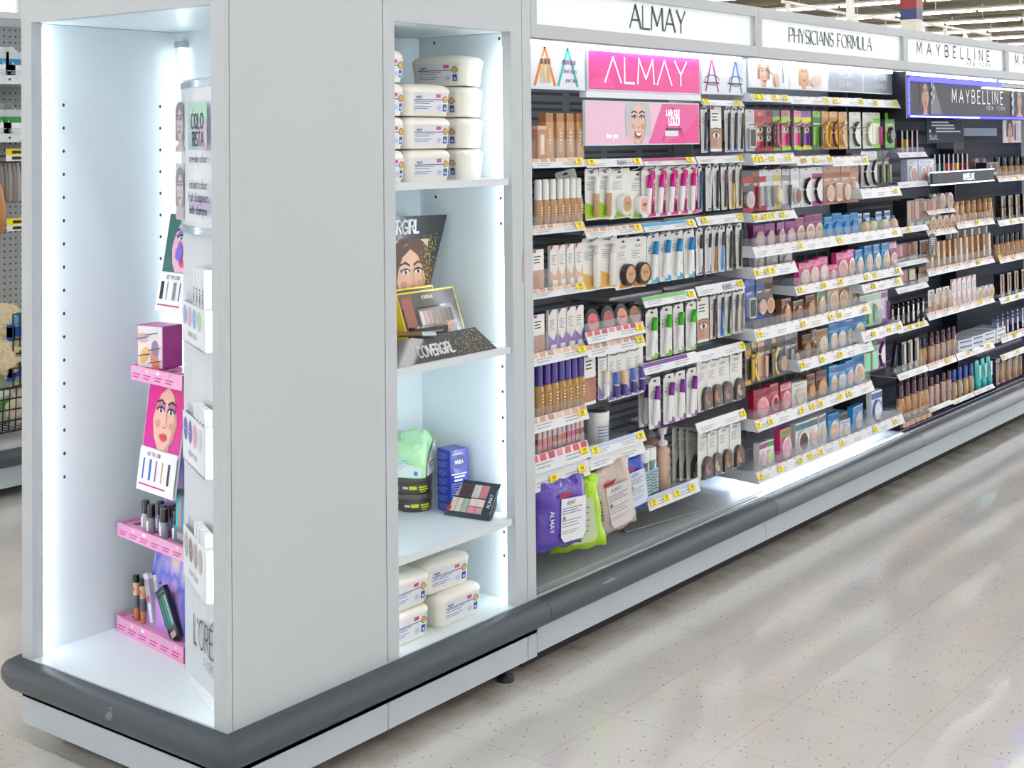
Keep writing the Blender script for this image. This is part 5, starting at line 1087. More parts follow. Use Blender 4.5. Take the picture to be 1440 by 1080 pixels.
# column three
shelf(0, 903, 976, 940, 222, 232, tags=(967,), color='c8307a', hooks=(918, 934, 950, 966), depth=.12)
shelf(0, 903, 976, 940, 311, 323, tags=(969,), color='3aa0dc', hooks=(918, 935, 952, 968), depth=.12)
shelf(0, 903, 976, 940, 412, 426, tags=(969,), color='7ac070', hooks=(918, 935, 952, 968), depth=.12)
shelf(0, 903, 978, 940, 503, 518, tags=(), color='7a3a9a', hooks=(920, 938, 954, 970), depth=.12)
W3 = 'in the %s mascara row'
hang([('mascara_card', dict(cap='c8108a', accent='e0389a', mega=1, w=.078, h=.152), 'magenta carded mascara with slanted lettering')], [913, 929, 945, 959, 975], 303, 945, .075, W3 % 'magenta', 'magenta mascara cards')
for c, ac, us, v, nm in (('1787c4', '22a8dc', (918, 936, 953, 970), 395, 'turquoise'), ('3fae22', '78d020', (917, 937, 955, 972), 500, 'green'), ('7a2a92', '8c2aa0', (921, 941, 957, 973), 596, 'purple')):
    hang([('mascara_card', dict(cap=c, accent=ac), '%s capped mascara on white card' % nm)], us, v, 940, .075, W3 % nm, '%s capped mascara cards' % nm)
for k in range(2): put('mascara_card', (P(909, 590, y=.12+.02*k).x-.0, .125+.022*k, P(940, 596, y=.075).z-.004), 'mascara card hanging %s behind the leftmost purple capped one' % ['directly', 'furthest'][k], 'spare mascara cards on the peg behind', cap='7a2a92', accent='8c2aa0')
# column four
C4 = 'in the pencil row %s'
PC = [('26262c', '2a4a80', 'dark'), ('3a3038', '26262c', 'charcoal'), ('5a5a60', '3a6fc0', 'grey'), ('26262c', 'd8a030', 'black and gold'), ('6a5048', '3a6fc0', 'brown')]
def pencils(us, v, where, cols_, y=.075, h=.15):
    hang([('pencil_card', dict(cap=a_, body=b_, accent=c_, h=h), '%s eye pencil on white card' % n_) for a_, b_, c_, n_ in cols_], us, v, 1015, y, where, 'eye pencil cards %s' % where)
shelf(0, 985, 1043, 1015, 141, 149, tags=(990, 1034), hooks=(992, 1024, 1040), depth=.12)
shelf(0, 978, 1043, 1015, 219, 229, tags=(1038,), hooks=(992, 1006, 1020, 1034), depth=.12)
shelf(0, 978, 1043, 1015, 302, 314, tags=(988, 1038), hooks=(992, 1006, 1020, 1034), depth=.12)
shelf(0, 978, 1044, 1015, 397, 410, tags=(1038,), text='ALMAY', hooks=(1000, 1012, 1024, 1036), depth=.12)
shelf(0, 978, 1045, 1015, 487, 500, tags=(1041,), hooks=(993, 1007, 1020, 1036), depth=.12)
shelf(0, 978, 1046, 1015, 584, 598, tags=(1042,), hooks=(993, 1007, 1020, 1036), depth=.24)
pencils([991, 1024, 1033, 1042], 214, 'right of the pink portrait poster', [('2c3844', '3a4450', '3a6fc0', 'slate'), ('4a3a34', '2a2a30', '3a6fc0', 'dark brown'), ('2a3a6a', '2a2a30', '3a6fc0', 'navy'), ('6a5a58', '3a3438', 'c8a8b0', 'taupe')])
put('info_card', (P(1008, 200, y=.07).x, .072, P(1008, 213, y=.07).z), 'white picture card with a brow and eye photo among the top pencils', None, w=.07, h=.145, eye=1)
pencils([984, 997, 1008, 1019, 1030, 1040], 295, 'beside the magenta mascaras', [('2a4a78', '3a5a8a', '3a6fc0', 'blue'), ('d8d8dc', 'e8e8ea', '2a3a6a', 'white capped'), ('2a2028', '2a2a30', '5a7ab8', 'black'), ('6a4858', '4a3a44', 'c89a28', 'plum'), ('3a3a40', 'c8a028', 'c89a28', 'black and gold'), ('4a4a50', '5a4a30', 'c89a28', 'bronze')])
pencils([984, 996, 1005, 1015, 1026, 1040], 382, 'beside the turquoise mascaras', [('26262c', 'e8e8ee', '4a5ab0', 'black capped white'), ('26262c', 'e8e8ee', '4a5ab0', 'black tipped silver'), ('2a2230', 'b07a3a', 'c08a3a', 'amber'), ('4a3038', '5a9ad8', '5a9ad8', 'plum and blue'), ('2a3a2a', '26301f', '38b020', 'green backed'), ('2a2a30', '2a2a30', 'c8a030', 'ink black')])
put('info_card', (P(990, 470, y=.07).x, .072, P(990, 481, y=.07).z), 'white picture card with dark eye photo left of the lower pencils', None, w=.07, h=.14, eye=1)
pencils([1003, 1014, 1024, 1034, 1043], 474, 'beside the dark eye picture card', [('3a3a40', '4a3a30', 'a8784a', 'brown backed'), ('3a4a6a', '4a78b8', '3a80d8', 'blue backed'), ('303a34', '3a4a3a', '5ab03a', 'olive'), ('5a4a48', '7a6a68', 'b8a8a8', 'cocoa'), ('8a7a74', '9a8a84', 'c8b0a8', 'rosy beige')])
SH_ = [('3e3a3c', 'b08868', 'a8784a', 'brown'), ('3e3a3c', 'b8906c', '3a9ae0', 'blue edged'), ('4a4650', 'a08890', '38b040', 'green edged'), ('48464a', 'b8b0a0', 'e0b020', 'yellow edged')]
for v, nm in ((570, 'upper'), (666, 'lower')):
    for k, u in enumerate((990, 1004, 1018, 1035)):
        a_, b_, c_, n_ = SH_[(k+(0 if nm == 'upper' else 2)) % 4]
        hang([('compact_card', dict(case=a_, pan=b_, accent=c_, w=.078, h=.165, r=.029, arch=True, two='8a6a5c'), 'arched eyeshadow case on %s white card' % n_)], [u], v, 1015, .075, 'in the %s eyeshadow row, %s' % (nm, ORD[k]), 'eyeshadow cards in the %s row' % nm)
for k in range(3): put('compact_card', (P(978+3*k, 660, y=.10).x-.012*0, .13-.018*k+.03, P(1015, 668, y=.075).z), 'eyeshadow card on the peg behind the lower eyeshadow row, %s from back' % ['first', 'second', 'third'][k], 'spare eyeshadow cards behind the lower row', case='3e3a3c', pan='b08868', accent='38b040', w=.078, h=.165, r=.029, arch=True, two='8a6a5c')
# lowest shelf
zl = shelf(0, 909, 981, 940, 688, 706, tags=(916, 934, 949, 970), color='b8c8ea', depth=.27)
put('pump_bottle', (P(932, 680, y=.115).x, .115, zl), 'beige lotion bottle with white pump and red mark on the lowest shelf', 'lotion bottles on the lowest shelf', rot=10)
put('pump_bottle', (P(915, 650, y=.21).x, .21, zl), 'beige lotion bottle with grey pump standing at the back of the lowest shelf', 'lotion bottles on the lowest shelf', rot=-25, pump='a8acb0', body='b08c7a')
put('toner_bottle', (P(914, 690, y=.10).x, .105, zl), 'teal toner bottle with white cap beside the pump bottle', 'toner bottles on the lowest shelf')
put('toner_bottle', (P(901, 690, y=.10).x+.004, .10, zl-.0), 'dark violet toner bottle with white cap next to the blue wipes pack', 'toner bottles on the lowest shelf', body='4a4468')
# wipes packs hanging in front
zz = lambda u, v, y: P(u, v, y=y).z
put('wipes_pack', (P(787, 770, y=.05).x, .055, zz(787, 771, .05)), 'purple face wipes pack hanging at the left end of the bottom row', 'face wipes packs', rot=-4, tilty=2, w=.20, h=.185)
put('wipes_pack', (P(752, 770, y=.10).x+.015, .135, zz(787, 768, .05)), 'second purple face wipes pack behind the front purple one', 'face wipes packs', rot=4, tilty=2, w=.20, h=.185)
put('wipes_pack', (P(824, 770, y=.06).x, .085, zz(824, 775, .06)), 'lime green crumpled face wipes pack turned sideways', 'face wipes packs', rot=-42, tilty=-8, tiltx=4, col='b4e81e', w=.16, h=.205, accent='dff0c0', badge='26306e', brandc='6a9a10', d=.06)
put('wipes_pack', (P(868, 745, y=.05).x, .06, zz(868, 748, .05)), 'beige face wipes pack tilted to the left in front of the lower shelf', 'face wipes packs', rot=-16, tilty=-13, tiltx=4, col='cdbcb2', w=.17, h=.20, brandc='3a3432', accent='e4dcdb', d=.055)
put('wipes_pack', (P(843, 745, y=.10).x, .14, zz(860, 744, .05)), 'second beige face wipes pack behind the tilted one', 'face wipes packs', rot=-16, tilty=-10, col='cdbcb2', w=.17, h=.20, brandc='3a3432', accent='e4dcdb', d=.055)
put('wipes_pack', (P(893, 722, y=.06).x, .07, zz(893, 720, .06)), 'bright blue face wipes pack beside the toner bottles', 'face wipes packs', rot=-10, tilty=-9, col='1f4fc8', w=.135, h=.165, accent='dfe8f6', d=.045)
a = MB(); q = [P(u, v, z=.188) for u, v in ((880, 749), (990, 717), (955, 706), (868, 735))]; a.slab([(p_.x, p_.y) for p_ in q], .1875, .190, M('b4b7ba', .4)); tag(a.build('loose_plate'), 'loose grey flat plate lying on the bottom deck under the wipes packs', 'plate')

# ================================================================ SECOND BAY
for u0, u1, cc, kindp in ((1052, 1109, 'e9edf2', 1), (1110, 1164, 'ece9e6', 2), (1165, 1213, '8f98a6', 3), (1214, 1261, '8f98a6', 3)):
    y = .058; xa, xb = max(P(u0, 100, y=y).x, BX[1]+.005), P(u1, 100, y=y).x
    a = MB(); a.box(xa, xb, y, y+.01, 1.528, 1.622, M('dfe6f0', .3)); a.rect(xa+.004, 1.532, xb-.004, 1.619, y-.0004, M(cc, .3, coat=.2)); xm = (xa+xb)/2
    if kindp == 3:
        a.text('PHYSICIANS', xm, 1.580, .023, y-.0008, M('e4e8ee', .4), t=.08, sp=.12, wx=.95, thick=-1.6); a.text('FORMULA', xm, 1.548, .023, y-.0008, M('e4e8ee', .4), t=.08, sp=.14, wx=.95, thick=-1.6)
    po = a.build('poster', BAYS[1]); b = MB(); b.clip = (xa+.004, 1.532, xb-.004, 1.619)
    if kindp == 1:
        portrait(b, xm-.04, 1.578, .09, y-.0012, skin='e8c2aa', hair='a88868', long=.3, turn=.3); b.stroke([(xm+.02, 1.575), (xm-.02, 1.592)], .004, y-.0045, BLACK); b.ell(xm+.05, 1.56, .02, .024, y-.0042, M('e3b79c', .5)); b.stroke([(xm+.10, 1.55), (xm+.093, 1.60)], .006, y-.0045, BLACK); b.rect(xm+.045, 1.533, xm+.07, 1.55, y-.0046, M('e3b79c', .5)); b.build('portrait_print', po)
    elif kindp == 2:
        portrait(b, xm-.045, 1.585, .08, y-.0012, skin='dca888', hair='c9a070', long=.7, turn=-.4); b.flat([(xm+.0, 1.56), (xm+.06, 1.60), (xm+.10, 1.585), (xm+.09, 1.55), (xm+.03, 1.54)], y-.0042, M('e6c8b4', .5)); b.build('portrait_print', po)
B1K = dict(ends=True)
shelf(1, 1052, 1108, 1084, 133, 143.5, tags=(1061, 1068, 1087, 1102), ends=True, depth=.10); shelf(1, 1109, 1163, 1136, 136, 147, tags=(1159,), ends=True, depth=.10)
shelf(1, 1164, 1212, 1188, 137.5, 149, tags=(1173, 1208), ends=True, depth=.10); shelf(1, 1213, 1262, 1238, 140, 151, tags=(1229, 1256), ends=True, depth=.10)
shelf(1, 1050, 1116, 1084, 216, 231, tags=(1059, 1068, 1083, 1106), hooks=(1070, 1093, 1105, 1122), ends=True, depth=.14, hookz=.135)
shelf(1, 1117, 1167, 1142, 219, 232, tags=(1128, 1144, 1165), hooks=(1135, 1160), ends=True, depth=.14, hookz=.14)
shelf(1, 1168, 1219, 1190, 220, 233, tags=(1214,), hooks=(1185, 1203, 1220), ends=True, depth=.14, hookz=.14)
shelf(1, 1050, 1117, 1084, 298, 310, tags=(1060, 1073, 1083, 1098), hooks=(1073, 1093, 1118, 1140), ends=True, depth=.2, hookz=.17)
shelf(1, 1210, 1266, 1238, 263.5, 277, tags=(1257,), ends=True, hooks=(1230, 1245), depth=.14, hookz=.14)
sR3 = shelf(1, 1053, 1268, 1150, 335, 349, tags=(1123, 1178, 1257), ends=True, front=.028)
sR4L = shelf(1, 1051, 1118, 1084, 373, 388, tags=(1061, 1076, 1083), ends=True, depth=.2)
sR4 = shelf(1, 1117, 1268, 1150, 397, 409, tags=(1123, 1156, 1180, 1216, 1228, 1260), ends=True, front=.028)
sR5R = shelf(1, 1211, 1269, 1240, 394.5, 406, tags=(1226, 1260), ends=True, hooks=(1214, 1224, 1234, 1244), depth=.12)
sR5 = shelf(1, 1055, 1222, 1180, 435.5, 450, tags=(1065, 1127, 1166, 1178, 1214), ends=True, front=.028)
sR6R = shelf(1, 1211, 1269, 1240, 459, 473, tags=(1226, 1248, 1262), ends=True, hooks=(1216, 1227, 1238), depth=.12)
sR6 = shelf(1, 1122, 1225, 1180, 491, 505, tags=(1126, 1153, 1179), ends=True, front=.028)
sR7 = shelf(1, 1055, 1226, 1180, 551, 565, tags=(1063, 1080, 1124, 1139, 1151, 1179, 1191), ends=True, front=.028)
sR8 = shelf(1, 1060, 1269, 1180, 617.5, 631, tags=(1066, 1094, 1122, 1137, 1151, 1181, 1229, 1257), ends=True, front=.028)
def hrow(lst, v, uref, y, where, group, jit=3):
    z = P(uref, v, y=y).z
    for i, (u, k, kw, d) in enumerate(lst): rowz([(k, kw, d)], [u], y, z, where, group, jit=jit, sway=2.5)
H = 'hang_card'
hrow([(1055, H, dict(col='d9dbe0', c2='c8cad0', pod='34343a', pods='wide'), 'grey card with dark oval brush'),
 (1069, H, dict(col='d41a30', c2='b01028', eye=2, txt='LIFE', w=.066), 'red card with two eye photos'), (1081, H, dict(col='2a1c20', c2='b8182c', eye=2, w=.062, txt='LASH', tc='e0304a'), 'black and red card with two eye photos'),
 (1093, H, dict(col='2c2226', c2='8ac926', pod='f0608c', pods='curve'), 'black card with curved pink mascara'), (1106, H, dict(col='e01a80', c2='9ad81e', eye=1, w=.075, txt='SEXY', tc='9ad81e'), 'hot pink and lime card with one eye'),
 (1122, H, dict(col='f05a9c', c2='b8e020', eye=1, w=.07, pod='2a2a2a'), 'pink card with lime head and one eye'), (1135, H, dict(col='7a2ab0', c2='e8e020', eye=1, w=.07), 'purple card with one eye photo'),
 (1148, H, dict(col='7ac026', c2='3a7a1a', pod='202820', w=.06), 'leaf green card with dark tube'), (1161, H, dict(col='d8981c', c2='c07a14', pod='e8c060', pods='curve', w=.075), 'amber card with curved gold case'),
 (1173, H, dict(col='d8a030', c2='b87818', pod='7a3a20', pods='curve', w=.075), 'amber card with bronze case'), (1186, H, dict(col='d8901c', c2='e0b050', pod='e8e0c8', pods='curve', w=.08), 'amber card with cream curved case'),
 (1203, H, dict(col='eef0f0', c2='dfe6e0', pod='3a5a30', pods='curve', w=.10), 'white floral card with green curve'), (1221, H, dict(col='f2f2f0', c2='e4e8e4', pod='a8b090', pods='curve', w=.10), 'white card with sage curved case'),
 (1233, H, dict(col='e8f0d8', c2='8ac926', pod='d02a70', w=.07), 'lime edged card with pink tube'), (1252, H, dict(col='7ac820', c2='58a010', eye=1, pod='26321e', pods='oval', w=.10, txt='CC'), 'bright green card with dark oval case')],
 211, 1120, .078, 'on the top pegs of the second bay', 'bright carded make-up on the top pegs')
hrow([(1052, H, dict(col='241a1e', c2='c01830', pod='c8b8bc', pods='disc', w=.07), 'black card with round white badge'), (1063, H, dict(col='8a1a28', c2='6a141e', w=.05, pod='c8a0a0'), 'dark red slim card'),
 (1073, H, dict(col='e6e7ea', c2='c02838', w=.05, pod='a8aab0'), 'white slim card with red edge'), (1082, H, dict(col='e2e3e8', c2='d0d2d8', w=.05, pod='8a8c94'), 'white slim card'), (1093, H, dict(col='dcd6b8', c2='c8b060', pod='d8c8a0', pods='oval', w=.07), 'card with oval gold-rimmed window'),
 (1105, H, dict(col='c8ccd2', c2='8a9098', w=.06, pod='5a5a50'), 'silver card with dark liner'), (1119, H, dict(col='eef0f3', c2='dadde2', pod='8a5a50', pods='disc', w=.075), 'white card with rosy disc'),
 (1134, H, dict(col='f0f0f3', c2='e0e0e6', pod='1e1a20', pods='curve', w=.09), 'white card with curved black case'), (1149, H, dict(col='f0f0f3', c2='b03a8a', pod='1e1a20', pods='curve', w=.09), 'white card with black case and violet foot'),
 (1165, H, dict(col='c08a68', c2='a87050', pod='e8b898', pods='disc', w=.075), 'rose gold card with round window'), (1177, H, dict(col='b87c58', c2='98603e', pod='e0a888', pods='wide', w=.075), 'copper card with square window'),
 (1189, H, dict(col='c8906c', c2='a06a48', pod='f0d0b8', pods='disc', w=.075), 'pale copper card with round window'), (1201, H, dict(col='b07450', c2='c89878', pod='f0d8c8', pods='oval', w=.075), 'brown copper card with oval window')],
 292, 1120, .08, 'on the second pegs of the second bay', 'carded make-up on the second pegs')
hrow([(1217, H, dict(col='d8dade', c2='c8ccd0', pod='2a2628', pods='curve', w=.08), 'silver card with dark curved case'), (1228, H, dict(col='d4d6da', c2='c4c8cc', pod='26242a', pods='curve', w=.08), 'grey card with black curved case'), (1238, H, dict(col='22231f', c2='30312a', pod='b8c098', w=.06), 'tall black card with pale stick'), (1247, H, dict(col='1e1f1c', c2='2c2d28', pod='a8b088', w=.06), 'second tall black card with pale stick')],
 262, 1238, .08, 'above the right-hand short rail', 'dark cards at the right of the second bay')
def boxes(lst, z, where, group, y=.10, jit=6):
    for i, (u, kw, d) in enumerate(lst): rowz([('window_box', kw, d)], [u], y, z, where, group, jit=jit)
PU = dict(col='7a1f6a', pan='c8a8a0', band='a04090', ring='b8a0b0'); BL = dict(col='2a9adc', pan='d8b898', band='1a6ab0'); PKB = dict(col='f0509c', pan='e8c8b8', band='f8a0c8')
boxes([(1060, PU, 'plum box with round window, furthest left'), (1075, PU, 'plum box with round window, second from left'), (1090, PU, 'plum box with round window, third from left'), (1104, PU, 'plum box with round window, fourth from left'),
 (1117, dict(col='a0407a', pan='b89888', band='8a2a66', shape='round', h=.095), 'mauve box with pearl powder'), (1131, dict(col='96356f', pan='c8a890', band='7a1f5a', h=.10), 'mauve box with larger tan powder'), (1143, dict(col='8a2a66', pan='b89070', band='6a1a4a', h=.10), 'mauve box beside the blue ones')],
 sR3, 'on the plum shelf', 'plum and mauve powder boxes')
boxes([(1157, dict(BL, pan='2a8ac8', ring='1a70b0'), 'bright blue box, furthest left'), (1170, dict(BL, pan='2a8ac8', ring='1a70b0', h=.095), 'bright blue box, second from left'), (1182, dict(BL, pan='2a8ac8', ring='1a70b0'), 'bright blue box, third from left'), (1194, dict(BL, pan='2a8ac8', ring='1a70b0', h=.09), 'bright blue box, fourth from left')], sR3, 'on the plum shelf', 'bright blue boxes on the plum shelf')
rowz([('egg', dict(), 'clear pack with yellow egg and blue tip'), ('egg', dict(col='d8e0a0'), 'clear pack with lime egg'), ('egg', dict(col='e8e0c0'), 'clear pack with cream egg'), ('egg', dict(col='eab898'), 'clear pack with peach egg')], [1208, 1219, 1236, 1248], .10, sR3, 'at right end of plum shelf', 'egg shaped packs')
boxes([(1124, PKB, 'pink box, furthest left'), (1137, dict(PKB, h=.09), 'pink box, second from left'), (1150, dict(PKB, pan='f0d8c8', h=.095), 'pink box with pale powder'), (1163, dict(PKB, w=.085, h=.06), 'low pink box tipped forward'), (1177, dict(PKB, w=.08, h=.10, pan='d8a890'), 'tall pink box, left one'), (1189, dict(PKB, w=.08, h=.105, pan='d8a890'), 'tall pink box, right one')], sR4, 'on the pink shelf', 'pink powder boxes')
boxes([(1201, dict(BL, w=.09, h=.10, pan='e0c8b0'), 'sky blue box with shell powder'), (1214, dict(BL, w=.08, h=.11, pan='d8c0b0'), 'sky blue box, second one'), (1226, dict(BL, w=.08, h=.11, pan='e0ccb8'), 'sky blue box, third one'), (1238, dict(BL, w=.08, h=.11), 'sky blue box, fourth one'), (1249, dict(col='a8206a', w=.06, h=.11, pan='d8b0a0', band='e0e0e6'), 'magenta box beside the blue ones')], sR4, 'at the right end of the pink shelf', 'boxes right of the pink ones')
boxes([(1060, dict(col='c8c4c4', pan='d8b8a8', band='e8e8ea', w=.08, h=.05), 'clear low pack, left one'), (1078, dict(col='c8c4c4', pan='c8a898', band='e8e8ea', w=.08, h=.045), 'clear low pack, middle one'), (1098, dict(col='bab4b4', pan='b89888', band='e8e8ea', w=.08, h=.05), 'clear low pack, right one')], sR4L, 'on the short left shelf', 'clear low packs')
hrow([(1055, H, dict(col='1f5ac8', c2='143c90', pod='14161c', pods='wide', w=.07), 'blue card with black case'), (1069, H, dict(col='1a1a22', c2='2858b0', pod='d8b090', pods='disc', w=.065), 'black card with round pans and blue foot'), (1080, H, dict(col='7a4a2c', c2='4a2a18', pod='d8a070', pods='disc', w=.065), 'bronze card with round pan')], 449, 1068, .08, 'at the left end under the short rail', 'cards left of the bronze boxes')
BR = dict(col='7a4a2a', pan='d8a070', band='5a3018', ring='b89060')
boxes([(1098, dict(BR, w=.09, h=.09), 'bronze box, furthest left'), (1115, dict(BR, w=.10, h=.075, pan='8a5a30'), 'low bronze box tipped over'), (1132, dict(BR, w=.08, h=.085), 'bronze box, third one'), (1147, dict(col='b8a078', pan='e0c8a0', band='58a080', w=.075, h=.095), 'sand box with green band'), (1164, dict(col='e4ddd2', pan='d8b090', band='c89878', w=.085, h=.11), 'tall cream box, left one'), (1178, dict(col='b88a60', pan='d8a880', band='e4ddd2', w=.08, h=.115), 'tall copper box'), (1191, dict(col='e4ddd2', pan='a86a40', band='d8c8b0', w=.07, h=.115), 'tall cream box, right one')], sR5, 'on the bronze shelf', 'bronze and cream boxes')
hrow([(1215, H, dict(col='d8ecd8', c2='a8d8a8', pod='70b870', w=.07), 'pale green card'), (1225, H, dict(col='e4f0e4', c2='c0e0c8', pod='90c898', w=.07), 'white green card'), (1234, H, dict(col='eaeef0', c2='d0d8e0', pod='b0b8c0', pods='disc', w=.07), 'white card with disc'), (1244, H, dict(col='e8dcec', c2='a060b0', pod='7a3a90', w=.07), 'white and violet card')], 457, 1230, .08, 'under the right short rail', 'pale cards at the right')
hrow([(1053, H, dict(col='3a2e1c', c2='c8a040', pod='e0c060', w=.05), 'gold lettered black card'), (1062, H, dict(col='b08a30', c2='2a2218', pod='f0d060', pods='curve', w=.055), 'gold card with curved case'), (1072, H, dict(col='c89a88', c2='7a5a4a', pod='e8c8b8', w=.06), 'rose card'), (1081, H, dict(col='1e1c1e', c2='383236', pod='8a8480', w=.055), 'plain black card'), (1090, H, dict(col='a8863a', c2='3a2a18', pod='e8d090', pods='curve', w=.06), 'olive gold card'),
 (1099, H, dict(col='1a181a', c2='2a2628', pod='c8a888', pods='disc', w=.065), 'black card with beige discs'), (1108, H, dict(col='8a8c92', c2='50525a', pod='c8cace', w=.05), 'silver card'), (1117, H, dict(col='201c1e', c2='302a2c', pod='d8b898', pods='disc', w=.06), 'second black card with beige discs')], 532, 1085, .08, 'in the dark peg row', 'dark and gold cards')
boxes([(1127, dict(BR, w=.06, h=.09, pan='a08060'), 'sand box, left one'), (1137, dict(BR, w=.045, h=.10, pan='4a2a18'), 'dark brown slim box'), (1149, dict(col='b89a68', pan='e8d0a8', band='a07a40', w=.085, h=.095), 'sand box with pearl powder'), (1164, dict(BL, pan='e8ccb0', h=.105), 'light blue box, left one'), (1176, dict(BL, pan='e4c8ac', h=.11), 'light blue box, second one'), (1187, dict(BL, pan='e4c8ac', h=.105), 'light blue box, third one'), (1201, dict(BL, pan='e0c4a8', w=.10, h=.115), 'large light blue box')], sR6, 'on the sixth shelf of the second bay', 'boxes on the sixth shelf')
hrow([(1216, H, dict(col='1c9a48', c2='0e7a34', pod='80e0a0', pods='wide', w=.075), 'emerald card, left one'), (1227, H, dict(col='22a850', c2='0e7a34', pod='a0e8b8', pods='wide', w=.075), 'emerald card, right one'), (1239, H, dict(col='f0f0f2', c2='7a2a8a', pod='5a1a6a', pods='curve', w=.09), 'white card with violet curve')], 522, 1228, .08, 'under the lower right rail', 'emerald and violet cards')
RD = dict(col='b0183c', pan='e09098', band='8a1030', ring='e8c0c8')
boxes([(1064, dict(RD, w=.10, h=.10), 'crimson box, furthest left'), (1081, dict(RD, w=.06, h=.105, pan='801028'), 'slim crimson box'), (1097, dict(RD, w=.085, h=.095, band='f0a0b8'), 'crimson box with pink band'), (1117, dict(col='eceae8', w=.10, h=.085, pan='d8c8b8', band='f8f8f8'), 'white box tipped forward'), (1133, dict(BR, w=.06, h=.10), 'brown box, left one'), (1148, dict(BR, w=.075, h=.10, pan='d8a880'), 'brown box, right one'), (1164, dict(BL, h=.105), 'azure box, left one'), (1176, dict(BL, h=.10, pan='c8ccd0'), 'azure box, second one'), (1187, dict(BL, h=.105, pan='e8b8c0'), 'azure box, third one'), (1200, dict(BL, w=.10, h=.115), 'large azure box')], sR7, 'on the crimson and azure shelf', 'boxes on the crimson and azure shelf')
boxes([(1065, dict(col='e8e4ec', pan='f0b0c8', band='b03a8a', w=.06, h=.09), 'white and mauve box'), (1074, dict(col='e8ece8', pan='b8d8a0', band='58a848', w=.06, h=.09), 'white and green box'), (1097, dict(col='d8307a', pan='f0a8c0', band='7ab83a', w=.09, h=.11), 'hot pink box with round mirror'), (1121, dict(col='e6ebee', pan='5a3a34', band='3a8a9a', w=.10, h=.11), 'white box with dark round compact'), (1136, dict(col='eceff2', pan='d8b8a0', band='5a6a78', w=.07, h=.11), 'white box, left one'), (1149, dict(col='eceff2', pan='d8b8a0', band='5a6a78', w=.07, h=.11), 'white box, right one'), (1165, dict(BL, w=.08, h=.10), 'blue box between white ones'), (1181, dict(col='e8edf2', pan='d8c8b8', band='c8d8e8', w=.08, h=.06), 'low white box'), (1199, dict(BL, w=.11, h=.095, pan='c8b8a8'), 'wide blue box with oval window'), (1226, dict(col='eef2f6', pan='e0e0e4', band='2a6ab8', w=.10, h=.125, ring='2a5aa8'), 'tall white and blue box')], sR8, 'on the lowest shelf of the second bay', 'boxes on the lowest shelf of the second bay')

# ================================================================ THIRD AND FOURTH BAY
NAVY = M('1b1f3a', .55)
t = thing('lit_brand_sign', 'dark lit brand sign with woman portrait framed in glowing blue tubes', 'sign')
sx0, sx1, sz0, sz1 = 3.553, 5.25, 1.436, 1.607
a = MB(); a.box(sx0, sx1, .014, .05, sz0, sz1, NAVY); a.rect(sx0+.012, sz0+.012, sx1-.012, sz1-.024, .0134, M('332e35', .55, emit=.1)); a.build('panel', t)
BLE = M('2a2aff', .4, emit=3.2)
a = MB(); a.box(sx0+.01, 4.66, .006, .014, sz1-.024, sz1-.004, BLE); a.box(sx0, sx1, .004, .014, sz0, sz0+.010, BLE); a.box(4.66, sx1, .006, .014, sz1-.02, sz1-.004, M('8a909c', .3)); a.build('blue_tube', t)
a = MB(); a.box(sx0+.004, 4.35, .002, .005, sz0+.002, sz0+.006, M('e4e8ff', .4, emit=5)); a.box(4.42, 5.2, .004, .013, sz1-.034, sz1-.028, M('f0ffe8', .4, emit=7)); a.build('white_tube', t)
a = MB()
for k in range(20): a.box(sx0+.002, sx0+.009, .006, .013, sz0+.012+.0075*k, sz0+.0165+.0075*k, M('4a4aff', .4, emit=6))
a.build('blue_dots', t)
a = MB(); a.text('MAYBELLINE', 4.37, 1.505, .056, .0125, M('e8e6ee', .3, emit=.3), t=.11, wx=1.18, sp=.5); a.text('NEW YORK', 4.60, 1.477, .018, .0125, M('c8c4d8', .3, emit=.2), t=.14, wx=1.5, sp=.6); a.build('sign_lettering', t)
a = MB(); a.clip = (sx0+.012, sz0+.012, sx1-.012, sz1-.024); portrait(a, 3.74, 1.53, .12, .0125, skin='b8907c', hair='2c2428', long=.5, turn=-.4, iris='2a2020'); a.flat([(3.80, 1.45), (3.93, 1.45), (3.84, 1.58), (3.80, 1.56)], .0128, M('3a3444', .3))
for k in range(9): a.ell(3.80+.012*(k % 3), 1.50+.012*k, .008, .012, .008, M(['8a90b0', '5a5f80', 'b0b4c8'][k % 3], .3), 8, 30*k)
portrait(a, 4.93, 1.53, .10, .0125, skin='c09a86', hair='3a3436', long=.4, turn=.4); 
for k in range(6): a.ell(4.82+.01*(k % 2), 1.47+.02*k, .012, .016, .008, M(['c8d0e0', '8a98b8'][k % 2], .3), 8, 25*k)
a.build('portrait_print', t)
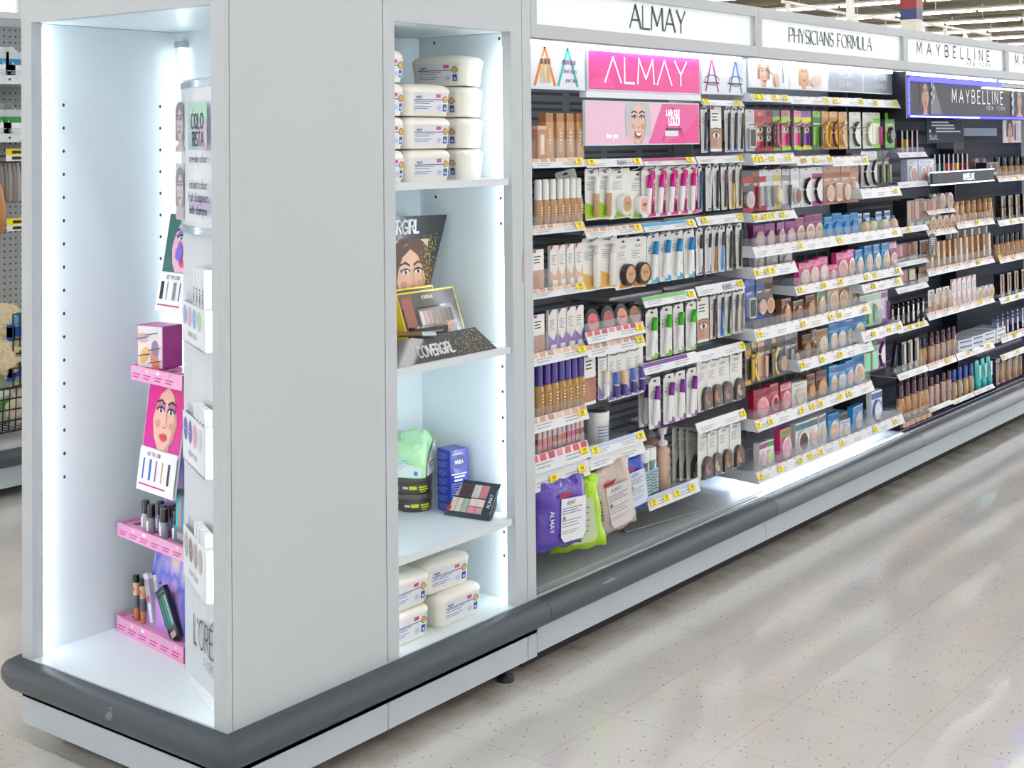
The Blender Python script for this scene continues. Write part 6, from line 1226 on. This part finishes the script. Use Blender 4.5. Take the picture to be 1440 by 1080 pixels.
# dark information card, portrait card, round talker
def textcard(xa, xb, za, zb_, y, col, nm, par, lab=None):
    a = MB(); a.box(xa, xb, y, y+.004, za, zb_, M(col, .6)); return a
a = textcard(P(1303, 190, y=.2).x, P(1354, 190, y=.2).x, 1.33, 1.435, .2, '16203a', 0, 0); xa = P(1303, 190, y=.2).x
for k in range(4): a.rect(xa+.06+.05*(k > 1), 1.42-.014*k, xa+.27+.07*(k % 2)+.08*(k > 1), 1.427-.014*k, .1994, M('dfe6f4', .5))
a.text('MASCARA', xa+.08, 1.352, .018, .1994, M('eef2fa', .5), t=.22); a.rect(xa+.03, 1.345, xa+.14, 1.348, .1994, M('eef2fa', .5)); a.rect(xa+.03, 1.376, xa+.05, 1.39, .1994, M('eef2fa', .5))
a.build('information_card', BAYS[2])
a = MB(); a.box(P(1356, 190, y=.3).x, P(1402, 190, y=.3).x, .3, .305, 1.36, 1.40, M('8a9ab4', .3)); a.build('blank_header_rail', BAYS[2]); a = MB(); a.box(P(1354, 190, y=.2).x+.004, P(1354, 190, y=.2).x+.009, .2, .33, 1.30, 1.434, CLEAR2); a.build('clear_divider', BAYS[2])
xa, xb = P(1411, 190, y=.12).x, P(1436, 190, y=.12).x
a = MB(); a.box(xa, xb, .12, .125, 1.325, 1.435, M('d8c8cc', .3)); a.clip = (xa, 1.325, xb, 1.435); portrait(a, xa+(xb-xa)*.35, 1.385, .10, .119, skin='d8a48c', hair='3a2a28', long=.4); a.rect(xb-.1, 1.335, xb-.02, 1.42, .114, M('b8b0c0', .4)); a.build('portrait_card', BAYS[3])
yb = .045; cxr = P(1312, 345, y=yb).x; cz = P(1312, 345, y=yb).z
a = MB(); a.ycyl(cxr, cz, .05, .05, yb, yb+.003, M('141316', .3), 28); 
for k in range(4): a.rect(cxr-.028+.004*k, cz+.026-.008*k, cxr+.028-.004*k, cz+.030-.008*k, yb-.0005, M('f0f0f2', .5))
a.flat([(cxr-.010, cz-.04), (cxr+.022, cz-.04), (cxr+.006, cz-.008)], yb-.0005, M('e8b8a0', .5)); a.flat([(cxr-.010, cz-.04), (cxr+.0, cz-.04), (cxr+.004, cz-.01)], yb-.0009, M('3a9a6a', .5)); a.box(cxr-.002, cxr+.002, yb+.003, .08, cz+.035, cz+.045, CLEAR2); tag(a.build('round_shelf_talker'), 'round black shelf card with white lines sticking out of the third bay', 'sign')
# columns
def col_items(kw_list, us, z, y, where, group, k='bottle', jit=3):
    for i, u in enumerate(us):
        kw, d = kw_list[i % len(kw_list)]
        o = 'rightmost' if (i == len(us)-1 and i > 1) else ORD[i]
        rowz([(k, kw, d)], [u], y, z, ('%s %s' % (o, where)) if len(us) > 1 else where, group, jit=jit)
def rowz2(k, kws, us, z, y, d, where, group, jit=3):
    n = len(us)
    for i, u in enumerate(us):
        o = 'rightmost' if (i == n-1 and n > 2) else ORD[i]
        rowz([(k, kws[i % len(kws)], '%s, %s %s' % (d, o, where))], [u], y, z, '', group, jit=jit)
z = shelf(2, 1262, 1301, 1282, 214, 221, front=.02); rowz2('gloss', [dict(col='5a1a2a', cap='2a2228', h=.10, r=.010), dict(col='d8a820', cap='2a2a2a', h=.10, r=.010), dict(col='3a2a3a', cap='2a2228', h=.10, r=.010)], [1266, 1273, 1280, 1287], z, .10, 'dark lip gloss', 'in the top left tray of the third bay', 'glosses in the top left tray')
z = shelf(2, 1262, 1303, 1282, 255, 263); rowz2('window_box', [dict(col='c8cce0', band='e8ecf8', pan='b88a80', w=.10, h=.10, d=.03)], [1274, 1288, 1298], z, .11, 'clear lilac box with powder', 'under the top left tray', 'clear lilac boxes')
z = shelf(2, 1256, 1303, 1282, 318, 326, tags=(1276,)); rowz2('palette_box', [dict(w=.10, h=.115, d=.06, pans=('b89888', 'a07a70')), dict(w=.10, h=.12, d=.06, pans=('c8a090', '8a6a60'))], [1262, 1274, 1286, 1298], z, .13, 'black boxed palette', 'on the dark palette shelf', 'black boxed palettes')
z = shelf(2, 1256, 1303, 1282, 366, 372, front=.015); rowz2('palette_box', [dict(w=.12, h=.075, pans=('c8889a', 'd8a8a8', 'a86878')), dict(w=.12, h=.075, pans=('b08068', '8a5a48', 'c89a80'))], [1263, 1279, 1296], z, .11, 'wide blush palette', 'below the dark palette shelf', 'wide blush palettes')
z = shelf(2, 1256, 1303, 1282, 401, 408, front=.015); rowz2('palette_box', [dict(w=.12, h=.07, pans=('e0b8a8', 'd8a898', 'c89080')), dict(w=.08, h=.07, pans=('f0e0d0',))], [1264, 1279, 1294], z, .11, 'pale contour palette', 'above the black mini tubes', 'pale contour palettes')
z = shelf(2, 1250, 1303, 1282, 456, 463, tags=(1278, 1288, 1296))
for r_ in range(2): rowz2('gloss', [dict(col='4a4240', cap='1a1a1c', h=.085, r=.012)], [1252, 1260, 1267, 1274, 1281, 1288, 1295], z, .09+.05*r_, 'black capped mini tube', 'in the %s rank' % ['front', 'rear'][r_], 'black mini tubes')
z = shelf(2, 1250, 1303, 1282, 520, 528, front=.03); rowz2('palette_box', [dict(w=.045, h=.13, d=.03, pans=('3a3a40', 'd8c8c0'))], [1262, 1271, 1280], z, .10, 'tall black carton', 'on the clear tray above the brown caps', 'tall black cartons'); rowz2('bottle', [dict(cap='1c1a1c', body='c8a060', h=.115, r=.011)], [1288, 1293, 1299], z, .09, 'gold tube with black cap', 'beside the tall black cartons', 'gold tubes with black caps')
put('palette_box', (P(1254, 510, y=.1).x, .10, z), 'black carton leaning over on the clear tray above the brown caps', None, tilty=20, w=.05, h=.13, d=.012, pans=('5a6480', '5a6480'))
z = shelf(2, 1236, 1303, 1275, 580, 590, tags=(1302,), front=.03) if 0 else None
zt_ = P(1300, 577, y=.07).z
xa = BX[2]+.004; xb = P(1303, 577, y=.07).x
a = MB(); a.box(xa, xb, .05, .25, zt_-.004, zt_, CLEAR2); a.box(xa, xb, .048, .05, zt_-.02, zt_+.03, CLEAR2); s_ = a.build('shelf', BAYS[2]); a = MB()
for k in range(5): a.box(xa+.02+k*(xb-xa-.03)/5, xa+.015+(k+.9)*(xb-xa-.03)/5, .040, .047, zt_-.022, zt_-.004, M('e0b090', .4))
a.build('shade_strip', s_)
for r_ in range(2): rowz2('bottle', [dict(cap='4a1a2c', body='c89a70', h=.14, r=.016, cl=.4, lc='b88858')], [1266, 1275, 1284, 1293, 1300][:5], zt_, .08+.06*r_, 'foundation bottle with maroon cap', 'in the %s rank of the lowest tray' % ['front', 'rear'][r_], 'maroon capped foundations')
# middle column
z = shelf(2, 1305, 1394, 1350, 241, 256, depth=.22)
a = MB(); xa, xb = P(1306, 250, y=.05).x, P(1393, 250, y=.05).x; z1 = P(1350, 241, y=.05).z; z0 = P(1350, 256, y=.05).z; a.box(xa, xb, .034, .043, z0, z1, M('15182a', .5)); a.text('MAYBELLINE', (xa+xb)/2+.05, z0+.010, .026, .033, M('f4f6ff', .4, emit=.6), t=.17, sp=.15); a.box(xa, xb, .032, .045, z0-.006, z0-.001, M('dfeaff', .4, emit=2)); a.box(xa, xb, .032, .045, z1+.001, z1+.005, M('dfeaff', .4, emit=2)); a.build('lit_front', BAYS[2])
gl = [('5a4aa0', 'violet'), ('4a9a3a', 'green'), ('3a3a6a', 'navy'), ('e0602a', 'orange'), ('a04a7a', 'mauve'), ('e8c020', 'yellow'), ('7a1a2a', 'wine'), ('8a2a2a', 'brick')]
for i, (c, n_) in enumerate(gl): rowz([('gloss', dict(col=c, cap='2a2a30', h=.105, r=.010), '%s lip gloss with dark cap' % n_)], [1312+6.5*i], .09, z, 'above the lit name strip', 'glosses above the lit name strip')
rowz2('round_compact', [dict(case='8a6a64', pan='b87a70', r=.04)], [1371, 1381], z, .14, 'upright rose compact', 'above the lit name strip', 'rose compacts above the name strip')
put('palette_box', (P(1384, 240, y=.09).x, .10, z), 'black box with grey writing and copper edge above the lit name strip', None, w=.16, h=.06, d=.05, col='242226', pans=('2c2a2e', '8a8a90', '2c2a2e', '7a4a38'))
z = shelf(2, 1303, 1341, 1322, 294, 300, swatch=skins); rowz2('round_compact', [dict(case='d8d2cc', pan='c09878', r=.036)], [1312, 1323, 1334], z, .10, 'white rimmed beige compact', 'in the upper row of three', 'white rimmed compacts, upper row')
z = shelf(2, 1303, 1343, 1322, 322, 330, swatch=skins); rowz2('round_compact', [dict(case='d8d2cc', pan='b88860', r=.034)], [1310, 1319, 1328, 1337], z, .075, 'white rimmed tan compact', 'in the lower row of four', 'white rimmed compacts, lower row')
z = shelf(2, 1344, 1396, 1372, 309, 318, tags=(1372,), swatch=skins, front=.03)
jc = ['d0a880', 'c89a68', 'a87848', 'b88a50', '98693a', 'a87840', 'c09860']
for r_ in range(2): rowz2('bottle', [dict(cap=jc[k], body=jc[k], h=.085+.01*r_, r=.017, cl=.4, lc=jc[k]) for k in range(7)], [1344, 1352, 1360, 1368, 1376, 1384, 1391], z, .09+.07*r_, 'squat mousse foundation jar', 'in the %s rank' % ['front', 'rear'][r_], 'squat mousse jars, %s rank' % ['front', 'rear'][r_])
z = shelf(2, 1303, 1396, 1362, 367, 376, tags=(1374, 1404), swatch=skins, front=.035)
tc_ = ['e0c8b0', 'd8b898', 'c8a078', 'b88a5a', 'a87848']
rowz2('bottle', [dict(cap=c, body=c, h=.12, r=.0135, cl=.3, sq=1, lc='e8d8c4') for c in tc_], [1308, 1317, 1325, 1333, 1341, 1349, 1357, 1365, 1373, 1381, 1389], z, .085, 'beige foundation tube', 'beside the round black shelf card', 'beige foundation tubes')
rowz2('bottle', [dict(cap='f0ece8', body='d8b898', h=.14, r=.0135, cl=.3, sq=1, lc='e8d8c4')], [1335, 1345, 1355, 1365, 1375, 1385], z, .16, 'white topped foundation tube', 'in the rear rank', 'white topped tubes, rear rank')
z = shelf(2, 1303, 1396, 1362, 425, 434, tags=(1377,), swatch=skins, front=.02)
rowz2('tube_card', [dict(w=.07, h=.10, body='e8c0a0', cap='e8d8cc', accent='e0a890')], [1310, 1321, 1331], z, .09, 'peach carded sponge', 'on the fifth shelf of the third bay', 'peach carded sponges'); rowz2('sachet', [dict(col='f4ecec', accent='f0d0d0', top='d8406a', w=.045, h=.125)], [1341, 1348, 1355, 1362, 1369], z, .085, 'pink and white tube', 'beside the peach cards', 'pink and white tubes'); rowz2('round_compact', [dict(case='eceaea', pan='c8a07c', r=.033)], [1376, 1384, 1392], z, .08, 'white cased beige compact', 'beside the pink and white tubes', 'white cased compacts')
z = shelf(2, 1304, 1343, 1322, 506, 515, tags=(1330,), swatch=skins)
for r_ in range(2): rowz2('bottle', [dict(cap='4a1c30', body='c8a890', h=.115, r=.014, cl=.32, lc='8a6a9a')], [1309, 1317, 1325, 1333, 1340], z, .08+.05*r_, 'plum collared eraser tube', 'in the %s rank' % ['front', 'rear'][r_], 'plum collared tubes, %s rank' % ['front', 'rear'][r_])
z = shelf(2, 1344, 1396, 1372, 488, 497, tags=(1360, 1388), depth=.26)
for k in range(3):
    for j in range(4):
        put('flat_box', (P(1354+16*j, 480, y=.08).x, .17, z+.0215*j*0+.0215*k), 'white wipes sleeve lying flat in pile %s, %s' % (['one from left', 'two from left', 'three from left', 'four from left'][j], ['at the bottom', 'in the middle', 'on top'][k]), 'white sleeves lying in piles', rot=-8+3*j, w=.135, d=.11)
z = shelf(2, 1305, 1337, 1322, 568, 573, tray=True, depth=.12); rowz2('bottle', [dict(cap='4a1c30', body='d8b8a8', h=.125, r=.013, cl=.3, lc='7a4a6a')], [1309, 1317, 1326, 1334], z, .08, 'rosy concealer tube with plum collar', 'over the navy deck', 'rosy concealer tubes')
z = shelf(2, 1338, 1368, 1352, 558, 563, tray=True, depth=.12); rowz2('bottle', [dict(cap='1f4aa8', body='c8a878', h=.13, r=.013, cl=.42, lc='dfe6f0')], [1341, 1349, 1357, 1365], z, .08, 'concealer tube with royal blue cap', 'over the navy deck', 'blue capped tubes')
z = shelf(2, 1369, 1396, 1383, 545, 550, tray=True, depth=.12); rowz2('squeeze_tube', [dict(w=.045, h=.13)], [1374, 1382, 1390], z, .08, 'turquoise squeeze tube', 'over the navy deck', 'turquoise squeeze tubes')
# fourth bay, cut by the frame
z = shelf(3, 1397, 1470, 1425, 246, 254, tags=(1429,), swatch=skins, front=.02)
BC = dict(cap='17171a', body='b88a5c', h=.10, r=.016, cl=.42, lc='a87848')
rowz2('bottle', [BC], [1402, 1411, 1420, 1429, 1438], z, .09, 'tan bottle with black cap', 'on the top shelf of the last bay', 'black capped bottles on top shelf')
z = shelf(3, 1397, 1470, 1425, 307, 315, tags=(1420, 1432), front=.015)
for r_ in range(2): rowz2('palette_box', [dict(w=.06, h=.07+.05*r_, d=.03, pans=('c8a890', '2a2628'))], [1403, 1413, 1423, 1433], z, .09+.05*r_, 'black carton with beige stripe', 'in the %s rank of the last bay' % ['front', 'rear'][r_], 'black cartons, %s rank' % ['front', 'rear'][r_])
z = shelf(3, 1397, 1470, 1425, 358, 366, tags=(1423,), swatch=skins, front=.02)
rowz2('bottle', [dict(BC, h=.115, cl=.35)], [1401, 1408, 1415, 1422, 1429, 1436], z, .08, 'tall tan bottle with black cap', 'on third shelf, last bay', 'black capped bottles on third shelf')
z = shelf(3, 1397, 1470, 1425, 414, 422, tags=(1416, 1429), front=.015)
rowz2('palette_box', [dict(w=.055, h=.12, d=.03, pans=('c8a890', '1c1a1c', 'b89880'))], [1401, 1411, 1421, 1431], z, .10, 'slim dark carton', 'on the fourth shelf of the last bay', 'slim dark cartons')
z = shelf(3, 1397, 1470, 1425, 466, 476, tags=(1425,), swatch=skins)
for r_ in range(3): rowz2('gloss', [dict(col='2a3050', cap='8a94b8', h=.08, r=.012)], [1400, 1407, 1414, 1421, 1428, 1435], z, .08+.045*r_, 'navy mini tube', 'in the %s rank' % ['front', 'middle', 'rear'][r_], 'navy mini tubes, %s rank' % ['front', 'middle', 'rear'][r_])
z = shelf(3, 1397, 1470, 1425, 493, 500, tags=(1410, 1430), hooks=(1405, 1415, 1425, 1435), depth=.12)
rowz2('tube_card', [dict(w=.06, h=.12, body='c8a07c', cap='b8906c', accent='e0c8b0', back='ded6cc')], [1404, 1413, 1422, 1431], P(1420, 534, y=.08).z, .08, 'beige concealer card', 'over the navy deck at the right edge', 'beige cards at the right edge')

# ================================================================ AISLE BEHIND, LEFT EDGE
t = thing('pegboard_gondola', 'grey pegboard gondola in the aisle behind, seen at the left edge', 'shelving bay')
gx0, gx1, gy = .2, 3.4, 2.708
a = MB(); a.box(gx0, gx1, gy, gy+.015, .04, .15, KICK); a.box(gx0, gx1, gy, gy+.5, .16, .205, M('d5d7da', .35)); a.build('base_deck', t)
a = MB(); bumper(a, [(gx0, gy, 0, -1), (gx1, gy, 0, -1)], BUMP); a.build('bumper_rail', t)
a = MB(); a.box(gx0, gx1, 3.06, 3.09, 0, 2.0, M('9fa1a3', .5, kind='pegboard')); a.build('pegboard', t)
hz = P(12, 26, y=2.72).z; hz1 = P(12, 17, y=2.72).z; xe = P(25, 10, y=2.72).x
a = MB(); frame(a, gx0, gx1, hz, 2.1, gx0+.03, xe, hz1, 2.05, .02, PANEL); a.M = Matrix.Identity(4)
for v_ in range(0): pass
a.box(gx0, gx1, gy+.35, gy+.352, hz, 2.1, PANEL); q_ = Matrix.Translation((0, 2.715, 0))
o = a.build('header_box', t); 
for vtx in o.data.vertices:
    if vtx.co.y < .1: vtx.co.y += 2.715
a = MB(); a.box(gx0+.02, xe, 2.735, 2.74, hz1, 2.05, M('f6fafa', .4, emit=1.0)); a.build('light_panel', t)
def bshelf(v0, v1, y=2.80):
    za, zb_ = P(12, v1, y=y).z, P(12, v0, y=y).z; xe2 = P(27, v1, y=y).x
    a = MB(); a.box(gx0, xe2+.3, y, 3.06, za, za+.01, M('c8ccd0', .4)); a.box(gx0, xe2, y-.004, y, za, zb_, M('dfe3e8', .35)); a.rect(xe2-.05, za+(zb_-za)*.4, xe2-.04, za+(zb_-za)*.65, y-.0045, INK); a.build('shelf', t); return za+.01
z1 = bshelf(106, 118); z2 = bshelf(188, 200)
@kind('box')
def tray_box(c='2a8ac0', w=.11, h=.15):
    t = thing('display_carton'); a = MB(); W = M('eceff2', .35); a.box(-w/2, w/2, -.002, 0, 0, h*.45, W)
    for x in (-w/2, w/2-.002):
        a.M = Matrix.Translation((x, 0, 0)) @ Matrix(((0, 1, 0, 0), (1, 0, 0, 0), (0, 0, 1, 0), (0, 0, 0, 1))); a.plate([(0, 0), (.16, 0), (.16, h), (.12, h), (0, h*.45)], 0, .002, W); a.M = Matrix.Identity(4)
    a.box(-w/2, w/2, .158, .16, 0, h, W); a.lines(-w*.3, h*.3, w*.6, 3, h*.06, -.0026, M('b8c0c8', .5)); a.build('carton', t)
    b = MB(); b.box(-w*.36, w*.36, .02, .14, .004, h*.8, M('c8d0d4', .3, coat=.5)); b.rect(-w*.36, h*.4, w*.36, h*.62, .0195, M(c, .4)); b.build('packs', t); return t
for (u, z, c, lb) in ((4, z1, '2a9ac8', 'white display carton of blue packs on the upper shelf of the aisle behind, left one'), (25, z1, '2a8ac0', 'white display carton of blue packs on the upper shelf of the aisle behind, right one'), (-2, z2, '3a9a4a', 'white display carton of green packs on the second shelf behind, left one'), (22, z2, '2a9a4a', 'white display carton of green packs on the second shelf behind, right one')):
    put('tray_box', (P(u, 100, y=2.82).x, 2.82, z), lb, 'display cartons in the aisle behind', c=c)
def pegtag(u, v, c=0):
    p = P(u, v, y=2.84); a = MB(); a.box(p.x-.045, p.x+.045, 2.84, 2.843, p.z-.03, p.z+.02, M('f4f4f0', .4)); a.rect(p.x-.045, p.z-.005, p.x+.045, p.z+.02, 2.8395, YEL); a.rect(p.x-.02, p.z+.0, p.x+.03, p.z+.012, 2.839, INK); a.rect(p.x-.02, p.z-.024, p.x+.03, p.z-.012, 2.839, INK); a.tube([(p.x, 3.06, p.z-.01), (p.x, 2.845, p.z-.01)], .004, M('5a5c60', .3, .8)); a.tube([(p.x-.2, 3.0, p.z-.035), (p.x+.1, 3.0, p.z-.035), (p.x+.12, 2.86, p.z-.03)], .004, M('5a5c60', .3, .8)); a.build('peg_and_ticket', t)
pegtag(23, 216); pegtag(24, 314)
for k in range(6):
    u = 0+6*k; p = P(u, 285, y=2.92); a = MB(); c = ['8a8480', '7a7672', '9a948e', '86807c', 'a8a4a0', '6e6a68'][k]
    a.ring([[(p.x+.016*math.cos(q*math.pi/5)*kk, 2.92+.02*math.sin(q*math.pi/5)*kk, p.z+zz_) for q in range(10)] for zz_, kk in ((0, .4), (.01, 1), (.10, .9), (.16, .5))], M(c, .25, coat=.5)); tag(a.build('bagged_brush'), 'clear bag with grey brush hanging in the aisle behind, %s' % ORD[k], 'brush', 'bagged brushes in the aisle behind')
p = P(-1, 330, y=2.9); a = MB(); a.ring([[(p.x+.03*k*math.cos(q), 2.9+.02*k*math.sin(q), p.z+zz_) for q in [i*math.pi/6 for i in range(12)]] for zz_, k in ((0, .3), (.02, .8), (.10, 1), (.16, .6), (.2, .3))], M('c88a50', .4)); tag(a.build('wooden_brush'), 'orange wooden brush cut off by the left edge of the photo', 'brush')
def puff(u, v, y, r, col, nm, lb, cat, grp=None, sz=1):
    p = P(u, v, y=y); bm = bmesh.new(); bmesh.ops.create_icosphere(bm, subdivisions=4, radius=r)
    for vv in bm.verts:
        n = vv.co.normalized(); vv.co = n*r*(1+.10*math.sin(11*n.x+3)*math.sin(13*n.z)+.06*math.sin(29*n.y+17*n.x)+random.uniform(-.03, .03)); vv.co.z *= sz
    me = bpy.data.meshes.new(nm); bm.to_mesh(me); bm.free(); me.materials.append(M(col, .8, kind='fluff')); me.polygons.foreach_set('use_smooth', [True]*len(me.polygons))
    o = bpy.data.objects.new(nm, me); COL.objects.link(o); o.location = p; tag(o, lb, cat, grp)
gp = 'cream sponges in the aisle behind'
puff(6, 462, 2.93, .10, 'e6cf9a', 'bath_sponge', 'large cream bath sponge, uppermost one behind the blue clips', 'sponge', gp); puff(4, 500, 2.86, .09, 'e2c992', 'bath_sponge', 'cream bath sponge below the uppermost one', 'sponge', gp); puff(22, 535, 2.88, .07, 'efe2c4', 'bath_sponge', 'pale cream sponge just above the wire basket', 'sponge', gp); puff(20, 570, 2.86, .075, 'efe4cc', 'bath_sponge', 'pale cream sponge inside the wire basket', 'sponge', gp)
gp = 'blue mesh puffs'
puff(26, 455, 2.86, .045, '2f9fdc', 'mesh_puff', 'bright blue mesh puff above the blue clip', 'bath puff', gp); puff(27, 492, 2.86, .045, '2f9fdc', 'mesh_puff', 'bright blue mesh puff below the blue clip', 'bath puff', gp)
for v, lb in ((466, 'upper'), (522, 'lower')):
    p = P(24, v, y=2.80); a = MB(); a.box(p.x-.04, p.x+.04, 2.79, 2.81, p.z-.02, p.z+.02, M('1f58c8', .3)); a.box(p.x-.04, p.x-.015, 2.79, 2.81, p.z-.035, p.z+.03, M('1f58c8', .3)); tag(a.build('plastic_clip'), 'royal blue plastic clip, %s of two on the wire rack' % lb, 'clip', 'blue plastic clips')
WR = M('3a3633', .35, .6); a = MB(); p0 = P(-8, 600, y=2.76); p1 = P(32, 600, y=2.76); zb0 = P(10, 606, y=2.76).z; zt0 = P(10, 545, y=2.76).z
for k in range(9):
    x = p0.x+(p1.x+.1-p0.x)*k/8; a.tube([(x, 2.74, zt0), (x, 2.75, zb0), (x, 3.0, zb0), (x, 3.0, zt0+.06)], .003, WR)
for k in range(5):
    z_ = zb0+(zt0-zb0)*k/4; a.tube([(p0.x, 2.74, z_), (p1.x+.1, 2.74, z_)], .0035 if k < 4 else .006, WR)
tag(a.build('wire_basket'), 'dark wire basket on the grey deck of the aisle behind', 'basket')
p = P(27, 500, y=2.78); a = MB()
for v in (440, 475, 495, 515, 540): q = P(27, v, y=2.80); a.tube([(q.x-.04, 2.77, q.z), (q.x+.06, 2.77, q.z), (q.x+.08, 2.9, q.z)], .0035, WR)
for dx in (-.03, 0, .03): a.tube([(p.x+dx, 2.775, P(27, 545, y=2.78).z), (p.x+dx, 2.775, P(27, 440, y=2.78).z)], .003, WR)
tag(a.build('wire_rack'), 'dark wire rack with blue clips above the basket', 'rack')
p = P(4, 592, y=2.84); a = MB(); a.M = Matrix.Translation((p.x, 2.84, p.z)) @ Matrix.Rotation(R(-12), 4, 'Y'); a.box(-.06, .06, -.02, .02, 0, .20, M('a8b89a', .3, coat=.4)); a.rect(-.055, .05, .055, .09, -.0205, M('5a9a3a', .4)); a.rect(-.055, .10, .055, .13, -.0205, M('eef0ec', .4)); tag(a.build('green_packet'), 'pale green packet standing in the wire basket at the left edge', 'packet')
